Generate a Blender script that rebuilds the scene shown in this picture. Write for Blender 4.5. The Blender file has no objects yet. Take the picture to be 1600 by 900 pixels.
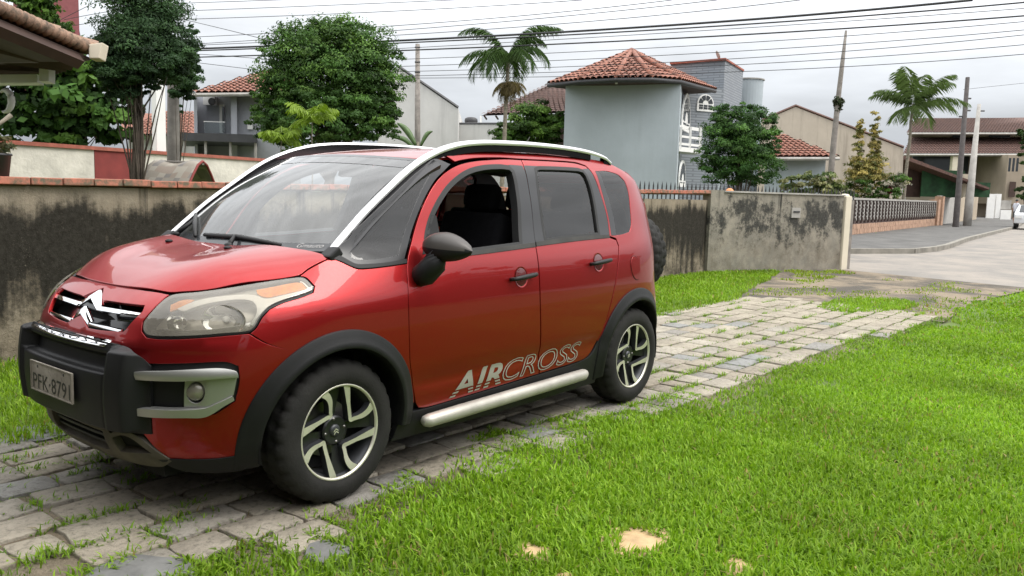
import bpy, bmesh, math, random
import numpy as np
from mathutils import Vector, Matrix
from mathutils.geometry import delaunay_2d_cdt
random.seed(7); RNG = np.random.default_rng(11)
scene = bpy.context.scene
COL = scene.collection
R_ = math.radians

# ------------------------------------------------------------------ camera, sky, sun, exposure
CAM = np.array([3.66354, 3.70065, 1.42268]); FPX = 1312.94          # focal length in pixels of a 1600 px wide frame
_y, _p, _r = R_(218.62566), R_(-6.64835), R_(1.70366)
_fw = np.array([math.cos(_y)*math.cos(_p), math.sin(_y)*math.cos(_p), math.sin(_p)])
_rt = np.array([math.sin(_y), -math.cos(_y), 0.0]); _up = np.cross(_rt, _fw)
_right = math.cos(_r)*_rt + math.sin(_r)*_up; _upr = -math.sin(_r)*_rt + math.cos(_r)*_up
cam_data = bpy.data.cameras.new('camera'); cam = bpy.data.objects.new('camera', cam_data); COL.objects.link(cam)
m = Matrix.Identity(4)
for i in range(3):
    m[i][0], m[i][1], m[i][2], m[i][3] = _right[i], _upr[i], -_fw[i], CAM[i]
cam.matrix_world = m
cam_data.sensor_width = 36.0; cam_data.lens = 36.0*FPX/1600.0
cam_data.clip_start = 0.05; cam_data.clip_end = 2000.0
scene.camera = cam

world = bpy.data.worlds.new('World'); scene.world = world; world.use_nodes = True
wn, wl = world.node_tree.nodes, world.node_tree.links
wn.clear()
def wnode(t, **kw):
    n = wn.new(t)
    for k, v in kw.items(): setattr(n, k, v)
    return n
SUN_EL, SUN_AZ = 55.0, 118.0                       # degrees; azimuth from +X towards +Y
w_out = wnode('ShaderNodeOutputWorld'); w_bg = wnode('ShaderNodeBackground'); w_bg2 = wnode('ShaderNodeBackground'); w_add = wnode('ShaderNodeAddShader')
w_sky = wnode('ShaderNodeTexSky', sky_type='NISHITA', sun_disc=False)
w_sky.sun_elevation = R_(SUN_EL); w_sky.sun_rotation = R_(90.0-SUN_AZ); w_sky.dust_density = 5.0; w_sky.air_density = 1.0
w_hsv = wnode('ShaderNodeHueSaturation'); w_hsv.inputs['Saturation'].default_value = 0.35
wl.new(w_sky.outputs[0], w_hsv.inputs['Color']); wl.new(w_hsv.outputs[0], w_bg.inputs[0]); w_bg.inputs[1].default_value = 0.05
# the overcast: a cloud deck that is grey near the horizon and whiter higher up, with soft banks of cloud
w_tc = wnode('ShaderNodeTexCoord'); w_sep = wnode('ShaderNodeSeparateXYZ'); wl.new(w_tc.outputs['Generated'], w_sep.inputs[0])
w_ramp = wnode('ShaderNodeValToRGB'); e = w_ramp.color_ramp.elements
e[0].position = 0.0; e[0].color = (.40, .43, .465, 1); e[1].position = 1.0; e[1].color = (1.0, 1.0, 1.0, 1)
for pos, c in ((.05, (.43, .46, .50, 1)), (.13, (.575, .60, .635, 1)), (.22, (.80, .82, .845, 1)), (.5, (.96, .97, .98, 1))):
    k = e.new(pos); k.color = c
wl.new(w_sep.outputs['Z'], w_ramp.inputs[0])
w_map = wnode('ShaderNodeMapping'); w_map.inputs['Scale'].default_value = (1.6, 1.6, 7.0); wl.new(w_tc.outputs['Generated'], w_map.inputs[0])
w_noi = wnode('ShaderNodeTexNoise'); w_noi.inputs['Scale'].default_value = 2.2; w_noi.inputs['Detail'].default_value = 5.0; w_noi.inputs['Roughness'].default_value = .55
wl.new(w_map.outputs[0], w_noi.inputs['Vector'])
w_nr = wnode('ShaderNodeMapRange'); w_nr.inputs['From Min'].default_value = .3; w_nr.inputs['From Max'].default_value = .7; w_nr.inputs['To Min'].default_value = .76; w_nr.inputs['To Max'].default_value = 1.18
wl.new(w_noi.outputs['Fac'], w_nr.inputs[0])
w_mul = wnode('ShaderNodeMix', data_type='RGBA', blend_type='MULTIPLY'); w_mul.inputs['Factor'].default_value = 1.0
wl.new(w_ramp.outputs[0], w_mul.inputs[6]); wl.new(w_nr.outputs[0], w_mul.inputs[7])
# CIE overcast luminance: three times brighter overhead than at the horizon
w_l = wnode('ShaderNodeMath', operation='MULTIPLY_ADD'); w_l.use_clamp = False
w_cl = wnode('ShaderNodeClamp'); wl.new(w_sep.outputs['Z'], w_cl.inputs[0])
wl.new(w_cl.outputs[0], w_l.inputs[0]); w_l.inputs[1].default_value = 1.5; w_l.inputs[2].default_value = 0.80
wl.new(w_mul.outputs[2], w_bg2.inputs[0]); wl.new(w_l.outputs[0], w_bg2.inputs[1])
wl.new(w_bg.outputs[0], w_add.inputs[0]); wl.new(w_bg2.outputs[0], w_add.inputs[1]); wl.new(w_add.outputs[0], w_out.inputs[0])

sun_d = bpy.data.lights.new('sun', 'SUN'); sun_d.energy = 1.3; sun_d.angle = R_(28.0); sun_d.color = (1.0, .96, .90)
sun = bpy.data.objects.new('sun', sun_d); COL.objects.link(sun)
_sd = Vector((math.cos(R_(SUN_EL))*math.cos(R_(SUN_AZ)), math.cos(R_(SUN_EL))*math.sin(R_(SUN_AZ)), math.sin(R_(SUN_EL))))
sun.rotation_euler = _sd.to_track_quat('Z', 'Y').to_euler(); sun.location = (0, 0, 30)
scene.view_settings.view_transform = 'Standard'; scene.view_settings.look = 'None'; scene.view_settings.gamma = 1.0
scene.view_settings.exposure = 0.32
scene.render.engine = 'CYCLES'
scene.cycles.use_denoising = True
scene.cycles.max_bounces = 8; scene.cycles.transparent_max_bounces = 12; scene.cycles.glossy_bounces = 4
scene.cycles.caustics_reflective = False; scene.cycles.caustics_refractive = False

# ------------------------------------------------------------------ helpers
def at(u, v, D):
    """world point seen at pixel (u, v) of the 1600x900 photograph at forward distance D"""
    d = _right*((u-800)/FPX) + _upr*(-(v-450)/FPX) + _fw
    return CAM + D*d
def tag(o, label=None, cat=None, group=None, kind=None):
    if label: o['label'] = label
    if cat: o['category'] = cat
    if group: o['group'] = group
    if kind: o['kind'] = kind
    return o
def empty(name, loc=(0, 0, 0), label=None, cat=None, group=None):
    o = bpy.data.objects.new(name, None); COL.objects.link(o); o.location = tuple(loc); o.empty_display_size = .1
    return tag(o, label, cat, group)
def link(name, me, parent=None, mats=None):
    o = bpy.data.objects.new(name, me); COL.objects.link(o)
    if parent is not None:
        o.parent = parent
        o.matrix_parent_inverse = Matrix.Translation(-Vector(parent_origin(parent)))
    for mm in (mats or []):
        me.materials.append(mm)
    return o
def parent_origin(p):
    """where a parent's own origin sits in the world (parents are only ever moved, not turned, when parts are added)"""
    v = Vector(p.location)
    if p.parent is not None: v = v+Vector(p.matrix_parent_inverse.translation)+parent_origin(p.parent)
    return v
def mesh(name, V, Fc, mat, parent=None, smooth=False, normals=None, midx=None, angle=None):
    me = bpy.data.meshes.new(name)
    me.from_pydata([tuple(map(float, v)) for v in V], [], [tuple(map(int, f)) for f in Fc])
    mats = mat if isinstance(mat, (list, tuple)) else [mat]
    if smooth or normals is not None or angle:
        me.polygons.foreach_set('use_smooth', [True]*len(me.polygons))
    if midx is not None: me.polygons.foreach_set('material_index', midx)
    me.update()
    if angle: me.set_sharp_from_angle(angle=R_(angle))
    if normals is not None: me.normals_split_custom_set_from_vertices([tuple(map(float, n)) for n in normals])
    return link(name, me, parent, mats)
def big_mesh(name, V, T, mat, parent=None, colors=None, smooth=False):
    """fast path: V (n,3), T (m,3) triangles, colors (n,3)"""
    me = bpy.data.meshes.new(name); V = np.ascontiguousarray(V, np.float32); T = np.ascontiguousarray(T, np.int32)
    me.vertices.add(len(V)); me.vertices.foreach_set('co', V.ravel())
    me.loops.add(T.size); me.loops.foreach_set('vertex_index', T.ravel())
    me.polygons.add(len(T)); me.polygons.foreach_set('loop_start', np.arange(0, T.size, 3, dtype=np.int32))
    if smooth: me.polygons.foreach_set('use_smooth', np.ones(len(T), bool))
    me.update(calc_edges=True)
    if colors is not None:
        ca = me.color_attributes.new('tint', 'FLOAT_COLOR', 'POINT')
        ca.data.foreach_set('color', np.concatenate([colors, np.ones((len(colors), 1))], 1).astype(np.float32).ravel())
    return link(name, me, parent, [mat])
class MB:
    """collects shapes into one mesh"""
    def __init__(s): s.V = []; s.F = []
    def add(s, V, Fc):
        k = len(s.V); s.V += [tuple(map(float, v)) for v in V]; s.F += [tuple(i+k for i in f) for f in Fc]; return s
    def box(s, c, sz, rot=None, taper=1.0):
        x, y, z = (q/2 for q in sz); P = []
        for dz, t in ((-z, 1.0), (z, taper)):
            P += [(-x*t, -y*t, dz), (x*t, -y*t, dz), (x*t, y*t, dz), (-x*t, y*t, dz)]
        P = [Vector(p) for p in P]
        if rot is not None: P = [rot @ p for p in P]
        return s.add([p+Vector(c) for p in P], [(3, 2, 1, 0), (4, 5, 6, 7), (0, 1, 5, 4), (1, 2, 6, 5), (2, 3, 7, 6), (3, 0, 4, 7)])
    def prism(s, foot, z0, z1):
        n = len(foot); V = [(p[0], p[1], z0 if np.isscalar(z0) else z0[i]) for i, p in enumerate(foot)] + [(p[0], p[1], z1 if np.isscalar(z1) else z1[i]) for i, p in enumerate(foot)]
        a = sum(foot[i][0]*foot[(i+1) % n][1]-foot[(i+1) % n][0]*foot[i][1] for i in range(n))
        Fc = [tuple(range(n-1, -1, -1)), tuple(range(n, 2*n))] + [(i, (i+1) % n, n+(i+1) % n, n+i) for i in range(n)]
        if a < 0: Fc = [f[::-1] for f in Fc]
        return s.add(V, Fc)
    def tube(s, pts, rad, n=8, cap=True):
        P = [Vector(tuple(map(float, p))) for p in pts]; rad = [rad]*len(P) if np.isscalar(rad) else rad; V = []; Fc = []
        ref = Vector((0, 0, 1))
        for i, p in enumerate(P):
            t = (P[min(i+1, len(P)-1)]-P[max(i-1, 0)]).normalized()
            a = ref if abs(t.dot(ref)) < .95 else Vector((1, 0, 0))
            u = t.cross(a).normalized(); w = t.cross(u)
            for k in range(n):
                q = 2*math.pi*k/n; V.append(p+(u*math.cos(q)+w*math.sin(q))*rad[i])
        for i in range(len(P)-1):
            for k in range(n):
                Fc.append((i*n+k, i*n+(k+1) % n, (i+1)*n+(k+1) % n, (i+1)*n+k))
        if cap: Fc += [tuple(range(n-1, -1, -1)), tuple(range((len(P)-1)*n, len(P)*n))]
        return s.add(V, Fc)
    def sphere(s, c, r, nu=10, nv=7):
        r = (r, r, r) if np.isscalar(r) else r; V = [(c[0], c[1], c[2]-r[2])]; Fc = []
        for j in range(1, nv):
            a = -math.pi/2+math.pi*j/nv
            for i in range(nu):
                b = 2*math.pi*i/nu; V.append((c[0]+r[0]*math.cos(a)*math.cos(b), c[1]+r[1]*math.cos(a)*math.sin(b), c[2]+r[2]*math.sin(a)))
        V.append((c[0], c[1], c[2]+r[2])); n = len(V)-1
        for i in range(nu):
            Fc.append((0, 1+(i+1) % nu, 1+i)); Fc.append((n, n-nu+i, n-nu+(i+1) % nu))
            for j in range(nv-2):
                a = 1+j*nu; Fc.append((a+i, a+(i+1) % nu, a+nu+(i+1) % nu, a+nu+i))
        return s.add(V, Fc)
    def lathe(s, prof, n=32, M=None, close=False):
        """profile of (radius, axial) turned about the local Y axis"""
        V = []; Fc = []
        for k in range(n):
            a = 2*math.pi*k/n
            for r, y in prof: V.append(Vector((r*math.cos(a), y, r*math.sin(a))))
        q = len(prof)
        for k in range(n):
            for j in range(q-1): Fc.append((k*q+j, k*q+j+1, ((k+1) % n)*q+j+1, ((k+1) % n)*q+j))
        if M is not None: V = [M @ v for v in V]
        return s.add(V, Fc)
    def extrude(s, pts, d):
        """planar 3D outline pushed along vector d"""
        n = len(pts); V = [Vector(tuple(map(float, p))) for p in pts]; d = Vector(tuple(map(float, d))); V += [v+d for v in V]
        return s.add(V, [tuple(range(n-1, -1, -1)), tuple(range(n, 2*n))]+[(i, (i+1) % n, n+(i+1) % n, n+i) for i in range(n)])
    def build(s, name, mat, parent=None, smooth=False, angle=None, bevel=0, fix=True):
        me = bpy.data.meshes.new(name); me.from_pydata(s.V, [], s.F)
        if fix or bevel:
            bm = bmesh.new(); bm.from_mesh(me); bmesh.ops.recalc_face_normals(bm, faces=bm.faces)
            if bevel: bmesh.ops.bevel(bm, geom=list(bm.edges), offset=bevel, segments=2, affect='EDGES', clamp_overlap=True, profile=.6)
            bm.to_mesh(me); bm.free()
        if smooth or angle: me.polygons.foreach_set('use_smooth', [True]*len(me.polygons))
        if angle: me.set_sharp_from_angle(angle=R_(angle))
        me.update()
        return link(name, me, parent, mat if isinstance(mat, (list, tuple)) else [mat])
def copy_tree(o, parent=None):
    c = o.copy(); COL.objects.link(c); c.parent = parent
    for ch in list(o.children): copy_tree(ch, c)
    return c
def vnoise(x, y, seed=0):
    """smooth value noise in numpy"""
    r = np.random.default_rng(seed).random((64, 64)); xi = np.floor(x).astype(int); yi = np.floor(y).astype(int); fx = x-xi; fy = y-yi
    fx = fx*fx*(3-2*fx); fy = fy*fy*(3-2*fy); g = lambda i, j: r[i % 64, j % 64]
    return (g(xi, yi)*(1-fx)+g(xi+1, yi)*fx)*(1-fy)+(g(xi, yi+1)*(1-fx)+g(xi+1, yi+1)*fx)*fy

# ------------------------------------------------------------------ materials
class NT:
    def __init__(s, name):
        s.m = bpy.data.materials.new(name); s.m.use_nodes = True; s.n = s.m.node_tree.nodes; s.l = s.m.node_tree.links
        s.b = s.n['Principled BSDF']; s.out = s.n['Material Output']
    def new(s, t, **kw):
        n = s.n.new(t)
        for k, v in kw.items(): setattr(n, k, v)
        return n
    def noise(s, scale, detail=4, rough=.55, vec=None, stretch=None, dist=0.):
        n = s.new('ShaderNodeTexNoise'); n.inputs['Scale'].default_value = scale; n.inputs['Detail'].default_value = detail; n.inputs['Roughness'].default_value = rough; n.inputs['Distortion'].default_value = dist
        if vec is None: vec = s.pos()
        if stretch is not None:
            mp = s.new('ShaderNodeMapping'); mp.inputs['Scale'].default_value = stretch; s.l.new(vec, mp.inputs[0]); vec = mp.outputs[0]
        s.l.new(vec, n.inputs['Vector']); return n.outputs['Fac']
    def pos(s): return s.new('ShaderNodeNewGeometry').outputs['Position']
    def obj(s): return s.new('ShaderNodeTexCoord').outputs['Object']
    def rng(s, fac, a, b, c=0., d=1.):
        n = s.new('ShaderNodeMapRange'); n.inputs[1].default_value = a; n.inputs[2].default_value = b; n.inputs[3].default_value = c; n.inputs[4].default_value = d; s.l.new(fac, n.inputs[0]); return n.outputs[0]
    def mix(s, fac, a, b, mode='MIX'):
        n = s.new('ShaderNodeMix', data_type='RGBA', blend_type=mode)
        for v, k in ((fac, 0), (a, 6), (b, 7)):
            if hasattr(v, 'is_output') or isinstance(v, bpy.types.NodeSocket): s.l.new(v, n.inputs[k])
            elif k == 0: n.inputs[0].default_value = v
            else: n.inputs[k].default_value = (*v, 1) if len(v) == 3 else v
        return n.outputs[2]
    def math(s, op, a, b=None, clamp=False):
        n = s.new('ShaderNodeMath', operation=op); n.use_clamp = clamp
        for v, k in ((a, 0), (b, 1)):
            if v is None: continue
            if isinstance(v, bpy.types.NodeSocket): s.l.new(v, n.inputs[k])
            else: n.inputs[k].default_value = v
        return n.outputs[0]
    def set(s, **kw):
        for k, v in kw.items():
            i = s.b.inputs[k.replace('_', ' ')]
            if isinstance(v, bpy.types.NodeSocket): s.l.new(v, i)
            else: i.default_value = (*v, 1) if isinstance(v, tuple) and len(v) == 3 else v
        return s
    def bump(s, h, strength=.3, dist=.01):
        n = s.new('ShaderNodeBump'); n.inputs['Strength'].default_value = strength; n.inputs['Distance'].default_value = dist; s.l.new(h, n.inputs['Height']); s.l.new(n.outputs[0], s.b.inputs['Normal']); return s
def plain(name, c, rough=.6, metal=0., var=.12, scale=6., bump=0., bscale=60., spec=.5, coat=0.):
    t = NT(name); a = t.noise(scale, 5); hi = tuple(min(1, q*(1+var)) for q in c); lo = tuple(q*(1-var) for q in c)
    t.set(Base_Color=t.mix(t.rng(a, .3, .7), lo, hi), Roughness=rough, Metallic=metal); t.b.inputs['Specular IOR Level'].default_value = spec
    if coat: t.b.inputs['Coat Weight'].default_value = coat; t.b.inputs['Coat Roughness'].default_value = .03
    if bump: t.bump(t.noise(bscale, 4), bump, .01)
    return t.m
def srgb(r, g, b):
    f = lambda c: (c/255/12.92) if c <= 10 else ((c/255+.055)/1.055)**2.4
    return (f(r), f(g), f(b))
# ------------------------------------------------------------------ setting materials
def stained(name, base, mid, dark, amt, seed=0., low=.55, bandz=(1.33, 1.06), wr=.75, wb=.65, soft=.11):
    """old plaster with mould: ragged dark growth, runs from the top edge, lichen and dirt lower down"""
    t = NT(name); p = t.pos()
    off = t.new('ShaderNodeMapping'); off.inputs['Location'].default_value = (seed, seed*.7, 0); t.l.new(p, off.inputs[0]); p = off.outputs[0]
    sep = t.new('ShaderNodeSeparateXYZ'); t.l.new(t.pos(), sep.inputs[0]); z = sep.outputs['Z']
    big = t.noise(1.1, 6, .6, vec=p); blot = t.noise(3.1, 12, .72, vec=p); fine = t.noise(26., 9, .72, vec=p); runs = t.noise(1.0, 8, .62, vec=p, stretch=(9., 9., .5)); speck = t.noise(70., 6, .7, vec=p)
    belt = t.rng(z, bandz[0], bandz[1]); under = t.rng(z, .25, .85)
    v = t.math('ADD', t.math('MULTIPLY', big, .55), t.math('MULTIPLY', blot, wb)); v = t.math('ADD', v, t.math('MULTIPLY', runs, wr)); v = t.math('ADD', v, t.math('MULTIPLY', fine, .38))
    v = t.math('ADD', v, t.math('MULTIPLY', belt, .50)); v = t.math('SUBTRACT', v, t.math('MULTIPLY', t.math('SUBTRACT', 1., under), .26))
    mask = t.rng(v, amt-soft*.9, amt+soft*1.1); half_ = t.rng(v, amt-soft*2.5, amt+.02)
    tone = t.mix(t.rng(t.noise(4., 8, .62, vec=p), .35, .65), base, mid)
    tone = t.mix(t.math('MULTIPLY', half_, .62), tone, tuple(q*.40 for q in mid))
    dirt = t.math('MULTIPLY', t.rng(z, 1.0, .35), t.rng(blot, .38, .62)); tone = t.mix(t.math('MULTIPLY', dirt, low), tone, (.10, .082, .058))
    thin = t.math('MULTIPLY', t.rng(t.noise(1.0, 5, .6, vec=p, stretch=(4.6, 4.6, .05)), .585, .65), t.rng(z, .95, 1.28)); tone = t.mix(t.math('MULTIPLY', thin, .9), tone, dark)
    col = t.mix(t.math('MULTIPLY', mask, .92), tone, t.mix(t.rng(fine, .4, .65), dark, tuple(q*3. for q in dark)))
    lich = t.math('MULTIPLY', t.rng(speck, .60, .70), t.rng(blot, .45, .6)); col = t.mix(t.math('MULTIPLY', lich, .5), col, (.30, .27, .20))
    t.set(Base_Color=col, Roughness=.95); t.b.inputs['Specular IOR Level'].default_value = .15
    t.bump(t.math('ADD', t.noise(50., 7, .7, vec=p), t.math('MULTIPLY', blot, 1.8)), .7, .014)
    return t.m
M = {}
M['wall'] = stained('stained_wall', (.345, .295, .225), (.29, .24, .178), (.010, .0095, .008), 1.43, 0., .9)
M['wall2'] = stained('stained_wall_far', (.33, .30, .245), (.235, .22, .185), (.026, .026, .024), 1.62, 9., .55, (2.2, 1.2), .28, 1.05, .05)
def make_coping():
    t = NT('clay_coping'); n = t.noise(9., 7, .65); inf = t.new('ShaderNodeObjectInfo').outputs['Random']
    c = t.mix(t.rng(n, .35, .7), (.47, .135, .085), (.34, .12, .075)); c = t.mix(t.math('MULTIPLY', inf, .35), c, (.42, .2, .13))
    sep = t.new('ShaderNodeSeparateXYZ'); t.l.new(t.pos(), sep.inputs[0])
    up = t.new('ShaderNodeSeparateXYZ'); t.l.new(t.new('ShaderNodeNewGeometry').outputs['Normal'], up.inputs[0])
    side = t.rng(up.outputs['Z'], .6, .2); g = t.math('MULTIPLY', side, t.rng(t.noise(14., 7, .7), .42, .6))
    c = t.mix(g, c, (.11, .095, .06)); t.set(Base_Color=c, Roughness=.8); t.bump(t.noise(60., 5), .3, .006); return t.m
M['coping'] = make_coping()
def make_paver():
    t = NT('paver_stone'); inf = t.new('ShaderNodeObjectInfo').outputs['Random']
    ramp = t.new('ShaderNodeValToRGB'); e = ramp.color_ramp.elements; e[0].color = (.34, .285, .215, 1); e[1].position = 1; e[1].color = (.27, .265, .25, 1)
    for p, c in ((.25, (.40, .345, .265, 1)), (.5, (.32, .27, .21, 1)), (.72, (.43, .375, .295, 1)), (.88, (.28, .25, .215, 1))): k = e.new(p); k.color = c
    t.l.new(inf, ramp.inputs[0]); n = t.noise(3.2, 9, .68); c = t.mix(t.rng(n, .42, .72, 0., .6), ramp.outputs[0], (.15, .125, .095))
    c = t.mix(t.rng(t.noise(30., 8, .72), .50, .68, 0., .7), c, (.085, .074, .055)); c = t.mix(t.rng(t.noise(1.7, 8, .7), .55, .72, 0., .45), c, (.075, .085, .035))
    c = t.mix(t.rng(t.noise(150., 4, .7), .56, .70, 0., .5), c, (.38, .34, .28))
    c = t.mix(1., c, (.93, .97, 1.), 'MULTIPLY'); t.set(Base_Color=c, Roughness=.9); t.b.inputs['Specular IOR Level'].default_value = .2
    t.bump(t.math('ADD', t.math('MULTIPLY', t.noise(14., 8, .68), 1.5), t.noise(110., 5, .7)), .75, .011); return t.m
M['paver'] = make_paver()
M['slate'] = plain('blue_grey_slate', (.135, .135, .128), .75, var=.3, scale=9, bump=.5, bscale=25)
M['sandstone'] = plain('yellow_sandstone', (.43, .295, .155), .85, var=.2, scale=14, bump=.4, bscale=40)
def make_soil():
    t = NT('soil'); a = t.noise(1.3, 8, .6); b = t.noise(30., 7, .7)
    c = t.mix(t.rng(a, .35, .65), (.15, .115, .075), (.23, .19, .135)); c = t.mix(t.rng(b, .4, .7, 0., .6), c, (.07, .06, .035)); t.set(Base_Color=c, Roughness=.95); t.bump(t.math('ADD', b, t.noise(90., 4)), .8, .02); return t.m
M['soil'] = make_soil()
def make_ground():
    t = NT('ground_grass_soil'); a = t.noise(.25, 8, .6); b = t.noise(14., 7, .7)
    c = t.mix(t.rng(a, .3, .7), (.075, .115, .03), (.12, .13, .055)); c = t.mix(t.rng(b, .4, .7, 0., .6), c, (.05, .075, .02)); t.set(Base_Color=c, Roughness=.95); t.bump(b, .8, .03); return t.m
M['ground'] = make_ground()
def make_lawn():
    t = NT('lawn_soil'); a = t.noise(2.2, 8, .6); b = t.noise(40., 7, .7)
    c = t.mix(t.rng(a, .3, .7), (.085, .145, .02), (.11, .155, .028)); c = t.mix(t.rng(b, .4, .7, 0., .7), c, (.055, .09, .015)); t.set(Base_Color=c, Roughness=.95); t.bump(b, .8, .02); return t.m
M['lawn'] = make_lawn()
def make_dirt():
    t = NT('gravelly_dirt'); a = t.noise(1.1, 9, .68, dist=.6); b = t.noise(45., 6, .75); v = t.new('ShaderNodeTexVoronoi'); v.inputs['Scale'].default_value = 55.; t.l.new(t.pos(), v.inputs['Vector'])
    c = t.mix(t.rng(a, .43, .57), (.22, .175, .12), (.07, .06, .047)); c = t.mix(t.rng(b, .5, .8, 0., .7), c, (.11, .10, .085)); c = t.mix(t.rng(v.outputs['Distance'], .0, .25, .35, 0.), c, (.40, .37, .32))
    t.set(Base_Color=c, Roughness=.95); t.bump(v.outputs['Distance'], .7, .015); return t.m
M['dirt'] = make_dirt()
def make_road():
    t = NT('worn_road'); a = t.noise(.8, 10, .7); b = t.noise(60., 6, .75)
    c = t.mix(t.rng(a, .4, .6), (.27, .24, .205), (.185, .172, .155)); c = t.mix(t.rng(b, .45, .8, 0., .5), c, (.13, .12, .11)); t.set(Base_Color=c, Roughness=.9); t.bump(b, .4, .01); return t.m
M['road'] = make_road()
M['tarmac'] = plain('dark_sidewalk', (.095, .092, .086), .92, var=.3, scale=1.2, bump=.5, bscale=50)
M['kerb'] = plain('kerb_concrete', (.22, .205, .175), .9, var=.3, scale=3, bump=.4, bscale=30)
def make_leaf(name, rough=.5, trans=.25, spec=.18):
    t = NT(name); ca = t.new('ShaderNodeVertexColor', layer_name='tint'); t.set(Base_Color=ca.outputs['Color'], Roughness=rough); t.b.inputs['Specular IOR Level'].default_value = spec
    tr = t.new('ShaderNodeBsdfTranslucent'); mx = t.new('ShaderNodeMixShader'); mx.inputs[0].default_value = trans
    br = t.mix(1., ca.outputs['Color'], (1.25, 1.35, .7), 'MULTIPLY'); t.l.new(br, tr.inputs[0]); t.l.new(t.b.outputs[0], mx.inputs[1]); t.l.new(tr.outputs[0], mx.inputs[2]); t.l.new(mx.outputs[0], t.out.inputs[0]); return t.m
M['leaf'] = make_leaf('leaf', .55, .25, .14); M['grass'] = make_leaf('grass_blade', .5, .35, .2)
def weathered(name, c, amt=.4):
    """painted render with rain streaks, patchy fading and a grimy foot"""
    t = NT(name); st = t.noise(1.0, 7, .62, stretch=(2.6, 2.6, .16)); pat = t.noise(.55, 8, .6); fine = t.noise(9., 7, .65)
    col = t.mix(t.rng(pat, .35, .65), tuple(q*.90 for q in c), tuple(min(1, q*1.07) for q in c)); col = t.mix(t.math('MULTIPLY', t.rng(st, .52, .72), amt), col, tuple(q*.55 for q in c)); col = t.mix(t.rng(fine, .55, .75, 0., amt*.4), col, tuple(q*.7 for q in c))
    t.set(Base_Color=col, Roughness=.88); t.b.inputs['Specular IOR Level'].default_value = .2; t.bump(t.noise(18., 5), .15, .02); return t.m
M['bark'] = plain('bark', (.085, .068, .052), .95, var=.4, scale=9, bump=.9, bscale=18)
M['palm_bark'] = plain('palm_bark', (.20, .175, .135), .95, var=.35, scale=12, bump=.6, bscale=25)
M['wood_pole'] = plain('weathered_pole_wood', (.20, .18, .16), .9, var=.3, scale=6, bump=.5, bscale=30)
M['dark_pole'] = plain('dark_pole_wood', (.06, .052, .05), .85, var=.3, scale=6, bump=.4, bscale=30)
M['concrete'] = plain('pale_concrete', (.34, .325, .30), .9, var=.2, scale=3, bump=.3, bscale=30)
M['white'] = plain('white_paint', (.74, .735, .71), .6, var=.05, scale=3)
M['cream'] = plain('cream_paint', (.62, .56, .44), .75, var=.1, scale=1.5)
M['bluewall'] = weathered('pale_blue_render', (.385, .43, .455), .18)
M['greywall'] = weathered('blue_grey_render', (.36, .37, .40))
M['whitewall'] = weathered('off_white_render', (.53, .52, .50))
M['beigewall'] = weathered('stained_beige_render', (.45, .39, .32), .75)
M['tan'] = plain('tan_render', (.42, .35, .26), .9, var=.15, scale=.6)
M['redpaint'] = plain('dark_red_paint', (.20, .032, .028), .8, var=.15, scale=4)
M['redcap'] = plain('brick_red_coping', (.31, .095, .065), .85, var=.25, scale=7)
M['roughwhite'] = plain('rough_white_plaster', (.58, .55, .48), .92, var=.16, scale=3, bump=1., bscale=16)
def make_tile(name, a, b, dark):
    t = NT(name); n = t.noise(3.0, 8, .6); f = t.noise(13., 7, .7); c = t.mix(t.rng(n, .35, .65), a, b); c = t.mix(t.rng(f, .43, .62, 0., .92), c, dark); t.set(Base_Color=c, Roughness=.85); return t.m
M['tile'] = make_tile('terracotta_tile', (.36, .145, .095), (.27, .105, .07), (.085, .055, .042))
M['tile_old'] = make_tile('old_brown_tile', (.15, .075, .055), (.105, .055, .045), (.05, .035, .03))
M['tile_porch'] = make_tile('mossy_tile', (.34, .22, .15), (.26, .155, .11), (.085, .065, .045))
M['brown'] = plain('dark_brown_timber', (.05, .027, .02), .75, var=.25, scale=5)
M['darkgrey'] = plain('dark_grey_metal', (.035, .035, .038), .55, var=.2, scale=4)
M['black'] = plain('black_iron', (.02, .02, .021), .5, var=.2, scale=6)
M['window_dark'] = plain('dark_window_glass', (.03, .035, .04), .12, var=.2, scale=2)
def make_slate_wall():
    t = NT('slate_clad_wall'); br = t.new('ShaderNodeTexBrick'); br.inputs['Scale'].default_value = 1.0
    for k, v in (('Color1', (.225, .245, .27, 1)), ('Color2', (.26, .28, .30, 1)), ('Mortar', (.16, .175, .195, 1))): br.inputs[k].default_value = v
    br.inputs['Mortar Size'].default_value = .02; br.inputs['Brick Width'].default_value = .55; br.inputs['Row Height'].default_value = .11
    sep = t.new('ShaderNodeSeparateXYZ'); t.l.new(t.pos(), sep.inputs[0]); cb = t.new('ShaderNodeCombineXYZ'); t.l.new(t.math('ADD', sep.outputs[0], sep.outputs[1]), cb.inputs[0]); t.l.new(sep.outputs[2], cb.inputs[1]); t.l.new(cb.outputs[0], br.inputs['Vector'])
    t.set(Base_Color=br.outputs[0], Roughness=.8); t.bump(br.outputs['Fac'], -.4, .02); return t.m
M['slatewall'] = make_slate_wall()
M['green'] = plain('green_mesh_screen', (.014, .055, .02), .85, var=.5, scale=2.5)
M['brickbase'] = plain('tan_block', (.40, .25, .17), .9, var=.25, scale=4, bump=.3, bscale=20)
M['lattice'] = plain('dark_lattice_block', (.075, .052, .046), .9, var=.3, scale=4)
M['cable'] = plain('black_cable', (.025, .025, .028), .6, var=.1)
M['skin'] = plain('skin', (.33, .19, .13), .6, var=.05)
M['shirt'] = plain('pale_shirt', (.50, .51, .56), .85, var=.1)
M['trousers'] = plain('dark_shorts', (.05, .055, .06), .85, var=.1)
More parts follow.
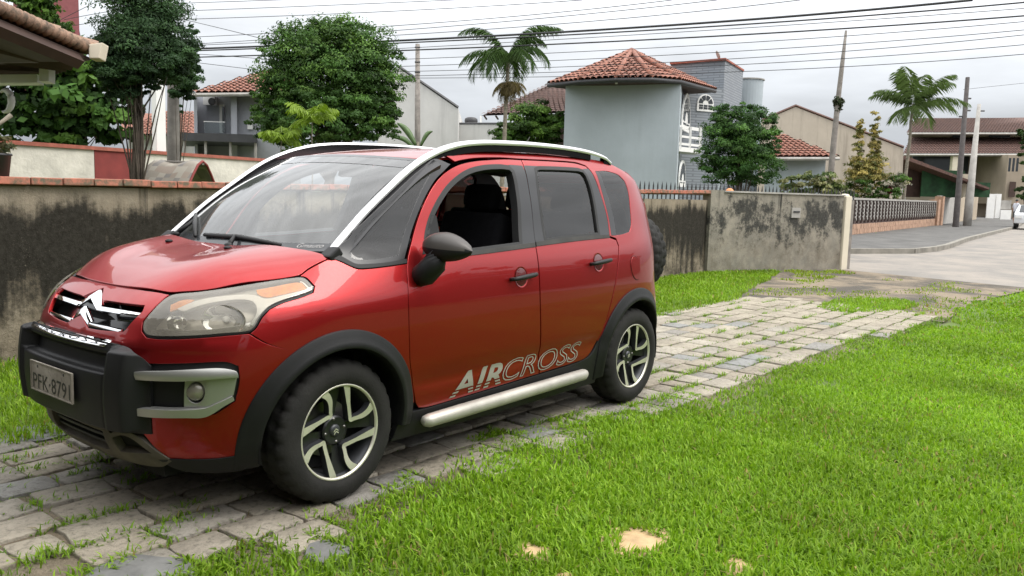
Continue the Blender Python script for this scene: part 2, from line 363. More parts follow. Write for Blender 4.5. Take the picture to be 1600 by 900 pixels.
def glass_thin(name, tint, refl=1., dust=.0, dustc=(.6, .6, .58)):
    """thin sheet: Fresnel reflection over a tinted clear sheet, with a film of dust"""
    t = NT(name); tr = t.new('ShaderNodeBsdfTransparent'); tr.inputs[0].default_value = (*tint, 1); gl = t.new('ShaderNodeBsdfGlossy'); gl.inputs['Roughness'].default_value = .01
    fr = t.new('ShaderNodeFresnel'); fr.inputs[0].default_value = 1.75; k = t.math('MULTIPLY', fr.outputs[0], refl, True)
    mx = t.new('ShaderNodeMixShader'); t.l.new(k, mx.inputs[0]); t.l.new(tr.outputs[0], mx.inputs[1]); t.l.new(gl.outputs[0], mx.inputs[2]); last = mx
    if dust:
        df = t.new('ShaderNodeBsdfDiffuse'); df.inputs[0].default_value = (*dustc, 1); m2 = t.new('ShaderNodeMixShader'); t.l.new(t.rng(t.noise(3., 5), .3, .7, dust*.7, dust*1.3), m2.inputs[0]); t.l.new(mx.outputs[0], m2.inputs[1]); t.l.new(df.outputs[0], m2.inputs[2]); last = m2
    t.l.new(last.outputs[0], t.out.inputs[0]); t.n.remove(t.b); return t.m
M['glass'] = glass_thin('clear_glass', (.75, .8, .8))

# ------------------------------------------------------------------ ground, road, driveway bed
def sheet(name, pts, z, mat, step=None, kind='structure'):
    return tag(mesh(name, [(p[0], p[1], z) for p in pts], [tuple(range(len(pts)))], mat), kind=kind)
sheet('ground', [(-600, -600), (600, -600), (600, 600), (-600, 600)], -.035, M['ground'])
sheet('road', [(-13.9, -1.9), (-13.3, 1.2), (-13.4, 60), (-30, 60), (-200, 12), (-200, -15.5), (-86, -7.9), (-57.4, -4.75), (-32.7, -2.95), (-26, -2.25), (-23.9, -2.15), (-21.9, -2.3), (-19.7, -3.5), (-14, -12), (-12, -30), (-8, -30), (-12.5, -6)], -.02, M['road'])
# driveway: bare soil bed under the stones
sheet('driveway', [(3.6, -1.35), (3.6, 1.2), (-7.4, 1.40), (-7.9, -1.2)], -.0145, M['soil'])
sheet('dirt_apron', [(-7.3, -1.2), (-7.5, 1.5), (-10.0, 1.35), (-13.4, 1.7), (-14.2, -2.0), (-12.8, -2.5), (-10.5, -2.0)], -.012, M['dirt'])
lawn_pts = [(4.5, 1.0), (-2.0, 1.0), (-6.1, 1.5), (-7.6, 1.56), (-10.0, 1.3), (-12.5, 1.75), (-13.2, 1.85), (-13.2, 40), (4.5, 40)]
sheet('lawn', lawn_pts, -.016, M['lawn'])
sheet('verge', [(4.5, -3.3), (4.5, -1.2), (-4.7, -1.15), (-7.4, -1.0), (-9.5, -1.4), (-12.0, -2.3), (-13.6, -2.2), (-11.2, -3.25)], -.016, M['lawn'])
# sidewalk on the far corner with its kerb
kerb_line = [(-17.0, -7.5), (-19.7, -3.5), (-21.9, -2.3), (-23.9, -2.15), (-26, -2.25), (-32.7, -2.95), (-57.4, -4.75), (-86, -7.9), (-200, -15.5)]
inner = [(-200, -24), (-86, -13.5), (-54.3, -8.6), (-40.2, -7.1), (-28.9, -6.3), (-24, -7.5)]
tag(MB().prism(kerb_line+inner, -.02, .10).build('sidewalk', M['tarmac']), kind='structure')
kb = MB()
for a, b in zip(kerb_line[:-2], kerb_line[1:-1]):
    a = Vector((*a, 0)); b = Vector((*b, 0)); d = (b-a).normalized(); n = Vector((d.y, -d.x, 0)); L = (b-a).length
    k = max(1, int(L/2)); 
    for i in range(k):
        p = a+d*(L*i/k+.02); q = a+d*(L*(i+1)/k-.02); off = .08
        kb.prism([(p+n*off)[:2], (q+n*off)[:2], (q-n*off)[:2], (p-n*off)[:2]], -.02, .118)
tag(kb.build('kerb', M['kerb']), kind='structure')

# paving stones: irregular hewn blocks in courses along the drive, set in soil
def stone_mesh(seed):
    """hewn slab: four-sided, edges slightly wavering, worn arris, nearly flat top"""
    r = random.Random(seed); c4 = [(-.5+r.uniform(-.02, .035), -.5+r.uniform(-.03, .05)), (.5-r.uniform(-.02, .035), -.5+r.uniform(-.03, .05)), (.5-r.uniform(-.02, .035), .5-r.uniform(-.03, .05)), (-.5+r.uniform(-.02, .035), .5-r.uniform(-.03, .05))]; P = []
    for k in range(4):
        (x0, y0), (x1, y1) = c4[k], c4[(k+1) % 4]
        for t in (.06, .35, .65, .94):
            w = r.uniform(-.035, .03) if .1 < t < .9 else r.uniform(-.01, .01); P.append((x0+(x1-x0)*t+(w if k % 2 else 0), y0+(y1-y0)*t+(0 if k % 2 else w)))
    n = len(P); V = []
    for sc, z in ((1., -.06), (1., -.007), (.99, -.002), (.965, .0)):
        V += [(x*sc, y*sc, z+(r.uniform(-.0012, .0012) if z > -.009 else 0)) for x, y in P]
    V.append((0, 0, .0015)); F_ = []
    for j in range(3):
        for i in range(n): F_.append((j*n+i, j*n+(i+1) % n, (j+1)*n+(i+1) % n, (j+1)*n+i))
    for i in range(n): F_.append((3*n+i, 3*n+(i+1) % n, 4*n))
    me = bpy.data.meshes.new('paver'); me.from_pydata(V, [], F_); me.polygons.foreach_set('use_smooth', [True]*len(F_)); me.set_sharp_from_angle(angle=R_(50)); me.materials.append(M['paver']); return me
stones = [stone_mesh(i) for i in range(16)]
driveway = bpy.data.objects['driveway']
paver_spots = []
y = -1.18; row = 0
while y < 1.42:
    w = random.uniform(.215, .255); x = 3.3+random.uniform(0, .3)
    while x > -7.9:
        L = random.choice((.21, .25, .28, .31, .35))*random.uniform(.92, 1.08)
        if x < -4: L *= 1.25
        xc, yc = x-L/2, y+w/2
        edge = 1.06+max(0, -2-xc)*.075
        keep = yc < edge+random.uniform(-.12, .10) and yc > -1.12-random.uniform(0, .15)*(xc > -3)
        if 2.35 < xc and yc > .5: keep = False
        if keep and not (xc > 1.2 and yc < -.9 and random.random() < .55): paver_spots.append((xc, yc, L-random.uniform(.006, .022), w-random.uniform(.006, .024)))
        x -= L
    y += w; row += 1
paver_spots.sort(key=lambda s: (s[0]-CAM[0])**2+(s[1]-CAM[1])**2+(40 if abs(s[1]) < .55 and -1.6 < s[0] < 1.7 else 0))
far_V = MB()
for i, (xc, yc, L, w) in enumerate(paver_spots):
    me = random.choice(stones); rz = random.gauss(0, .04)+(math.pi if random.random() < .5 else 0); zt = random.uniform(-.006, .006); tx, ty = random.gauss(0, .006), random.gauss(0, .008)
    if i < 300:
        o = bpy.data.objects.new('paver', me); COL.objects.link(o); o.parent = driveway
        o.location = (xc, yc, zt); o.rotation_euler = (tx, ty, rz); o.scale = (L, w, 1)
    else:
        mt = Matrix.LocRotScale(Vector((xc, yc, zt)), Matrix.Rotation(rz, 3, 'Z').to_quaternion(), Vector((L, w, 1)))
        far_V.add([mt @ v.co for v in me.vertices], [tuple(p.vertices) for p in me.polygons])
if far_V.V: tag(far_V.build('remaining_pavers', M['paver'], driveway), kind='stuff')
# flat stones half sunk in the lawn
def flat_stone(name, label, xy, r, mat, group, sx=1., rz=0., seed=0):
    rr = random.Random(seed); n = 11; P = [(r*sx*(1+rr.uniform(-.25, .2))*math.cos(2*math.pi*i/n), r*(1+rr.uniform(-.25, .2))*math.sin(2*math.pi*i/n)) for i in range(n)]
    mb = MB(); V = [(x, y_, -.05) for x, y_ in P]+[(x, y_, -.004) for x, y_ in P]+[(x*.93, y_*.93, .002+rr.uniform(-.003, .003)) for x, y_ in P]+[(0, 0, .004)]
    Fc = [(j*n+i, j*n+(i+1) % n, (j+1)*n+(i+1) % n, (j+1)*n+i) for j in range(2) for i in range(n)]+[(2*n+i, 2*n+(i+1) % n, 3*n) for i in range(n)]
    o = MB().add(V, Fc).build(name, mat, angle=40); o.location = (xy[0], xy[1], 0); o.rotation_euler.z = rz
    return tag(o, label, 'stone', group)
STONES = [(.72, 2.05, .135, 'sandstone', 'largest yellow sandstone slab showing through the lawn'), (1.10, 1.80, .075, 'sandstone', 'small yellow sandstone patch beside the larger slab in the lawn'), (1.19, 2.03, .04, 'sandstone', 'sliver of yellow sandstone at the very bottom edge of the lawn'), (.66, 2.46, .06, 'sandstone', 'yellow sandstone fragment at the bottom edge below the largest slab'),
          (1.64, 1.19, .085, 'slate', 'grey slate stone in the grass below the front wheel'), (2.20, .84, .14, 'slate', 'grey slate slab at the bottom edge before the paving stones'), (1.75, -1.22, .17, 'slate', 'grey slate slab in the grass behind the front bumper')]
for i, (sx, sy, r, mt, lb) in enumerate(STONES):
    flat_stone('flat_stone', lb, (sx, sy), r, M[mt], 'flat stones in the lawn', 1.35, i*1.1, i)

# ------------------------------------------------------------------ boundary wall beside the drive
WY = -3.32
wall = empty('boundary_wall', (0, WY, 0), 'stained plaster wall with red clay coping running behind the car', 'wall')
MB().box((-2.6, WY-.08, .6075), (17.0, .16, 1.475)).build('wall_face', M['wall'], wall)
x = 5.6; i = 0
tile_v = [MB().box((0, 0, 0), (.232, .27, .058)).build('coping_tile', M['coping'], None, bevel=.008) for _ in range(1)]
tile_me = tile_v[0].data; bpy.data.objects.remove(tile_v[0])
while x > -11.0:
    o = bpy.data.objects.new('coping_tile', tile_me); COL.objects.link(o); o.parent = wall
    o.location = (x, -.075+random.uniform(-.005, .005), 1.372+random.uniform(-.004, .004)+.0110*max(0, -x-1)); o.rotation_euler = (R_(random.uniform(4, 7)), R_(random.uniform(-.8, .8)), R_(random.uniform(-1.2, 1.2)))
    x -= .2405
# end section turning towards the gate post
A_, B_ = Vector((-11.05, -3.28, 0)), Vector((-14.3, -1.98, 0)); d = (B_-A_).normalized(); nn = Vector((-d.y, d.x, 0))
wall_end = empty('end_wall', tuple(A_), 'mottled grey plaster wall section between the pilaster and the white gate post', 'wall')
MB().prism([(A_+nn*.08)[:2], (B_+nn*.08)[:2], (B_-nn*.08)[:2], (A_-nn*.08)[:2]], -.1, 1.50).build('wall_face', M['wall2'], wall_end)
MB().prism([(A_+nn*.12-d*.16)[:2], (A_+nn*.12+d*.16)[:2], (A_-nn*.1+d*.16)[:2], (A_-nn*.1-d*.16)[:2]], -.1, 1.535).build('pilaster', M['wall2'], wall_end)
MB().prism([(A_+nn*.11+d*.17)[:2], (B_+nn*.11)[:2], (B_-nn*.11)[:2], (A_-nn*.11+d*.17)[:2]], 1.50, 1.53).build('coping', M['concrete'], wall_end)
mc = A_+d*2.1; fr = MB()
MB().box(mc+nn*-.085+Vector((0, 0, 1.14)), (.24, .04, .2), Matrix.Rotation(math.atan2(d.y, d.x), 3, 'Z')).build('meter_box', M['concrete'], wall_end)
MB().box(mc+nn*-.11+Vector((0, 0, 1.16)), (.17, .02, .03), Matrix.Rotation(math.atan2(d.y, d.x), 3, 'Z')).build('meter_box_slot', M['darkgrey'], wall_end)
# clay-capped stretch with curled red tiles behind the car tail
# white gate post
gp = empty('gate_post', (-14.42, -1.93, 0), 'white painted concrete gate post at the end of the wall', 'post')
lean = Vector((.0, .02, 1))
MB().prism([(-14.53, -2.02), (-14.35, -2.07), (-14.28, -1.86), (-14.46, -1.80)], -.1, 1.50).build('shaft', M['cream'], gp, bevel=.015)
MB().sphere((-14.41, -1.935, 1.50), (.10, .10, .05), 12, 8).build('rounded_cap', M['cream'], gp, smooth=True)
MB().prism([(-14.60, -1.90), (-14.46, -1.95), (-14.42, -1.83), (-14.56, -1.78)], -.1, 1.42).build('timber_stud', M['wood_pole'], gp)
# orange ball resting on the end wall, and the red hose-like tile ridge
tag(MB().sphere(tuple(at(1140, 301, 15.98)), (.085, .085, .085), 14, 8).build('orange_dome', plain('orange_clay', (.62, .24, .09), .6), smooth=True), 'orange clay dome sitting on the end wall near the pilaster', 'ornament')
# wall-top plant pot at the far left
pc = at(4, 262, 9.2)
pot = empty('plant_pot', tuple(pc), 'grey pot with a bushy succulent and a broken stem', 'potted plant')
# ------------------------------------------------------------------ plants
def leaf_cloud(blobs, n, size, seed, cols, aspect=2.2, clump=.3, per=60, droop=0., fill=.25, sizevar=.35):
    """boughs of leaves: small domes of foliage spread over and inside the blobs, with gaps between them; returns V, T, colours"""
    r = np.random.default_rng(seed); B = np.array(blobs, float); wt = (B[:, 3]*B[:, 5])**.9; nc = max(6, n//per)
    bi = r.choice(len(B), nc, p=wt/wt.sum()); d = r.normal(size=(nc, 3)); d[:, 2] += .15; d /= np.linalg.norm(d, axis=1)[:, None]
    rad = np.where(r.random(nc) < fill, r.random(nc)**.5*.75, np.where(r.random(nc) < .12, r.uniform(1.05, 1.24, nc), r.uniform(.70, 1.05, nc))); cc = B[bi, :3]+d*B[bi, 3:6]*rad[:, None]
    cr = B[bi, 3:6].min(1)*clump*r.uniform(.6, 1.25, nc); tone = r.uniform(.6, 1.55, nc); ci = r.integers(0, len(cols), nc); cols = np.array(cols)
    k = r.integers(0, nc, n); e = r.normal(size=(n, 3)); e[:, 2] = np.abs(e[:, 2])*1.0-.25; e /= np.linalg.norm(e, axis=1)[:, None]
    c = cc[k]+e*(cr[k]*r.uniform(.55, 1.12, n))[:, None]*np.array([1.15, 1.15, .8])
    nrm = e*.9+d[k]*.35+np.array([0, 0, .25])+r.normal(size=(n, 3))*.42; nrm /= np.linalg.norm(nrm, axis=1)[:, None]
    t = np.cross(nrm, r.normal(size=(n, 3))); t[:, 2] -= droop; t -= nrm*(t*nrm).sum(1)[:, None]; t /= np.linalg.norm(t, axis=1)[:, None]; b = np.cross(nrm, t)
    L = size*(1+r.uniform(-sizevar, sizevar, n)); w = L/aspect
    p0 = c-t*L[:, None]*.5; p1 = c+b*w[:, None]*.5-nrm*(w*.12)[:, None]; p2 = c+t*L[:, None]*.5-nrm*(L*.15)[:, None]; p3 = c-b*w[:, None]*.5-nrm*(w*.12)[:, None]
    V = np.stack([p0, p1, p2, p3], 1).reshape(-1, 3); q = np.arange(n)[:, None]*4; T = np.concatenate([q+[0, 1, 2], q+[0, 2, 3]], 1).reshape(-1, 3)
    col = cols[ci[k]]*tone[k][:, None]*r.uniform(.8, 1.2, (n, 1)); C = np.repeat(col, 4, 0)
    return V, T, C
def pxblob(u, v, D, ru, rv, rd=None):
    p = at(u, v, D); s = D/FPX; return (*p, ru*s, (rd or ru)*s, rv*s)
def wiggle(a, b, k, amp, seed):
    r = random.Random(seed); a, b = Vector(tuple(a)), Vector(tuple(b)); return [a.lerp(b, i/k)+Vector((r.gauss(0, amp), r.gauss(0, amp), 0))*(0 if i in (0, k) else 1) for i in range(k+1)]
def tree(name, label, cat, base, blobs, n, size, cols, seed, stems=1, r0=.12, aspect=2.2, clump=.3, group=None, bark='bark', spread=.05, fill=.25, top=None, per=60, kids=7):
    base = Vector(tuple(base)); o = empty(name, tuple(base), label, cat, group); rr = random.Random(seed); B = np.array(blobs)
    V, T, C = leaf_cloud(blobs, n, size, seed, cols, aspect, clump, per=per, fill=fill); big_mesh('crown', V, T, M['leaf'], o, C)
    mb = MB(); ctr = Vector(tuple(np.average(B[:, :3], 0, weights=B[:, 3])))
    for s in range(stems):
        b = base+Vector((rr.uniform(-spread, spread), rr.uniform(-spread, spread), 0)); t = ctr+Vector((rr.uniform(-1, 1)*spread*4, rr.uniform(-1, 1)*spread*4, 0)) if top is None else Vector(tuple(top))
        pts = wiggle(b, t, 6, r0*.35, seed+s); mb.tube(pts, [r0*(1-.11*i) for i in range(7)], 9)
        for q in range(kids):
            i = rr.randint(2, 5); bl = blobs[rr.randrange(len(blobs))]; e = Vector(bl[:3])+Vector((rr.uniform(-.5, .5)*bl[3], rr.uniform(-.5, .5)*bl[4], rr.uniform(-.2, .6)*bl[5]))
            mb.tube(wiggle(pts[i], e, 4, r0*.3, seed+q), [r0*.42, r0*.33, r0*.24, r0*.16, r0*.08], 6)
    mb.build('trunk', M[bark], o, smooth=True, fix=False)
    return o
def frond(V, T, C, base, direc, L, arch, nl, ll, col, r, width=.02, twist=0.):
    """pinnate leaf: arched rachis with drooping leaflets either side"""
    base = np.array(base); h = np.array([direc[0], direc[1], 0.]); h /= np.linalg.norm(h)+1e-9; el = direc[2]; side = np.cross(h, [0, 0, 1.])
    pts = []; ang = el; p = base.copy(); st = L/nl
    for i in range(nl+1):
        pts.append(p.copy()); ang -= arch/nl*(.4+1.2*i/nl); p = p+st*(h*math.cos(ang)+np.array([0, 0, math.sin(ang)]))
    pts = np.array(pts)
    for i in range(1, nl):
        t = i/nl; tan = pts[i+1]-pts[i-1]; tan /= np.linalg.norm(tan); l = ll*math.sin(math.pi*min(1, .12+t*.86))**.6*r.uniform(.85, 1.15)
        for s in (-1, 1):
            d = side*s*.8+tan*.55+np.array([0, 0, -.35-.5*r.random()]); d /= np.linalg.norm(d); e = pts[i]+d*l; e[2] -= l*.25; mid = pts[i]+d*l*.5; w = tan*width
            k = len(V); V += [pts[i]-w*.4, mid+w, e, mid-w]; T += [(k, k+1, k+2), (k, k+2, k+3)]; c = np.array(col)*r.uniform(.75, 1.25); C += [c]*4
        k = len(V)
    for i in range(nl):   # rachis
        k = len(V); w = side*.012*(1-i/nl)+np.array([0, 0, .0]); V += [pts[i]-w, pts[i]+w, pts[i+1]+w*.8, pts[i+1]-w*.8]; T += [(k, k+1, k+2), (k, k+2, k+3)]; C += [np.array(col)*.9+.03]*4
def palm(name, label, base, top, nf, L, ll, col, seed, r0=.1, arch=1.9, extra=None, group=None, up=(.2, 1.2), azs=None, width=.03, bark='palm_bark', nl=34):
    o = empty(name, tuple(base), label, 'palm', group); r = np.random.default_rng(seed); V, T, C = [], [], []; top = np.array(top)
    for i in range(nf):
        a = (azs[i % len(azs)] if azs else 2*math.pi*i/nf)+r.uniform(-.25, .25); el = up[0]+(up[1]-up[0])*r.random()
        frond(V, T, C, top+np.array([0, 0, r.uniform(-.1, .15)]), (math.cos(a), math.sin(a), el), L*r.uniform(.8, 1.1), arch*r.uniform(.8, 1.2), nl, ll, col, r, width)
    big_mesh('crown', np.array(V), np.array(T), M['leaf'], o, np.array(C))
    pts = wiggle(base, top, 7, .02, seed); mb = MB(); mb.tube(pts, [r0*(1-.05*i) for i in range(8)], 10)
    for i in range(14):
        q = Vector(tuple(base)).lerp(Vector(tuple(top)), i/14); mb.tube([q, q+Vector((0, 0, .03))], [r0*1.08*(1-.35*i/14)]*2, 10)
    mb.build('trunk', M[bark], o, smooth=True, fix=False)
    return o
DG = [(.028, .056, .014), (.038, .072, .017), (.022, .042, .012)]; MG = [(.05, .105, .018), (.07, .135, .02), (.036, .075, .014)]; LG = [(.13, .20, .035), (.10, .165, .03), (.16, .21, .045)]
TH = [(.027, .058, .022), (.037, .075, .027), (.021, .045, .018)]

# conifer in the neighbour's yard
b0 = at(216, 285, 11.6); b0[2] = 0
tree('conifer_tree', 'dark dense conifer with several thin stems behind the boundary wall', 'tree', b0,
     [pxblob(222, 20, 11.6, 62, 62), pxblob(200, 70, 11.6, 52, 52), pxblob(245, 65, 11.6, 50, 55), pxblob(180, 92, 11.6, 38, 42), pxblob(228, 112, 11.6, 62, 38), pxblob(215, -40, 11.6, 55, 50), pxblob(165, 82, 11.6, 20, 24), pxblob(270, 92, 11.6, 38, 36), pxblob(190, 128, 11.6, 46, 26), pxblob(215, 140, 11.7, 50, 20), pxblob(225, 80, 11.5, 55, 55)],
     80000, .045, TH, 3, stems=5, r0=.035, aspect=2.4, clump=.34, spread=.13, fill=.35, per=150, kids=8, top=at(218, 60, 11.7))
# slimmer conifer clump hiding a concrete pole
b1 = at(272, 236, 15.); b1[2] = 0
tree('cypress_bush', 'narrow dark cypress clump wrapped round the concrete pole', 'tree', b1,
     [pxblob(290, 118, 14.6, 22, 36), pxblob(288, 80, 14.6, 17, 26), pxblob(296, 48, 14.6, 10, 13), pxblob(280, 130, 14.6, 18, 28), pxblob(304, 100, 14.6, 8, 16), pxblob(284, 168, 14.6, 4, 9)], 16000, .055, TH, 5, r0=.02, clump=.4, top=at(290, 90, 14.6), per=110)
p = at(271, 240, 15.); t_ = at(270, 95, 15.)
tag(MB().tube([(p[0], p[1], 0), (p[0], p[1], 1.2), (t_[0], t_[1], t_[2])], [.135, .125, .09], 10).build('concrete_pole', plain('dark_stained_concrete', (.12, .11, .095), .9, var=.3, scale=5, bump=.4), smooth=True), 'bare grey concrete pole emerging below the cypress clump', 'pole')
p = at(249, 240, 18.)
tag(MB().box((p[0], p[1], 2.0), (.2, .2, 4.0)).build('white_post', M['white']), 'white square post between the conifer stems and the concrete pole', 'post')
# big leafy bush at the left
b = at(90, 230, 19.5); b[2] = 0
tree('broadleaf_bush', 'dark bush with large drooping leaves under the porch roof', 'bush', b,
     [pxblob(30, 150, 19.8, 80, 75), pxblob(130, 150, 19.8, 62, 72), pxblob(175, 180, 19.8, 40, 52), pxblob(85, 195, 19.5, 60, 45), pxblob(0, 200, 19.6, 40, 45), pxblob(110, 110, 20, 40, 30)], 11000, .22, [(.026, .062, .012), (.04, .088, .017), (.018, .042, .01), (.06, .12, .02)], 8, stems=2, r0=.05, aspect=1.6, clump=.33, per=45, fill=.4)
b = at(75, 60, 24); b[2] = 0
tree('tall_garden_tree', 'leafy green tree showing above the porch roof', 'tree', b, [pxblob(62, 8, 24, 26, 30), pxblob(80, 32, 24, 10, 12), pxblob(102, 46, 24, 13, 14), pxblob(40, 5, 24, 22, 18)], 5000, .14, MG, 9, r0=.08, per=20)
# white and red yard wall
P0, P1 = at(-140, 212, 13.0), at(445, 251, 22.0); d = Vector((P1-P0)[:3]); d.z = 0; d.normalize(); n_ = Vector((-d.y, d.x, 0))
yw = empty('yard_wall', (P0[0], P0[1], 0), 'rough white yard wall with one dark red panel behind the conifer', 'wall')
def along(u):   # point of that wall's line seen at column u
    best = None
    for k in range(0, 2000):
        q = P0+(P1-P0)*(k/1999.); 
        w = q-CAM; uu = 800+FPX*(w@_right)/(w@_fw)
        if best is None or abs(uu-u) < best[0]: best = (abs(uu-u), q)
    return Vector((best[1][0], best[1][1], 0))
def wallseg(name, u0, u1, mat, z1, th=.15, z0=0., push=0.):
    a, b_ = along(u0), along(u1); a = a+n_*push; b_ = b_+n_*push
    return MB().prism([(a+n_*th/2)[:2], (b_+n_*th/2)[:2], (b_-n_*th/2)[:2], (a-n_*th/2)[:2]], z0, z1).build(name, mat, yw)
wallseg('white_panel', -130, 142, M['roughwhite'], 1.95); wallseg('red_panel', 142.2, 206, M['redpaint'], 1.95, .17); wallseg('white_panel', 206.2, 440, M['roughwhite'], 1.95)
wallseg('coping', -130, 440, M['redcap'], 2.02, .24, 1.95)
# rug over an A-frame
def make_patch():
    t = NT('patchwork_cloth'); uv = t.obj(); mp = t.new('ShaderNodeMapping'); mp.inputs['Scale'].default_value = (6.2, 6.2, 6.2); t.l.new(uv, mp.inputs[0])
    fl = t.new('ShaderNodeVectorMath', operation='FLOOR'); t.l.new(mp.outputs[0], fl.inputs[0]); wn_ = t.new('ShaderNodeTexWhiteNoise'); t.l.new(fl.outputs[0], wn_.inputs['Vector'])
    rp = t.new('ShaderNodeValToRGB'); e = rp.color_ramp.elements; e[0].color = (.30, .265, .22, 1); e[1].color = (.15, .14, .14, 1); e[1].position = 1
    for q, c in ((.25, (.38, .345, .29, 1)), (.5, (.20, .185, .175, 1)), (.75, (.30, .24, .195, 1))): k = e.new(q); k.color = c
    rp.color_ramp.interpolation = 'CONSTANT'; t.l.new(wn_.outputs['Value'], rp.inputs[0]); c = t.mix(t.rng(t.noise(5., 6), .35, .7, 0., .25), rp.outputs[0], (.40, .375, .325)); t.set(Base_Color=c, Roughness=.95); t.bump(t.noise(70., 4), .4, .004); return t.m
M['patch'] = make_patch()
rug = empty('draped_rug', tuple(at(275, 285, 12)), 'patchwork rug draped over a low A-frame behind the wall', 'rug')
l1, rd, l2 = at(297, 285, 11.3), at(317, 239, 11.55), at(335, 285, 11.9); L1, RD, L2 = at(217, 285, 12.1), at(241, 238, 12.35), at(262, 285, 12.8)
def profile(a, r_, b_, k=9):
    a, r_, b_ = map(np.array, (a, r_, b_)); a0 = r_+(a-r_)*3.0; b0_ = r_+(b_-r_)*3.0; out = []
    for i in range(k): 
        t = i/(k-1); out.append(a0*(1-t)+r_*t)
    for i in range(1, k):
        t = i/(k-1); out.append(r_*(1-t)+b0_*t)
    q = np.array(out); s = q.copy()
    for _ in range(2): s[1:-1] = (s[:-2]+2*s[1:-1]+s[2:])/4
    return s
pa, pb = profile(l1, rd, l2), profile(L1, RD, L2); rows = [pa*(1-t)+pb*t+np.array([0, 0, .02*math.sin(t*9)]) for t in np.linspace(0, 1, 14)]
nq = len(pa); V = np.concatenate(rows); Fc = [(i*nq+j, i*nq+j+1, (i+1)*nq+j+1, (i+1)*nq+j) for i in range(13) for j in range(nq-1)]
o = mesh('cloth', V, Fc, M['patch'], rug, smooth=True); sm = o.modifiers.new('thickness', 'SOLIDIFY'); sm.thickness = .015
MB().tube([tuple(q+np.array([.01, .01, 0])) for q in pa], .018, 6).build('red_border', M['redpaint'], rug, smooth=True)
MB().tube([tuple(rd-np.array([0, 0, .14])), tuple(RD-np.array([0, 0, .14]))], .025, 8).build('ridge_pole', M['wood_pole'], rug)
# succulent pot standing on the coping
pp = np.array([1.105, -3.36, 1.405])
MB().lathe([(.0, 0), (.075, 0), (.095, .16), (.105, .165), (.10, .18), (.085, .17), (.0, .15)], 18, Matrix.Translation(pp) @ Matrix.Rotation(R_(90), 4, 'X')).build('pot_body', M['darkgrey'], pot, smooth=True)
V, T, C = leaf_cloud([(pp[0], pp[1], pp[2]+.24, .11, .11, .08)], 260, .07, 4, [(.10, .09, .05), (.13, .12, .06), (.07, .085, .04)], 2.6, .2, per=8, fill=.6); big_mesh('succulent_leaves', V, T, M['leaf'], pot, C)
MB().tube([pp+np.array([.05, 0, .3]), pp+np.array([-.02, .02, .4]), pp+np.array([-.10, .03, .47])], [.012, .012, .018], 7).build('broken_stem', M['palm_bark'], pot, smooth=True)

# ------------------------------------------------------------------ tiles
def tiled(p0, p1, r0, r1, pitch=.24, course=.38, rad=None, lift=.02):
    """barrel tiles over the slope with eave p0-p1 and ridge r0-r1 (r0 may equal r1)"""
    p0, p1, r0, r1 = (Vector(tuple(map(float, q))) for q in (p0, p1, r0, r1)); e = p1-p0; L = e.length; e.normalize()
    s0 = (r0-p0); nrm = e.cross(s0 if s0.length > .1 else r1-p1).normalized()
    if nrm.z < 0: nrm = -nrm
    up = nrm.cross(e); 
    if up.z < 0: up = -up
    rad = rad or pitch*.56; mb = MB(); n = max(1, int(L/pitch)); H0 = (r0-p0).dot(up); H1 = (r1-p0).dot(up); a0 = (r0-p0).dot(e); a1 = (r1-p0).dot(e)
    mb.add([p0, p1, r1, r0] if (r1-r0).length > .05 else [p0, p1, r0], [(0, 1, 2, 3)] if (r1-r0).length > .05 else [(0, 1, 2)])
    for i in range(n):
        x = (i+.5)*L/n
        if x < a0: h = H0*x/max(a0, 1e-3)
        elif x > a1: h = H1*(L-x)/max(L-a1, 1e-3)
        else: h = H0+(H1-H0)*(x-a0)/max(a1-a0, 1e-3)
        k = max(1, int(math.ceil(h/course)))
        for j in range(k):
            y0, y1 = j*course-.05, min((j+1)*course, h+.02); V = []; jit = random.uniform(-.006, .006)
            for yy, rr_, lf in ((y0, rad, lift+.03), (y1, rad*.86, lift)):
                for q in range(5):
                    a = math.pi*q/4; V.append(p0+e*(x+jit+math.cos(a)*rr_)+up*yy+nrm*(math.sin(a)*rr_*.75+lf))
            mb.add(V, [(q, q+1, q+6, q+5) for q in range(4)])
    return mb
# porch roof at the top left corner
porch = empty('porch_roof', tuple(at(40, 80, 10)), 'mossy tiled porch roof with dark brown rafters and a white beam', 'porch')
fe, fl_, be, bl_ = at(140, 82, 8.6), at(-260, -92, 6.2), at(112, 92, 12.4), at(-260, 96, 12.4)
tiled(fe, be, fl_, bl_, .23, .36).build('tiles', M['tile_porch'], porch, smooth=False, fix=False)
und = MB().extrude([fe-np.array([0, 0, .05]), fl_-np.array([0, 0, .05]), bl_-np.array([0, 0, .05]), be-np.array([0, 0, .05])], (0, 0, -.03)); und.build('soffit', M['brown'], porch)
for k in range(5):
    a = fe*(1-k/4.)+be*(k/4.)-np.array([0, 0, .14]); b_ = fl_*(1-k/4.)+bl_*(k/4.)-np.array([0, 0, .14])
    MB().tube([tuple(a+(b_-a)*.06), tuple(b_)], .075, 4).build('rafter', M['brown'], porch)
vt = MB()
for k in range(34):   # tile ends along the sloping verge
    q = fe+(fl_-fe)*(k/33.); q2 = fe+(fl_-fe)*((k+.93)/33.); vt.tube([tuple(q+np.array([0, 0, .035])), tuple(q2+np.array([0, 0, .065]))], [.075, .06], 8)
vt.build('verge_tiles', M['tile_porch'], porch, smooth=True)
bb = MB().extrude([at(-200, 118, 11.2), at(58, 116, 11.2), at(58, 129, 11.2), at(-200, 131, 11.2)], tuple(-_right*0+_fw*.16)); bb.build('beam', M['white'], porch)
MB().extrude([at(61, 97, 11.1), at(76, 97, 11.1), at(76, 127, 11.1), at(61, 127, 11.1)], tuple(_fw*.16)).build('bracket', M['white'], porch)
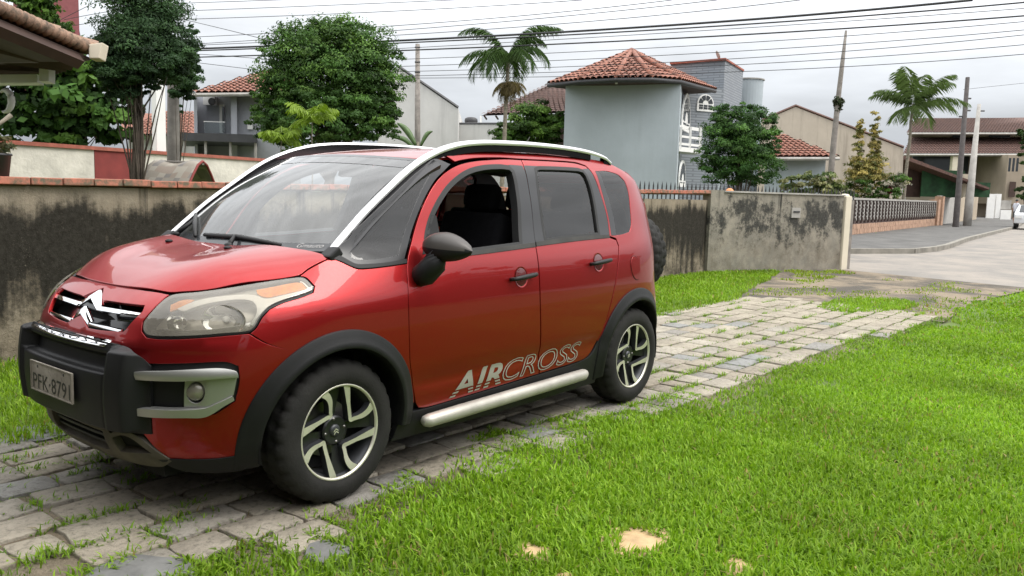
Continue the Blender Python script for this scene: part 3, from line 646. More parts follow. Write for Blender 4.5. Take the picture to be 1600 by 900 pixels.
MB().extrude([at(58, 93, 11.6), at(120, 93, 11.6), at(120, 98, 11.6), at(-200, 112, 11.6), at(-200, 106, 11.6)], tuple(_fw*.1)).build('fascia', M['cream'], porch)
MB().extrude([at(138, 69, 8.5), at(160, 66, 8.5), at(155, 91, 8.5), at(139, 91, 8.5)], tuple(_fw*.14)).build('gutter_end', M['cream'], porch, bevel=.01)
for uu in (-60, -190):
    q = at(uu, 120, 11.3); MB().prism([(q[0]-.09, q[1]-.09), (q[0]+.09, q[1]-.09), (q[0]+.09, q[1]+.09), (q[0]-.09, q[1]+.09)], 0, float(q[2])).build('porch_post', M['white'], porch)
q0, q1 = at(-230, 120, 12.2)[:2], at(-420, 120, 9.5)[:2]; MB().prism([q0, q1, q1+np.array([.3, -3.]), q0+np.array([.3, -3.])], 0, 2.7).build('porch_wall', M['roughwhite'], porch)
sc = MB(); sc.tube([at(4+11*math.cos(a)+3, 158+17*math.sin(a), 10.6) for a in np.linspace(-2.2, 1.9, 14)], [.012+.035*math.sin(i/13*math.pi) for i in range(14)], 8)
tag(sc.build('hanging_scroll', M['white'], smooth=True), 'white curved scroll ornament hanging under the porch', 'ornament')
tag(MB().box(tuple(at(72, 10, 42)), (2.2, 2.2, 9)).build('maroon_tower', plain('maroon_render', (.20, .06, .065), .85)), 'maroon tower block behind the tree at the top edge', 'building')
sp = at(119, 66, 90); spt = at(119, 24, 90)
tag(MB().tube([(sp[0], sp[1], 0), tuple(sp), tuple(spt)], [.5, .55, .02], 6).build('church_spire', M['darkgrey']), 'thin dark spire far behind the porch gutter', 'spire')

# ------------------------------------------------------------------ houses
def foot(u, D, v=200): return at(u, v, D)[:2]
def zat(u, v, D): return at(u, v, D)[2]
def facing(u0, u1, v0, v1, D, d1=None, depth=.06):
    """outline of a rectangular piece facing the viewer: columns u0-u1, rows v0 (top)-v1, and its thickness vector"""
    d1 = d1 or D; a, b_ = foot(u0, D, (v0+v1)/2), foot(u1, d1, (v0+v1)/2); um = (u0+u1)/2; dm = (D+d1)/2; z1, z0 = zat(um, v0, dm), zat(um, v1, dm)
    return [(a[0], a[1], z0), (b_[0], b_[1], z0), (b_[0], b_[1], z1), (a[0], a[1], z1)], tuple(np.array([_fw[0], _fw[1], 0])*depth)
def slab(name, u0, u1, v0, v1, D, mat, parent, d1=None, depth=.06, front=0.):
    pts, dv = facing(u0, u1, v0, v1, D-front, (d1 or D)-front, depth); return MB().extrude(pts, dv).build(name, mat, parent)
# grey-blue house with air conditioner
h = empty('grey_house', (*foot(360, 33), 0), 'grey-blue two-storey house with red tiled roof and wall air conditioner', 'house')
MB().prism([foot(305, 34), foot(362, 34), foot(362, 44), foot(305, 44)], 0, zat(330, 148, 34)).build('wall', M['greywall'], h)
MB().prism([foot(370, 33.2), foot(470, 33.2), foot(470, 44), foot(370, 44)], 0, zat(400, 147, 33.2)).build('wall', M['greywall'], h)
MB().prism([foot(361, 32.8), foot(370.4, 32.8), foot(370.4, 34.6), foot(361, 34.6)], 0, zat(365, 146, 32.8)).build('pier', M['greywall'], h)
MB().prism([foot(303.5, 32.9), foot(308.5, 32.9), foot(308.5, 34.3), foot(303.5, 34.3)], 0, zat(305, 148, 32.9)).build('pier', M['greywall'], h)
tiled(at(297, 147, 32.2), at(470, 145, 32.2), at(425, 110, 38), at(470, 110, 38), .24, .4).build('roof', M['tile'], h, fix=False)
MB().tube([tuple(at(297, 148.5, 32.1)), tuple(at(470, 146.5, 32.1))], .08, 6).build('gutter', M['concrete'], h)
ac = slab('air_conditioner', 322, 340, 152, 165, 33.9, M['white'], h, depth=-.35)
fc = at(331, 158.5, 33.5); MB().lathe([(.0, 0), (.13, 0), (.14, .02), (.15, 0)], 18, Matrix.Translation(fc) @ Matrix.Rotation(math.atan2(-_fw[1], -_fw[0])-math.pi/2, 4, 'Z')).build('fan_grille', M['darkgrey'], ac)
slab('door_frame', 343.5, 351.5, 164, 208, 33.98, M['white'], h, depth=-.05); slab('door_pane', 347.6, 350.8, 167, 207, 33.9, M['window_dark'], h, depth=-.03)
slab('balcony_glass', 319, 351, 191, 208, 33.0, M['glass'], h, depth=.02); slab('balcony_rail', 318, 351.5, 189.5, 191, 33.0, M['white'], h, depth=.06)
slab('shutter', 387, 395, 188, 202, 33.1, M['white'], h, depth=-.04)
cp = empty('carport', (*foot(340, 30.5), 0), 'black flat carport roof on posts before the grey house', 'carport')
MB().prism([foot(284, 30), foot(402, 30), foot(402, 35), foot(284, 35)], zat(340, 221, 30), zat(340, 208.5, 30)).build('roof_slab', M['darkgrey'], cp)
for u in (288, 321, 360, 399): MB().tube([(*foot(u, 30.2), 0), (*foot(u, 30.2), zat(u, 220, 30.2))], .05, 8).build('post', M['concrete'], cp)
rb = empty('red_roofed_house', (*foot(260, 46), 0), 'low house with orange tiled roof behind the white post', 'house')
MB().prism([foot(200, 47), foot(303, 47), foot(303, 55), foot(200, 55)], 0, zat(250, 210, 47)).build('wall', M['whitewall'], rb)
tiled(at(190, 212, 46), at(303, 212, 46), at(190, 176, 51), at(303, 179, 51), .25, .4).build('roof', M['tile'], rb, fix=False)
# white gabled wall
wg = empty('white_gable_building', (*foot(670, 41), 0), 'plain white building with one long sloping roof edge right of the big tree', 'building')
pts = [at(590, 240, 40), at(716, 240, 40), at(716, 168.5, 40), at(622, 104, 40), at(590, 124, 40)]
for q in pts[:2]: q[2] = 0
MB().extrude(pts, tuple(_fw*8)).build('wall', M['whitewall'], wg)
MB().tube([tuple(pts[2]+np.array([0, 0, .02])), tuple(pts[3]+np.array([0, 0, .02]))], .07, 4).build('roof_edge', M['darkgrey'], wg)
pts = [at(716.5, 240, 41), at(800, 240, 41), at(800, 193, 41), at(716.5, 193, 41)]
for q in pts[:2]: q[2] = 0
MB().extrude(pts, tuple(_fw*5)).build('annex_wall', M['whitewall'], wg)
MB().tube([tuple(pts[2]), tuple(pts[3])], .05, 4).build('annex_coping', M['darkgrey'], wg)
wt = at(736, 193, 43)
tk = MB().lathe([(.0, 0), (.30, 0), (.34, .12), (.32, .24), (.2, .31), (.0, .33)], 16, Matrix.Translation(wt) @ Matrix.Rotation(R_(90), 4, 'X')).build('water_tank', M['darkgrey'], smooth=True); tag(tk, 'small dark water tank on top of the white annex', 'water tank')
br = empty('brown_roofed_house', (*foot(830, 46), 0), 'house with a wide dark brown tiled roof beside the palm', 'house')
tiled(at(752, 181, 44), at(900, 176, 44), at(868, 128, 51), at(905, 122, 51), .26, .42).build('roof', M['tile_old'], br, fix=False)
MB().prism([foot(838, 46), foot(900, 46), foot(900, 54), foot(838, 54)], 0, zat(860, 178, 46)).build('wall', M['brown'], br)
for u in (757, 775, 795): MB().tube([tuple(at(u, 181.5, 44.2)), tuple(at(u+3, 186, 46))], .06, 4).build('rafter_end', M['brown'], br)
MB().tube([(*foot(751.5, 44), 0), tuple(at(751.5, 181, 44))], .05, 6).build('post', M['white'], br)

# pale blue house with the faceted tiled roof
bh = empty('blue_house', (*foot(970, 31), 0), 'pale blue house with blank wall and faceted terracotta roof', 'house')
za = zat(965, 128, 30.2)
MB().prism([foot(881.5, 30.9), foot(1060.5, 30.5), foot(1066, 35), foot(1130, 36), foot(1130, 42), foot(881.5, 42)], 0, za).build('wall', M['bluewall'], bh)
MB().prism([foot(1066, 34.4), foot(1128, 35.2), foot(1128, 38), foot(1066, 38)], 0, zat(1095, 138, 35)).build('side_wall', M['slatewall'], bh)
apex = at(987, 80.5, 33.5); ev = [at(857, 132, 31.4), at(905, 126.5, 30.0), at(962, 123, 29.3), at(1018, 122.5, 29.4), at(1062, 126, 30.2), at(1117, 141, 34)]
rt = MB()
for a, b_ in zip(ev[:-1], ev[1:]): 
    q = tiled(a, b_, apex, apex, .23, .4); rt.add(q.V, q.F)
rt.add([ev[0], apex, at(880, 131, 40), at(1117, 141, 40)], [(0, 1, 2), (1, 3, 2)])
rt.build('roof', M['tile'], bh, fix=False)
rd_ = MB()
for q in ev[1:5]: rd_.tube([tuple(q+np.array([0, 0, .08])), tuple(apex+np.array([0, 0, .06]))], .095, 7)
rd_.build('hip_ridges', M['tile'], bh, smooth=True)
gt = MB()
gt.tube([tuple(q-np.array([0, 0, .04])) for q in ev], .085, 7); gt.build('gutter', M['darkgrey'], bh, smooth=True)
sf = MB().add([tuple(q-np.array([0, 0, .09])) for q in ev]+[(*foot(987, 35), float(za)-.02)], [(i, i+1, 6) for i in range(5)]); sf.build('soffit', M['brown'], bh, fix=False)
MB().tube([tuple(at(963, 126, 29.6)), tuple(at(963, 131, 29.6))], .05, 6).build('spout', M['white'], bh)
tw = empty('slate_tower', (*foot(1090, 37.5), 0), 'grey slate-clad square tower rising behind the terracotta roof', 'tower')
zt_ = zat(1090, 95, 37)
MB().prism([foot(1043, 38.6), foot(1127, 37), foot(1156, 40), foot(1078, 42)], 0, [zt_]*4).build('wall', M['slatewall'], tw)
MB().prism([foot(1041.5, 38.5), foot(1127.5, 36.8), foot(1157.5, 40), foot(1078, 42.2)], zt_, zt_+.08).build('cap', M['redcap'], tw)
dq = at(1122, 86, 38); MB().lathe([(.0, .06), (.12, .05), (.22, 0), (.2, -.02), (.0, .02)], 14, Matrix.Translation(dq) @ Matrix.Rotation(R_(40), 4, 'Z') @ Matrix.Rotation(R_(25), 4, 'X')).build('dish', M['concrete'], tw, smooth=True)
cy = MB(); cc_ = np.array(foot(1165, 41.5)); rr_ = 23*41/FPX
cy.prism([(cc_[0]+rr_*math.cos(a), cc_[1]+rr_*math.sin(a)) for a in np.linspace(0, 2*math.pi, 33)[:-1]], 0, zat(1165, 127, 41.5)).build('round_turret', M['bluewall'], tw, smooth=False)
cy2 = MB().prism([(cc_[0]+(rr_+.06)*math.cos(a), cc_[1]+(rr_+.06)*math.sin(a)) for a in np.linspace(0, 2*math.pi, 33)[:-1]], zat(1165, 127, 41.5), zat(1165, 125.3, 41.5)).build('turret_coping', M['concrete'], tw)
def arched(name, u0, u1, v0, v1, D, parent, d1=None, cols=3, rows=4, fan=True):
    """white arched window: frame, muntins and dark panes"""
    d1 = d1 or D; a, b_ = np.array([*foot(u0, D, (v0+v1)/2), 0]), np.array([*foot(u1, d1, (v0+v1)/2), 0]); um = (u0+u1)/2; z1, z0 = zat(um, v0, (D+d1)/2), zat(um, v1, (D+d1)/2); W = np.linalg.norm(b_-a); e = (b_-a)/W; nrm = np.array([e[1], -e[0], 0]); 
    if nrm@(CAM-a) < 0: nrm = -nrm
    spring = z1-W*.5 if z1-W*.5 > z0 else z0+(z1-z0)*.55; ry = z1-spring
    P3 = lambda x, z, o_: tuple(a+e*x+np.array([0, 0, z])+nrm*o_)
    out = [(0, z0), (W, z0)]+[(W/2+W/2*math.cos(t), spring+ry*math.sin(t)) for t in np.linspace(0, math.pi, 13)]
    o = MB().extrude([P3(x, z, .0) for x, z in out], nrm*.05).build(name, M['white'], parent)
    fw_ = W*.09; gw, gz = (W-2*fw_), spring-z0-fw_
    for i in range(cols):
        for j in range(rows):
            x0 = fw_+gw*(i+.09)/cols; x1 = fw_+gw*(i+.91)/cols; q0 = z0+fw_+gz*(j+.1)/rows; q1 = z0+fw_+gz*(j+.9)/rows
            MB().extrude([P3(x0, q0, .05), P3(x1, q0, .05), P3(x1, q1, .05), P3(x0, q1, .05)], nrm*.012).build('pane', M['window_dark'], o)
    for i in range(4):
        t0, t1 = math.pi*(i+.08)/4, math.pi*(i+.92)/4; ri, ro = .18, .42
        seg = [P3(W/2+W*ro*math.cos(t), spring+.03+2*ry*ro*math.sin(t)*.98, .05) for t in np.linspace(t0, t1, 5)]+[P3(W/2+W*ri*math.cos(t), spring+.03+2*ry*ri*math.sin(t), .05) for t in np.linspace(t1, t0, 4)]
        MB().extrude(seg, nrm*.012).build('pane', M['window_dark'], o)
    return o
arched('window', 1088.5, 1114.5, 147.5, 174, 34.55, bh, 34.9, 3, 2)
arched('balcony_door', 1064.5, 1077.5, 146, 205, 32.0, bh, 34.2, 2, 5)
arched('porch_door', 1059.8, 1070, 250, 292, 32.0, bh, 33.6, 2, 3)
arched('small_window', 1141, 1147, 152, 166, 38.7, bh, 39.3, 1, 1)
bal = slab('balcony', 1061, 1096, 231, 238, 31.8, M['white'], bh, 33.0, depth=1.4)
for v0, v1 in ((198, 203), (213, 216.5), (224.5, 228)): slab('rail', 1061, 1096.5, v0, v1, 31.8, M['white'], bal, 33.0, depth=.07)
for u in (1062, 1077, 1093): slab('baluster_post', u, u+3.4, 198, 232, 31.78+(u-1061)*.034, M['white'], bal, depth=.09)

# tree, fence and shrubs in front of the blue house
b = at(1155, 300, 25); b[2] = 0
tree('round_garden_tree', 'rounded dark green tree in front of the slate tower', 'tree', b, [pxblob(1150, 215, 25, 55, 46), pxblob(1125, 195, 25, 28, 26), pxblob(1185, 195, 25, 34, 26), pxblob(1150, 180, 25, 30, 18), pxblob(1170, 262, 25, 50, 34), pxblob(1118, 258, 25, 28, 34), pxblob(1205, 235, 25, 18, 28), pxblob(1160, 240, 24.6, 50, 40)], 46000, .075, [(.034, .082, .02), (.048, .108, .024), (.026, .06, .016), (.062, .13, .028)], 21, r0=.09, clump=.27, per=90, kids=14, fill=.4)
b = at(512, 262, 27); b[2] = 0
tree('large_round_tree', 'large round dense tree behind the car roof', 'tree', b, [pxblob(520, 118, 27, 92, 82), pxblob(460, 120, 27, 52, 60), pxblob(575, 120, 27, 52, 62), pxblob(530, 62, 27, 62, 30), pxblob(425, 172, 27, 34, 48), pxblob(600, 165, 27, 28, 36), pxblob(515, 185, 26.5, 92, 46), pxblob(445, 200, 27, 46, 36), pxblob(580, 195, 27, 40, 34), pxblob(480, 82, 26.8, 50, 36)],
     120000, .095, [(.042, .09, .02), (.055, .115, .024), (.032, .068, .016), (.078, .145, .03)], 22, r0=.2, clump=.22, per=85, aspect=1.9, kids=26, fill=.4)
b = at(825, 232, 32); b[2] = 0
tree('hedge_bush', 'bright green bushy hedge left of the blue house', 'bush', b, [pxblob(828, 200, 32, 36, 36), pxblob(866, 205, 32, 24, 30), pxblob(795, 215, 32, 26, 24), pxblob(845, 190, 32, 24, 22)], 18000, .12, MG+[(.09, .16, .03)], 23, stems=2, r0=.05, clump=.36, per=110)
P_ = at(784, 235, 28); P_[2] = 0
palm('feather_palm', 'palm with arching feathery fronds left of the terracotta roof', P_, at(794, 92, 28), 13, 2.3, .55, (.075, .13, .045), 31, r0=.085, arch=2.1, up=(.3, 1.45), nl=56, width=.011)
po = bpy.data.objects['feather_palm']; V, T, C = [], [], []; rg = np.random.default_rng(5)
for k in range(26): frond(V, T, C, at(795, 128, 28), (math.cos(k*2.4), math.sin(k*2.4), rg.uniform(-.9, .3)), rg.uniform(.5, .9), 1.6, 16, .28, (.16, .125, .06), rg, .02)
big_mesh('dry_skirt', np.array(V), np.array(T), M['leaf'], po, np.array(C))
p = at(654, 238, 38); t_ = at(652.5, 69, 38)
wp = empty('utility_pole', (p[0], p[1], 0), 'weathered wooden utility pole in front of the white gable', 'pole')
MB().tube([(p[0], p[1], 0), (t_[0], t_[1], t_[2])], [.165, .10], 10).build('shaft', M['wood_pole'], wp, smooth=True)
for v in (74, 97, 113): q = at(652.3, v, 37.8); MB().tube([tuple(q-_right*.12), tuple(q+_right*.12)], .035, 6).build('insulator', M['darkgrey'], wp)
# young plants by the yard wall
for u, v, L, lab, sd in ((440, 215, .75, 'young yellow-green palm seedling left of the two by the yard wall', 1), (488, 190, .95, 'taller yellow-green young palm in front of the round tree', 2)):
    bq = at(u, 262, 17.5); bq[2] = 0
    palm('young_palm', lab, bq, at(u, v, 17.5), 8, L*.75, .26, (.15, .225, .025), 40+sd, r0=.016, arch=1.4, up=(.1, 1.2), width=.032, nl=13, group='young palms by the yard wall')
def banana(name, label, u, D, leaves):
    bq = at(u, 250, D); bq[2] = 0; o = empty(name, tuple(bq), label, 'plant'); 
    for (u0, v0, u1, v1, w) in leaves:
        a, b_ = at(u0, v0, D), at(u1, v1, D); ax = b_-a; n2 = np.cross(ax, _fw); n2 /= np.linalg.norm(n2); V = []; Fc = []
        for i in range(9):
            t = i/8; c = a+ax*t+np.array([0, 0, .18*math.sin(t*3.1)]); ww = w*math.sin(math.pi*min(1, .08+t*.92))**.7; V += [c-n2*ww+_fw*.05, c, c+n2*ww+_fw*.05]
        for i in range(8):
            for j in range(2): Fc.append((i*3+j, i*3+j+1, i*3+j+4, i*3+j+3))
        me_ = mesh('leaf', V, Fc, plain('banana_leaf', (.075, .13, .04), .5, var=.2), o, smooth=True); sm = me_.modifiers.new('t', 'SOLIDIFY'); sm.thickness = .01
    MB().tube([(bq[0], bq[1], 0), tuple(at(u, 222, D))], [.09, .05], 8).build('stem', M['palm_bark'], o, smooth=True)
banana('banana_plant', 'banana plant with two upright leaves at the foot of the wooden pole', 653, 36, [(650, 228, 620, 192, .13), (657, 228, 676, 205, .09), (648, 232, 612, 215, .1)])

# fence of pointed pickets behind the end wall
fo = empty('spike_fence', (*foot(1170, 19), 0), 'dark iron fence of pointed pickets above the end wall', 'fence')
fa, fb = np.array([*foot(1000, 17.2, 295), 0]), np.array([*foot(1335, 20.5, 295), 0]); nP = 58
pk = MB().box((0, 0, .80), (.03, .012, 1.6)).add([(-.015, -.006, 1.6), (.015, -.006, 1.6), (.015, .006, 1.6), (-.015, .006, 1.6), (0, 0, 1.70)], [(0, 1, 4), (1, 2, 4), (2, 3, 4), (3, 0, 4)]).build('picket', M['black'], fo); pk.matrix_parent_inverse = Matrix.Identity(4); pk0 = pk
ang = math.atan2(fb[1]-fa[1], fb[0]-fa[0])
for i in range(nP):
    q = fa+(fb-fa)*(i/(nP-1)); o = pk0 if i == 0 else pk0.copy()
    if i: COL.objects.link(o); o.parent = fo
    o.location = Vector((q[0], q[1], 0))-fo.location; o.rotation_euler.z = ang
for z in (.35, 1.48): MB().tube([(*fa[:2], z), (*fb[:2], z)], .018, 4).build('rail', M['black'], fo)
b = at(1272, 300, 21.5); b[2] = 0
tree('variegated_shrub', 'pale yellow-green shrub beside the gate post', 'shrub', b, [pxblob(1250, 290, 21.5, 26, 18), pxblob(1290, 288, 21.5, 24, 20), pxblob(1270, 300, 21.5, 40, 14)], 5200, .10, [(.13, .15, .06), (.10, .13, .04), (.17, .17, .08), (.06, .09, .03)], 51, stems=2, r0=.02, per=50)
for u, v, ru, rv, sd, lab in ((1340, 245, 16, 58, 1, 'tall thin shrub with yellow tips, nearer the blue house'), (1366, 232, 15, 62, 2, 'tall thin shrub with yellow tips, nearer the feathery street palm')):
    b = at(u, 305, 42); b[2] = 0
    tree('golden_shrub', lab, 'shrub', b, [pxblob(u, v, 42, ru*.6, rv*.75), pxblob(u-4, v+30, 42, ru, 28), pxblob(u+5, v+38, 42, ru*1.1, 26), pxblob(u+2, v-35, 42, ru*.5, 22)], 5200, .17, [(.30, .24, .075), (.22, .19, .06), (.12, .13, .04)], 52+sd, r0=.03, aspect=3.5, per=40, clump=.5, fill=.5, group='golden shrubs behind the fence')
b = at(1375, 312, 42); b[2] = 0
tree('lattice_plants', 'dark leafy plants behind the lattice wall with white blossoms', 'shrub', b, [pxblob(1345, 300, 41.5, 28, 18), pxblob(1385, 298, 42, 26, 16), pxblob(1402, 288, 42, 18, 18)], 5200, .13, MG+[(.32, .30, .24)], 56, stems=2, r0=.02, per=45)
V, T, C = leaf_cloud([pxblob(1389, 297, 42, 5, 9)], 160, .22, 57, [(.16, .02, .03), (.2, .035, .045)], 4., .6, per=20, fill=.7)
b = at(1389, 312, 42); o = empty('red_cordyline', (b[0], b[1], 0), 'small red-leaved plant above the lattice wall', 'plant'); big_mesh('leaves', V, T, M['leaf'], o, C); MB().tube([(b[0], b[1], 0), tuple(at(1389, 300, 42))], .03, 6).build('stem', M['bark'], o)
# leaning bare palm trunk with a clump growing on it
p = at(1296, 300, 27); p[2] = 0; pts = [p, at(1300, 250, 27), at(1309, 160, 27), at(1316, 100, 27), at(1322, 48, 27)]
dp = empty('bare_palm_trunk', tuple(p), 'leaning bare trunk with a dark tuft growing half way up', 'trunk')
MB().tube(pts, [.11, .10, .085, .07, .04], 10).build('stem', M['wood_pole'], dp, smooth=True)
V, T, C = leaf_cloud([pxblob(1310, 160, 27, 10, 9), pxblob(1309, 170, 27, 6, 9)], 900, .14, 60, [(.035, .04, .02), (.06, .055, .035), (.03, .045, .02)], 4., .3, per=10, fill=.8); big_mesh('tuft', V, T, M['leaf'], dp, C)
P_ = at(1410, 305, 43); P_[2] = 0
palm('street_palm', 'shorter palm with spiky upright top between the leaning trunk and dark pole', P_, at(1427, 163, 43), 13, 2.7, .75, (.11, .165, .055), 61, r0=.10, arch=1.25, up=(-.1, 1.55), nl=46, width=.014)

# houses on the right
bg = empty('beige_gable_house', (*foot(1300, 48), 0), 'stained beige gable wall behind the leaning trunk', 'house')
pts = [at(1150, 300, 48), at(1412, 300, 48), at(1412, 230, 48), at(1243, 165, 48), at(1150, 205, 48)]
for q in pts[:2]: q[2] = 0
MB().extrude(pts, tuple(_fw*9)).build('wall', M['beigewall'], bg)
MB().tube([tuple(pts[2]), tuple(pts[3]), tuple(pts[4])], .08, 4).build('roof_edge', M['tile_old'], bg)
sh = empty('small_red_roofed_house', (*foot(1260, 36), 0), 'small pale house with red hipped roof beside the round tree', 'house')
MB().prism([foot(1200, 36.6), foot(1294, 36.6), foot(1294, 42), foot(1200, 42)], 0, zat(1260, 246, 36.6)).build('wall', M['bluewall'], sh)
tiled(at(1196, 246, 35.8), at(1311, 246, 36.2), at(1214, 212, 39.5), at(1225, 214, 39.5), .24, .38).build('roof', M['tile'], sh, fix=False)
MB().tube([tuple(at(1196, 248, 35.7)), tuple(at(1311, 248, 36.1))], .08, 6).build('gutter', M['concrete'], sh)
M['tan_dim'] = plain('eave_shade_tan_render', (.30, .25, .19), .9, var=.2, scale=.5)  # villa tan darkened: the shade under its eaves is in the colour
rh = empty('brown_roofed_villa', (*foot(1520, 84), 0), 'large house with two tiers of brown tiled roof at the right', 'house')
tiled(at(1418, 208, 85), at(1640, 208, 85), at(1432, 186, 91), at(1640, 183, 91), .3, .45).build('upper_roof', M['tile_old'], rh, fix=False)
MB().prism([foot(1424, 87), foot(1640, 87), foot(1640, 97), foot(1424, 97)], 0, zat(1520, 207, 87)).build('wall', M['tan_dim'], rh)
tiled(at(1412, 241, 83), at(1640, 241, 83), at(1424, 216, 87), at(1640, 214, 87), .3, .45).build('lower_roof', M['tile_old'], rh, fix=False)
MB().tube([tuple(at(1412, 242, 82.9)), tuple(at(1640, 242, 82.9))], .12, 4).build('gutter', M['concrete'], rh); MB().tube([tuple(at(1418, 209, 84.9)), tuple(at(1640, 209, 84.9))], .12, 4).build('gutter', M['concrete'], rh)
for u0, u1, v0, v1 in ((1488, 1508, 209.5, 215), (1545, 1578, 209.5, 215), (1425, 1486, 244, 268), (1498, 1512, 244, 275), (1544, 1563, 244, 275)): slab('window', u0, u1, v0, v1, 86.9, M['window_dark'], rh, depth=-.1)
for u in (1487, 1563): slab('column', u, u+8, 242, 300, 83.3, M['cream'], rh, depth=.5)
wing = slab('side_wing', 1572, 1640, 243, 320, 82, M['tan_dim'], rh, depth=6.)
for u in (1575, 1581, 1587): slab('window', u, u+3.6, 247, 268, 81.9, M['window_dark'], wing, depth=-.08)
slab('doorway', 1576.5, 1586, 284, 308, 81.9, M['brown'], wing, depth=-.08)
cpt = empty('lean_to_shelter', (*foot(1480, 51), 0), 'sloping lean-to roof with green mesh screen behind the street wall', 'shelter')
MB().extrude([at(1414, 243, 50), at(1546, 293, 50), at(1546, 296.5, 50), at(1414, 249, 50)], tuple(_fw*5)).build('roof_slab', M['tile_old'], cpt)
slab('green_screen', 1440, 1506, 266, 308, 51, M['green'], cpt, depth=.1); slab('green_screen', 1514, 1547, 285, 308, 50.6, M['green'], cpt, depth=.1); slab('dark_bay', 1416, 1440, 252, 308, 51.5, M['brown'], cpt, depth=.1); slab('post', 1506.5, 1513, 272, 308, 50.5, M['cream'], cpt, depth=.3)
b = at(1604, 300, 66); b[2] = 0
tree('dark_street_tree', 'dark tree cut by the right edge above the parked car', 'tree', b, [pxblob(1606, 228, 66, 16, 30), pxblob(1600, 295, 66, 12, 22)], 2500, .3, DG, 64, r0=.15)
# poles by the street
def pole(name, label, p0, p1, D, mat, r0, r1, arms):
    a = at(*p0, D); t = at(*p1, D); o = empty(name, (a[0], a[1], 0), label, 'pole'); MB().tube([(a[0], a[1], 0), tuple(a), tuple(t)], [r0*1.05, r0, r1], 9).build('shaft', mat, o, smooth=True)
    for s, side in arms:
        q = a+(t-a)*s; MB().tube([tuple(q), tuple(q+_right*side)], .05, 6).build('insulator', M['darkgrey'], o)
    return o
pole('dark_street_pole', 'dark leaning wooden pole at the end of the lattice wall', (1493, 356), (1512, 121), 47, M['dark_pole'], .17, .11, [(.78, .3), (.86, .28), (.74, -.3)])
pole('pale_street_pole', 'pale concrete pole behind the dark leaning pole', (1515, 310), (1530, 163), 50, M['concrete'], .23, .10, [(.93, .35)])
# lattice garden wall on the far corner
lw = empty('lattice_wall', (-35, -6.6, 0), 'dark lattice block wall on a tan brick base across the road', 'wall')
La, Lb = Vector((-29.3, -6.45, 0)), Vector((-50.0, -7.9, 0)); L0 = Vector((-26.5, -8.0, 0)); d = (Lb-La).normalized(); n_ = Vector((-d.y, d.x, 0)); Ln = (Lb-La).length
if n_.y < 0: n_ = -n_
nb = 48; blk = MB(); bw = Ln/nb
for j in range(3):
    for i in range(nb):
        a = La+d*(bw*(i+.5*(j % 2))); blk.box(a+Vector((0, 0, .02+.19*j)), (bw*.94, .22+.01*((i*7+j) % 3), .185), Matrix.Rotation(math.atan2(d.y, d.x), 3, 'Z'))
blk.build('brick_base', M['brickbase'], lw)
MB().prism([(La+n_*.06)[:2], (Lb+n_*.06)[:2], (Lb-n_*.1)[:2], (La-n_*.1)[:2]], .1, 1.44).build('lattice_backing', M['lattice'], lw)
opening_dot = MB(); barz = MB()  # pale blocks stand in for the bright see-through openings of the lattice
for i in range(32):
    a = La+d*(Ln/32*(i+.5))+n_*.10
    for j in range(5): opening_dot.box(a+Vector((0, 0, .72+.15*j)), (.19, .05, .10), Matrix.Rotation(math.atan2(d.y, d.x), 3, 'Z') @ Matrix.Rotation(R_(45), 3, 'Y'))
    barz.box(a+d*(Ln/64)+Vector((0, 0, .98)), (.03, .07, .9), Matrix.Rotation(math.atan2(d.y, d.x), 3, 'Z'))
tag(opening_dot.build('lattice_opening_dots', M['concrete'], lw), kind='stuff'); tag(barz.build('lattice_bars', M['lattice'], lw), kind='stuff')
MB().prism([(La+n_*.12)[:2], (Lb+n_*.12)[:2], (Lb-n_*.12)[:2], (La-n_*.12)[:2]], 1.44, 1.52).build('coping', M['concrete'], lw)
MB().box(Lb+Vector((0, 0, .8)), (.5, .5, 1.6)).build('end_pillar', M['brickbase'], lw)
sw = empty('street_wall', (-60, -9, 0), 'plain grey and beige street wall beyond the dark pole', 'wall')
Sa, Sb, Sc = Vector((-51.2, -7.9, 0)), Vector((-62, -9.1, 0)), Vector((-78, -10.6, 0))
MB().prism([(Sa)[:2], (Sb)[:2], (Sb+Vector((0, -.2, 0)))[:2], (Sa+Vector((0, -.2, 0)))[:2]], 0, 1.85).build('grey_panel', M['concrete'], sw); MB().prism([(Sb)[:2], (Sc)[:2], (Sc+Vector((0, -.2, 0)))[:2], (Sb+Vector((0, -.2, 0)))[:2]], 0, 2.0).build('beige_panel', M['tan'], sw)
MB().box(Sa+Vector((0.1, 0, .9)), (.45, .45, 1.8)).build('pillar', M['brickbase'], sw)
g1 = empty('white_gate_wall', (*foot(1560, 70), 0), 'white walled gateway at the far end of the street wall', 'gate')
slab('gate_leaf', 1543, 1554, 303, 341, 57, M['white'], g1, depth=.12); slab('gate_pier', 1556, 1563.5, 303, 341, 57, M['white'], g1, depth=.3); slab('low_wall', 1563.5, 1580, 328, 343, 57, M['white'], g1, depth=.2); slab('railing', 1563.5, 1580, 313, 327, 57.1, M['concrete'], g1, depth=.05)
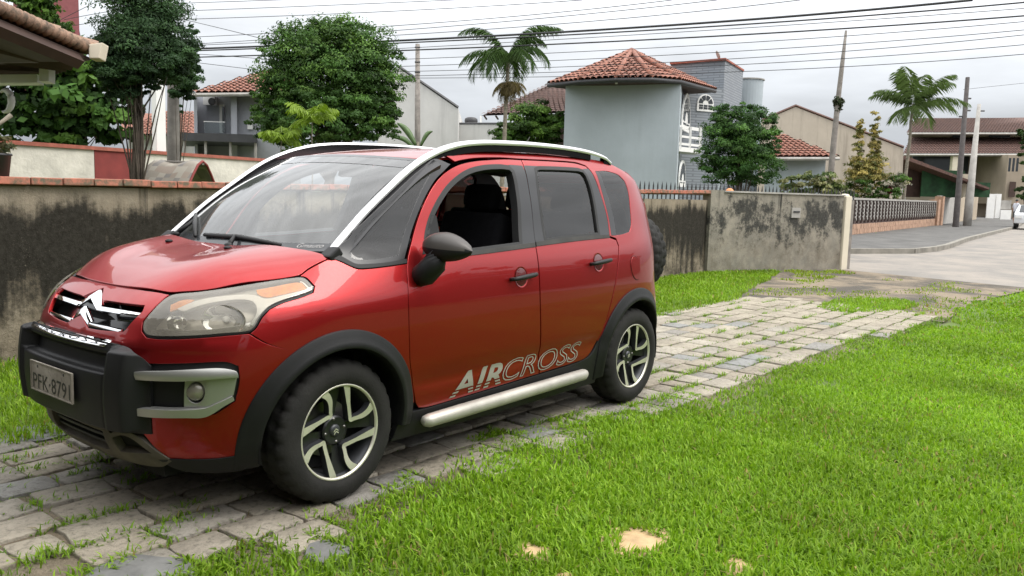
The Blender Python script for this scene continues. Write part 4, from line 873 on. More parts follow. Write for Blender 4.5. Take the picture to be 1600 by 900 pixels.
# cables
CABLES = [((262, 18), (640, 3), (1000, -14)), ((250, 6), (430, 0), (700, -12)), ((262, 31), (560, 20), (910, 0)), ((267, 26), (340, 43), (430, 66)), ((300, 58), (560, 44), (1050, 0)), ((300, 69), (640, 46), (1120, 0)), ((300, 71), (700, 50), (1250, 0)),
          ((250, 78), (800, 54.5), (1520, 0)), ((250, 81), (800, 59), (1640, 0)), ((250, 91), (800, 72), (1640, 21.5)), ((620, 76), (1000, 54), (1640, 10)), ((620, 93), (1000, 76), (1640, 30)), ((620, 104), (1100, 83), (1640, 43)), ((620, 112), (1160, 91), (1640, 50)), ((620, 119), (1155, 101), (1640, 66)), ((640, 122), (1000, 117), (1640, 81)),
          ((300, 84), (360, 88), (430, 94)), ((300, 97), (350, 103), (415, 111)), ((85, 36), (120, 18), (165, -4)), ((100, 31), (130, 25), (170, 18)), ((100, 42), (140, 36), (180, 29)), ((1505, 140), (1560, 134), (1640, 126))]
CN = ['topmost thin cable left of the sky', 'short thin cable leaving the top edge above the conifer', 'thin cable crossing high above the round tree', 'cable slanting down from the conifer to the round tree', 'upper cable of the bundle entering the palm crown', 'second cable of the bundle entering the palm crown', 'third cable of the bundle entering the palm crown',
      'thickest black cable crossing the whole sky', 'black cable just below the thickest one', 'black cable third from the thickest', 'thin cable between the black cables right of the palm', 'thin cable above the terracotta roof apex', 'thin cable crossing the terracotta roof apex', 'thin cable meeting the top of the slate tower', 'thin cable crossing the upper slate tower', 'lowest long cable crossing the slate tower', 'short cable drooping from the conifer, upper', 'short cable drooping from the conifer, lower', 'steep cable at the top left behind the porch', 'flat cable left of the conifer, upper', 'flat cable left of the conifer, lower', 'faint cable running off the dark street pole']
for (a, b_, c), nm, i in zip(CABLES, CN, range(99)):
    Da, Dc = (30., 22.) if i < 16 else (30., 30.)
    if i == 21: Da = Dc = 47
    A, B, Cc = at(*a, Da), at(*b_, Da+(Dc-Da)*(b_[0]-a[0])/(c[0]-a[0])), at(*c, Dc); pts = []
    for k in range(25):
        t = k/24; tb = (b_[0]-a[0])/(c[0]-a[0]); l0 = (t-tb)*(t-1)/(tb); l1 = t*(t-1)/(tb*(tb-1)); l2 = t*(t-tb)/(1-tb); pts.append(A*l0+B*l1+Cc*l2)
    th = .034 if i == 7 else (.022 if i in (8, 9) else .010)
    tag(MB().tube(pts, th, 6).build('overhead_cable', M['cable'], smooth=True), nm, 'cable', 'overhead cables')
# white car at the right edge and a passer-by
def simple_car(name, label, loc, rz, paint):
    o = empty(name, loc, label, 'car'); prof = [(-2., .35), (-2.02, .75), (-1.9, .95), (-1.35, 1.0), (-.75, 1.42), (.75, 1.44), (1.45, .98), (2.0, .9), (2.05, .35)]
    mb = MB(); n = len(prof); V = []
    for y_, s in ((-.82, 1), (.82, 1)): V += [(x, y_*(1 if z < 1.1 else .82), z) for x, z in prof]
    mb.add(V, [tuple(range(n-1, -1, -1)), tuple(range(n, 2*n))]+[(i, (i+1) % n, n+(i+1) % n, n+i) for i in range(n)]); b_ = mb.build('body', paint, o, bevel=.05, smooth=True); b_.matrix_parent_inverse = Matrix.Identity(4)
    for s in (-1, 1):
        w = MB().extrude([(-1.15, s*.76, 1.02), (1.2, s*.76, 1.02), (.7, s*.70, 1.36), (-.7, s*.70, 1.36)], (0, s*.03, 0)).build('side_window', M['window_dark'], o); w.matrix_parent_inverse = Matrix.Identity(4)
        for x in (-1.25, 1.25):
            w = MB().lathe([(.0, .1), (.17, .1), (.2, .08), (.3, .09), (.32, .0), (.3, -.09), (0, -.09)], 20, Matrix.Translation((x, s*.74, .32))).build('wheel', M['black'], o, smooth=True); w.matrix_parent_inverse = Matrix.Identity(4)
    for nm, x, pts in (('windscreen', 1, [(1.40, -.6, 1.0), (1.40, .6, 1.0), (.80, .55, 1.40), (.80, -.55, 1.40)]), ('rear_window', -1, [(-1.32, -.6, 1.02), (-1.32, .6, 1.02), (-.80, .55, 1.38), (-.80, -.55, 1.38)])):
        w = MB().extrude(pts, (x*.03, 0, .03)).build(nm, M['window_dark'], o); w.matrix_parent_inverse = Matrix.Identity(4)
    for s in (-.6, .6):
        w = MB().box((2.03, s, .72), (.06, .3, .14)).build('headlight', M['white'], o); w.matrix_parent_inverse = Matrix.Identity(4)
    o.rotation_euler.z = rz; return o
wc = at(1609, 361, 51); simple_car('parked_car', 'white car cut by the right edge of the street', (wc[0], wc[1], 0), R_(6), plain('white_car_paint', (.62, .63, .64), .3, coat=1.))
# passer-by: one skinned body
def person(loc, rz):
    o = empty('person', loc, 'person in pale shirt and dark shorts walking away down the street', 'person')
    J = {'pel': (0, 0, .95), 'spi': (0, .01, 1.2), 'che': (0, 0, 1.40), 'nec': (0, 0, 1.52), 'hd': (0, .02, 1.63), 'ht': (0, .02, 1.74)}
    for s, n in ((1, 'l'), (-1, 'r')): J.update({'hi'+n: (.09*s, 0, .9), 'kn'+n: (.1*s, .06*s, .5), 'an'+n: (.1*s, -.04*s, .08), 'to'+n: (.1*s, .12-.04*s, .03), 'sh'+n: (.18*s, 0, 1.43), 'el'+n: (.24*s, -.03, 1.15), 'wr'+n: (.25*s, .05, .92), 'ha'+n: (.25*s, .08, .83)})
    R = {'pel': .13, 'spi': .13, 'che': .15, 'nec': .055, 'hd': .095, 'ht': .06, 'hi': .095, 'kn': .06, 'an': .04, 'to': .035, 'sh': .06, 'el': .045, 'wr': .032, 'ha': .035}
    E_ = [('pel', 'spi'), ('spi', 'che'), ('che', 'nec'), ('nec', 'hd'), ('hd', 'ht')]
    for n in 'lr': E_ += [('pel', 'hi'+n), ('hi'+n, 'kn'+n), ('kn'+n, 'an'+n), ('an'+n, 'to'+n), ('che', 'sh'+n), ('sh'+n, 'el'+n), ('el'+n, 'wr'+n), ('wr'+n, 'ha'+n)]
    ks = list(J); me = bpy.data.meshes.new('body'); me.from_pydata([J[k] for k in ks], [(ks.index(a), ks.index(b_)) for a, b_ in E_], []); b_ = link('body', me, o, [M['skin'], M['shirt'], M['trousers']]); b_.matrix_parent_inverse = Matrix.Identity(4)
    sk = b_.modifiers.new('skin', 'SKIN'); sb = b_.modifiers.new('sub', 'SUBSURF'); sb.levels = sb.render_levels = 2
    for i, k in enumerate(ks): r = R.get(k) or R[k[:2]]; me.skin_vertices[0].data[i].radius = (r, r); me.skin_vertices[0].data[i].use_root = (k == 'pel')
    dg = bpy.context.evaluated_depsgraph_get(); nm = bpy.data.meshes.new_from_object(b_.evaluated_get(dg)); b_.modifiers.clear(); b_.data = nm
    if len(nm.materials) < 3:
        nm.materials.clear()
        for q in ('skin', 'shirt', 'trousers'): nm.materials.append(M[q])
    for p_ in nm.polygons:
        z = p_.center.z; p_.material_index = 1 if (.93 < z < 1.5 and not (abs(p_.center.x) > .2 and z < 1.2)) else (2 if .5 < z <= .93 and abs(p_.center.x) < .2 else 0); p_.use_smooth = True
    MB().sphere((0, -.0, 1.68), (.088, .1, .09), 10, 7).build('hair', M['black'], o, smooth=True).matrix_parent_inverse = Matrix.Identity(4)
    o.rotation_euler.z = rz
pq = at(1586, 345, 58); person((pq[0], pq[1], 0.06), R_(60))
# the house at the viewer's back: it shades the near paving and shows as dark shapes in the bonnet and doors
oh = empty('host_house', (9, 5, 0), 'low house at the viewer\'s back, reflected darkly in the bonnet', 'house')
MB().prism([(5.3, -2.6), (5.3, 9.0), (14, 9.0), (14, -2.6)], 0, 2.9).build('wall', M['brown'], oh)
tiled((4.3, 9.8, 2.75), (4.3, -3.4, 2.75), (9.5, 8.8, 4.9), (9.5, -2.4, 4.9), .5, .7).build('roof', M['tile_old'], oh, fix=False)
MB().box((4.9, 3.2, 2.68), (1.2, 13.2, .05)).build('eave_soffit', M['brown'], oh)
for y_ in (.2, 6.8): MB().box((5.27, y_, 1.5), (.08, 1.5, 1.2)).build('window', M['window_dark'], oh)
# across the lawn, outside the frame but mirrored in the doors: a hedge with a brown-walled house behind it
b = np.array([-9., 13., 0])
hb = empty('neighbour_house', (-14, 17, 0), 'brown-walled house across the lawn, reflected in the car doors', 'house')
MB().prism([(-34, 15), (6, 15), (6, 24), (-34, 24)], 0, 3.0).build('wall', M['brown'], hb)
tiled((6.5, 14.2, 2.95), (-34.5, 14.2, 2.95), (2, 19.5, 4.6), (-30, 19.5, 4.6), .6, .8).build('roof', M['tile_old'], hb, fix=False)
for k, x in enumerate((-20, -12, -3, 4)):
    tree('lawn_tree', ('tree across the lawn', 'second tree across the lawn', 'third tree across the lawn', 'fourth tree across the lawn')[k]+', seen only as a reflection in the car', 'tree', (x, 12.5, 0), [(x, 12.5, 3.0, 2.0, 1.6, 1.5), (x+1.2, 12.7, 2.2, 1.5, 1.3, 1.1)], 1400, .4, DG, 70+k, r0=.15, kids=3)
# ------------------------------------------------------------------ the car's skin as smooth functions

def nspline(xs,ys):
    xs=np.array(xs,float);ys=np.array(ys,float);n=len(xs);h=np.diff(xs)
    A=np.eye(n);b=np.zeros(n)
    for i in range(1,n-1):
        A[i,i-1]=h[i-1];A[i,i]=2*(h[i-1]+h[i]);A[i,i+1]=h[i];b[i]=6*((ys[i+1]-ys[i])/h[i]-(ys[i]-ys[i-1])/h[i-1])
    m=np.linalg.solve(A,b)
    def f(x):
        x=np.asarray(x,float);xc=np.clip(x,xs[0],xs[-1]);i=np.clip(np.searchsorted(xs,xc)-1,0,n-2)
        a=xs[i+1]-xc;c=xc-xs[i];hh=h[i]
        v=m[i]*a**3/(6*hh)+m[i+1]*c**3/(6*hh)+(ys[i]/hh-m[i]*hh/6)*a+(ys[i+1]/hh-m[i+1]*hh/6)*c
        # linear extrapolation
        s0=(ys[1]-ys[0])/h[0]-h[0]*(2*m[0]+m[1])/6; s1=(ys[-1]-ys[-2])/h[-1]+h[-1]*(2*m[-1]+m[-2])/6
        return v+np.where(x<xs[0],(x-xs[0])*s0,0)+np.where(x>xs[-1],(x-xs[-1])*s1,0)
    return f
ZL=[.14,.28,.40,.55,.70,.80,.90,.98,1.06,1.12,1.20,1.32,1.45,1.56,1.64]
XF=nspline(ZL,[1.86,2.02,2.06,2.075,2.06,2.03,1.965,1.86,1.70,1.56,1.42,1.30,1.25,1.22,1.2])
SW=nspline(ZL,[.775,.815,.835,.852,.862,.862,.856,.846,.828,.808,.780,.745,.703,.658,.60])
XR=nspline(ZL,[-1.72,-1.87,-1.93,-1.95,-1.92,-1.88,-1.865,-1.86,-1.857,-1.853,-1.847,-1.83,-1.79,-1.69,-1.50])
def ss(a,b,x):
    t=np.clip((np.asarray(x,float)-a)/(b-a),0,1);return t*t*(3-2*t)
NF,NR=3.0,3.6
XA,XB=1.1,-1.1
def taper(x,z):
    kf=.105*ss(.88,1.16,z); a=np.clip((x-.4)/.8,0,3)**2
    kr=.035-.03*ss(.85,1.25,z); b=np.clip((-.4-x)/1.3,0,3)**2
    return (1-kf*a)*(1-kr*b)
_ph=np.linspace(0,np.pi/2,401)
def _se(ph,n): 
    c=np.clip(np.cos(ph),0,1);s=np.clip(np.sin(ph),0,1)
    r=(c**n+s**n)**(-1/n)
    return r*c,r*s
_c,_s=_se(_ph,NF);_LF=np.concatenate([[0],np.cumsum(np.hypot(np.diff(_c)*.95,np.diff(_s)*.86))])
_c2,_s2=_se(_ph,NR);_LR=np.concatenate([[0],np.cumsum(np.hypot(np.diff(_c2)*.8,np.diff(_s2)*.86))])
S1=_LF[-1];S2=S1+(XA-XB);S3=S2+_LR[-1]
def F(s,z,off=0.):
    """outer skin of the left half: s = arc length from the nose centre, z = height"""
    s=np.asarray(s,float);z=np.asarray(z,float)
    sg=np.where(s<0,-1.,1.);s=np.abs(s)
    sg=np.where(s>S3,-sg,sg);s=np.where(s>S3,2*S3-s,s)
    pf=np.interp(s,_LF,_ph);cf,sf=_se(pf,NF)
    pr=np.interp(S3-s,_LR,_ph);cr,sr=_se(pr,NR)
    xf=XA+(XF(z)-XA)*cf; xm=XA-(s-S1); xr=XB+(XR(z)-XB)*cr
    x=np.where(s<S1,xf,np.where(s<S2,xm,xr))
    w=SW(z)*np.where(s<S1,sf,np.where(s<S2,1.,sr))
    # shallow crease low on the doors
    w=w-.012*np.exp(-((z-.475)/.045)**2)*ss(.95,.7,x)*ss(-.98,-.72,x)
    # shoulder line
    y=w*taper(x,z)
    P=np.stack(np.broadcast_arrays(x,y*sg,z),-1)
    if np.any(off):
        P=P+Fn(s*sg,z)*np.asarray(off)[...,None]
    return P
def Fn(s,z):
    e=1e-3
    a=F(np.asarray(s)+e,z)-F(np.asarray(s)-e,z);b=F(s,np.asarray(z)+e)-F(s,np.asarray(z)-e)
    n=np.cross(a,b);n=n/np.linalg.norm(n,axis=-1,keepdims=True)
    sgn=np.where(np.asarray(s)>=0,1,1)
    # outward: y component sign = sign(s) or x>0 at nose
    P=F(s,z);o=np.sign((n*np.stack([P[...,0]*.25,P[...,1],0*P[...,2]],-1)).sum(-1,keepdims=True))
    return n*np.where(o==0,1,o)
HC=nspline([.9,1.1,1.22,1.464,1.6,1.75,1.85,1.905,1.97],[1.163,1.147,1.137,1.108,1.084,1.042,.995,.962,.92])
HE=nspline([.9,1.1,1.245,1.361,1.418,1.58,1.73,1.842,1.95],[.04,.05,.062,.090,.112,.104,.086,.046,.03])
HY=nspline([.9,1.1,1.245,1.361,1.418,1.58,1.73,1.842,1.95],[.74,.735,.728,.724,.735,.672,.590,.446,.33])
def HOOD(x,y):
    a=np.abs(y);w=HY(x)
    return HC(x)+.024*ss(.12,.48,a)*ss(1.9,1.6,x)-HE(x)*np.clip(a/w,0,1.15)**5
RC=nspline([-1.6,-1.3,-.9,-.3,.1,.4,.55,.7],[1.575,1.62,1.645,1.66,1.65,1.622,1.598,1.56])
def ROOF(x,y): 
    a=np.abs(y)
    return RC(x)-.045*(a/.64)**2.6
# ------------------------------------------------------------------ car materials
def make_paint():
    t = NT('red_metallic_paint'); v = t.new('ShaderNodeTexNoise'); v.inputs['Scale'].default_value = 900.; t.l.new(t.obj(), v.inputs['Vector'])
    c = t.mix(t.rng(v.outputs['Fac'], .4, .65), (.275, .007, .009), (.37, .012, .013)); dirt = t.rng(t.noise(3., 7, .6), .45, .8, 0., .05)
    sep = t.new('ShaderNodeSeparateXYZ'); t.l.new(t.pos(), sep.inputs[0]); low = t.math('MULTIPLY', t.rng(sep.outputs['Z'], .55, .25), t.rng(t.noise(7., 7, .65), .40, .75, .0, .22))
    c = t.mix(t.math('ADD', dirt, low, True), c, (.10, .045, .035)); t.set(Base_Color=c, Metallic=.8, Roughness=.38); t.b.inputs['Coat Weight'].default_value = .8; t.b.inputs['Coat Roughness'].default_value = .015; t.b.inputs['Coat IOR'].default_value = 1.42; return t.m
M['paint'] = make_paint()
M['plastic'] = plain('black_trim_plastic', (.0085, .0085, .009), .5, spec=.3, var=.25, scale=5, bump=.12, bscale=300)
M['plastic_dusty'] = plain('dusty_trim_plastic', (.03, .028, .025), .7, var=.35, scale=7, bump=.12, bscale=200)
M['gloss_black'] = plain('gloss_black_trim', (.012, .012, .013), .12, var=.1)
M['pillar'] = plain('satin_black_film', (.022, .022, .024), .3, var=.1)
M['rubber'] = plain('rubber_seal', (.014, .014, .014), .6, var=.15)
M['tyre'] = plain('tyre_rubber', (.0145, .0138, .0125), .8, spec=.3, var=.35, scale=9, bump=.2, bscale=80)
M['silver'] = plain('silver_trim_paint', (.40, .40, .38), .38, .75, var=.06, scale=4)
M['bar_silver'] = plain('satin_silver_bar', (.72, .72, .72), .3, .6, var=.03)
M['sill_silver'] = plain('dirty_silver_tube', (.42, .40, .35), .42, .35, var=.25, scale=5)
M['chrome'] = plain('chrome', (.86, .87, .88), .05, 1., var=.02)
M['machined'] = plain('machined_alloy', (.66, .63, .54), .34, .6, var=.12, scale=8)
M['alloy_dark'] = plain('black_alloy', (.018, .018, .019), .3, .2, var=.2)
M['alloy_grey'] = plain('grey_alloy', (.055, .057, .062), .4, .5, var=.2)
M['brake'] = plain('brake_steel', (.20, .19, .18), .4, .9, var=.2)
M['cloth'] = plain('dark_seat_cloth', (.007, .007, .008), .95, spec=.1, var=.2, scale=30, bump=.2, bscale=200)
M['dash'] = plain('dashboard_plastic', (.011, .011, .0115), .75, var=.1)
M['under'] = plain('underbody_black', (.010, .010, .010), .95, var=.2)
M['tan_lip'] = plain('dusty_bumper_lip', (.115, .10, .08), .75, var=.35, scale=8)
M['reflector'] = plain('lamp_reflector', (.80, .80, .78), .10, 1., var=.03)
M['lamp_grey'] = plain('lamp_housing_grey', (.40, .38, .34), .3, .4, var=.1, scale=8)
M['lamp_white'] = plain('lamp_trim_white', (.88, .86, .82), .25, .0, var=.03)
M['amber'] = plain('amber_reflector', (.95, .27, .012), .25, .0, var=.2, scale=40)
M['tail_red'] = plain('tail_lamp_red', (.35, .01, .012), .1, var=.1, coat=1.)
M['windshield'] = glass_thin('windshield_glass', (.76, .80, .795), 1.45, .07, (.60, .62, .61))
M['tint'] = glass_thin('tinted_glass', (.33, .32, .32), .85, .012, (.4, .38, .35))
M['lens'] = glass_thin('headlamp_lens', (.88, .86, .80), .9, .15, (.86, .79, .67))
def make_plate():
    t = NT('dirty_number_plate'); n = t.noise(9., 8, .65); c = t.mix(t.rng(n, .35, .6), (.33, .30, .26), (.20, .175, .145)); c = t.mix(t.rng(t.noise(34., 7, .7), .55, .72, 0., .8), c, (.075, .06, .05)); t.set(Base_Color=c, Roughness=.7); return t.m
M['plate'] = make_plate(); M['ink'] = plain('plate_ink', (.02, .018, .017), .6, var=.2)
M['decal'] = plain('grey_decal', (.28, .265, .225), .4, .2, var=.06); M['sticker'] = plain('sticker_white', (.36, .35, .34), .5)

car = empty('parked_hatchback', (0, 0, 0), 'dusty red five-door crossover hatchback parked on the paved drive', 'car')

# ------------------------------------------------------------------ panel builder
def smooth_poly(pts, step=.016, corner=38., closed=True):
    P = [np.array(p, float) for p in pts]; n = len(P); out = []
    def is_corner(i):
        if not closed and i in (0, n-1): return True
        a, b, c = P[(i-1) % n], P[i], P[(i+1) % n]; u, v = b-a, c-b; return math.degrees(math.acos(np.clip(u@v/(np.linalg.norm(u)*np.linalg.norm(v)+1e-12), -1, 1))) > corner
    cf = [is_corner(i) for i in range(n)]
    for i in range(n if closed else n-1):
        p1, p2 = P[i], P[(i+1) % n]; p0 = p1-(p2-p1) if cf[i] else P[(i-1) % n]; p3 = p2+(p2-p1) if cf[(i+1) % n] else P[(i+2) % n]
        L = np.linalg.norm(p2-p1); m1 = (p2-p0)/(1+np.linalg.norm(p1-p0)/(L+1e-9)); m2 = (p3-p1)/(1+np.linalg.norm(p3-p2)/(L+1e-9)); k = max(1, int(math.ceil(L/step)))
        for j in range(k):
            t = j/k; t2, t3 = t*t, t*t*t; out.append((2*t3-3*t2+1)*p1+(t3-2*t2+t)*m1+(-2*t3+3*t2)*p2+(t3-t2)*m2)
    if not closed: out.append(P[-1])
    return np.array(out)
def inset(P, g):
    a = np.roll(P, 1, 0); b = np.roll(P, -1, 0); t = b-a; t /= np.linalg.norm(t, axis=1)[:, None]+1e-12; area = (P[:, 0]*b[:, 1]-b[:, 0]*P[:, 1]).sum(); n = np.stack([-t[:, 1], t[:, 0]], 1)*(1 if area > 0 else -1); return P+n*g
def inside(pts, poly):
    x, y = pts[:, 0], pts[:, 1]; r = np.zeros(len(pts), bool); a = poly; b = np.roll(poly, -1, 0)
    for (x0, y0), (x1, y1) in zip(a, b):
        c = ((y0 > y) != (y1 > y)); 
        if y1 != y0: r ^= c & (x < (x1-x0)*(y-y0)/(y1-y0)+x0)
    return r
def fill(outer, holes, step):
    allp = [outer]+holes; pts = np.concatenate(allp); edges = []; k = 0
    for q in allp: n = len(q); edges += [(k+i, k+(i+1) % n) for i in range(n)]; k += n
    lo, hi = outer.min(0), outer.max(0); gx, gy = np.meshgrid(np.arange(lo[0]+step*.4, hi[0], step), np.arange(lo[1]+step*.4, hi[1], step)); g = np.stack([gx.ravel(), gy.ravel()], 1); ok = inside(g, outer)
    for hq in holes: ok &= ~inside(g, hq)
    g = g[ok]; d = np.full(len(g), 9.)
    for i in range(len(pts)): d = np.minimum(d, ((g-pts[i])**2).sum(1))
    g = g[d > (step*.42)**2]
    allv = np.concatenate([pts, g]) if len(g) else pts
    r = delaunay_2d_cdt([Vector(p) for p in allv], edges, [], 0, 1e-7); V = np.array([tuple(v) for v in r[0]]); T = np.array([tuple(f) for f in r[2] if len(f) == 3]); c = V[T].mean(1); ok = inside(c, outer)
    for hq in holes: ok &= ~inside(c, hq)
    T = T[ok]; return V, T
def boundary(T):
    from collections import Counter
    cnt = Counter()
    for a, b, c in T:
        for e in ((a, b), (b, c), (c, a)): cnt[tuple(sorted(e))] += 1
    return [(a, b) for t in T for a, b in ((t[0], t[1]), (t[1], t[2]), (t[2], t[0])) if cnt[tuple(sorted((a, b)))] == 1]
def skin_mesh(name, V2, T, fn, mat, parent, thick=.016, lip=.0025):
    """map a flat triangulation through fn(p)->(points, normals); rolled edge and return flange"""
    P, N = fn(V2); T = np.array(T); g = np.cross(P[T[:, 1]]-P[T[:, 0]], P[T[:, 2]]-P[T[:, 0]]); flip = (g*N[T[:, 0]]).sum(1) < 0; T[flip] = T[flip][:, ::-1]
    V = list(P); NN = list(N); Fc = [tuple(t) for t in T]
    if thick:
        for a, b in boundary(T):
            ta = P[b]-P[a]; o = np.cross(ta, (N[a]+N[b])/2); o /= np.linalg.norm(o)+1e-12; k = len(V); s = .7071
            V += [P[a], P[b], P[b]-N[b]*lip+o*lip*.6, P[a]-N[a]*lip+o*lip*.6, P[b]-N[b]*thick+o*lip*.6, P[a]-N[a]*thick+o*lip*.6, P[b]-N[b]*lip+o*lip*.6, P[a]-N[a]*lip+o*lip*.6]
            NN += [N[a], N[b], (N[b]+o)*s, (N[a]+o)*s, o, o, o, o]; Fc += [(k+1, k, k+3, k+2), (k+6, k+7, k+5, k+4)]
    return mesh(name, V, Fc, mat, parent, normals=NN)
def on_F(off=0., bulge=None, sgn=1):
    def fn(V2):
        s, z = V2[:, 0]*sgn, V2[:, 1]; o = off+(bulge(V2[:, 0], z) if bulge else 0.); P = F(s, z)+Fn(s, z)*np.broadcast_to(o, s.shape)[:, None]
        if bulge is None: return P, Fn(s, z)
        e = 2e-3
        def G(a, b): return F(a*sgn, b)+Fn(a*sgn, b)*(off+bulge(a, b))[:, None]
        N = np.cross(G(V2[:, 0]+e, z)-G(V2[:, 0]-e, z), G(V2[:, 0], z+e)-G(V2[:, 0], z-e)); N /= np.linalg.norm(N, axis=1)[:, None]; N *= np.sign((N*Fn(s, z)).sum(1))[:, None]; return P, N
    return fn
def panel(name, pts, mat, parent, holes=(), off=0., step=.045, gap=.0022, thick=.016, side=1, bulge=None, corner=38., bstep=.016):
    outer = inset(smooth_poly(pts, bstep, corner), gap); hs = [smooth_poly(h, bstep, corner) for h in holes]
    V2, T = fill(outer, hs, step); return skin_mesh(name, V2, T, on_F(off, bulge, side), mat, parent, thick)
def sx(x): return S1+XA-x            # arc length on the straight flank at station x
def arc(cx, cz, r, a0, a1, n=22):
    """wheel-arch arc in (s, z)"""
    out = []
    for t in np.linspace(R_(a0), R_(a1), n):
        x, z = cx+r*math.cos(t), cz+r*math.sin(t); out.append((s_of(x, z), z))
    return out
_sg = np.linspace(0, S3, 3000)
def s_of(x, z):
    P = F(_sg, np.full(3000, z)); return float(np.interp(-x, -P[:, 0], _sg))
def heightfield(name, poly, fn, mat, parent, step=.04, thick=.014, gap=.002, holes=(), bstep=.02, corner=38.):
    outer = inset(smooth_poly(poly, bstep, corner), gap); V2, T = fill(outer, [smooth_poly(h, bstep, corner) for h in holes], step)
    def f(V2):
        x, y = V2[:, 0], V2[:, 1]; e = 1e-3; z = fn(x, y); N = np.stack([-(fn(x+e, y)-fn(x-e, y))/(2*e), -(fn(x, y+e)-fn(x, y-e))/(2*e), np.ones_like(x)], 1); N /= np.linalg.norm(N, axis=1)[:, None]; return np.stack([x, y, z], 1), N
    return skin_mesh(name, V2, T, f, mat, parent, thick)
def flat_text(txt, size, shear=0., outline=0., xs=1., spacing=1., bold=0.):
    cu = bpy.data.curves.new('t', 'FONT'); cu.body = txt; cu.size = size; cu.shear = shear; cu.space_character = spacing; cu.resolution_u = 4; cu.offset = bold
    if outline: cu.fill_mode = 'NONE'; cu.bevel_depth = outline; cu.bevel_resolution = 0
    ob = bpy.data.objects.new('t', cu); COL.objects.link(ob); dg = bpy.context.evaluated_depsgraph_get(); dg.update(); me = bpy.data.meshes.new_from_object(ob.evaluated_get(dg)); bpy.data.objects.remove(ob); bpy.data.curves.remove(cu)
    bm = bmesh.new(); bm.from_mesh(me); bmesh.ops.scale(bm, vec=(xs, 1, 1), verts=bm.verts); bpy.data.meshes.remove(me); return bm
def cut(bm, lo=None, hi=None, step=None):
    geom = lambda: bm.verts[:]+bm.edges[:]+bm.faces[:]
    if lo is not None: bmesh.ops.bisect_plane(bm, geom=geom(), plane_co=(0, lo, 0), plane_no=(0, 1, 0), clear_inner=True)
    if hi is not None: bmesh.ops.bisect_plane(bm, geom=geom(), plane_co=(0, hi, 0), plane_no=(0, 1, 0), clear_outer=True)
    if step:
        ys = [v.co.y for v in bm.verts]
        for y_ in np.arange(min(ys)+step, max(ys), step): bmesh.ops.bisect_plane(bm, geom=geom(), plane_co=(0, y_, 0), plane_no=(0, 1, 0))
    return bm
def bm_mesh(name, bm, mat, parent, fn):
    bm.verts.ensure_lookup_table(); V = np.array([tuple(v.co) for v in bm.verts]); Fc = [tuple(v.index for v in f.verts) for f in bm.faces]; bm.free(); return mesh(name, fn(V), Fc, mat, parent)

# ------------------------------------------------------------------ body panels
HL = [(.458, .816), (.442, .847), (.454, .895), (.474, .934), (.503, .953), (.613, .967), (.748, .986), (.887, 1.006), (1.074, 1.023), (1.114, 1.015), (1.163, .984), (1.156, .966), (1.096, .952), (1.004, .933), (.95, .911), (.927, .88), (.915, .838), (.893, .821), (.80, .814), (.678, .804), (.546, .796), (.49, .798)]
FW = (1.282, .335); RW = (-1.268, .335); RA = .425
fr_arc_back = arc(*FW, RA, 0, 62)        # from the bumper side upwards
# bumper skin, both halves in one piece
half = [(.0, .962), (.10, .9615), (.20, .9585), (.32, .957), (.416, .956), (.480, .952), (.466, .936), (.446, .895), (.434, .847), (.449, .812), (.484, .790), (.546, .788), (.678, .796), (.80, .806), (.898, .812), (.985, .765)]
af = arc(*FW, RA, 62, -4)
half += [(s_of(FW[0]+RA*math.cos(R_(63)), FW[1]+RA*math.sin(R_(63)))-.004, FW[1]+RA*math.sin(R_(63)))]+af[1:]+[(af[-1][0]-.05, .292), (.75, .284), (.60, .284), (.545, .335), (.49, .400), (.44, .425), (.2, .425), (0, .425)]
def mirror_poly(h): return h+[(-a, b) for a, b in h[::-1] if abs(a) > 1e-6]
GR = [(0, .943), (.030, .930), (.090, .9), (.12, .903), (.392, .908), (.403, .885), (.362, .808), (.345, .799), (.10, .786), (.075, .795), (0, .833)]
grille_hole = GR+[(-a, b) for a, b in GR[-2:0:-1]]
fog_hole = [(.485, .690), (.70, .702), (.83, .704), (.880, .684), (.890, .62), (.878, .535), (.80, .485), (.485, .474)]
bumper = panel('front_bumper', mirror_poly(half), M['paint'], car, holes=[grille_hole, fog_hole, [(-a, b) for a, b in fog_hole]], step=.04, corner=30, bulge=lambda s, z: .006*np.exp(-((z-.755)/.02)**2)*ss(.95, .6, np.abs(s)))
panel('bumper_backing', [(-.46, .93), (.46, .93), (.46, .75), (-.46, .75)], M['under'], bumper, off=-.07, thick=0, gap=0)
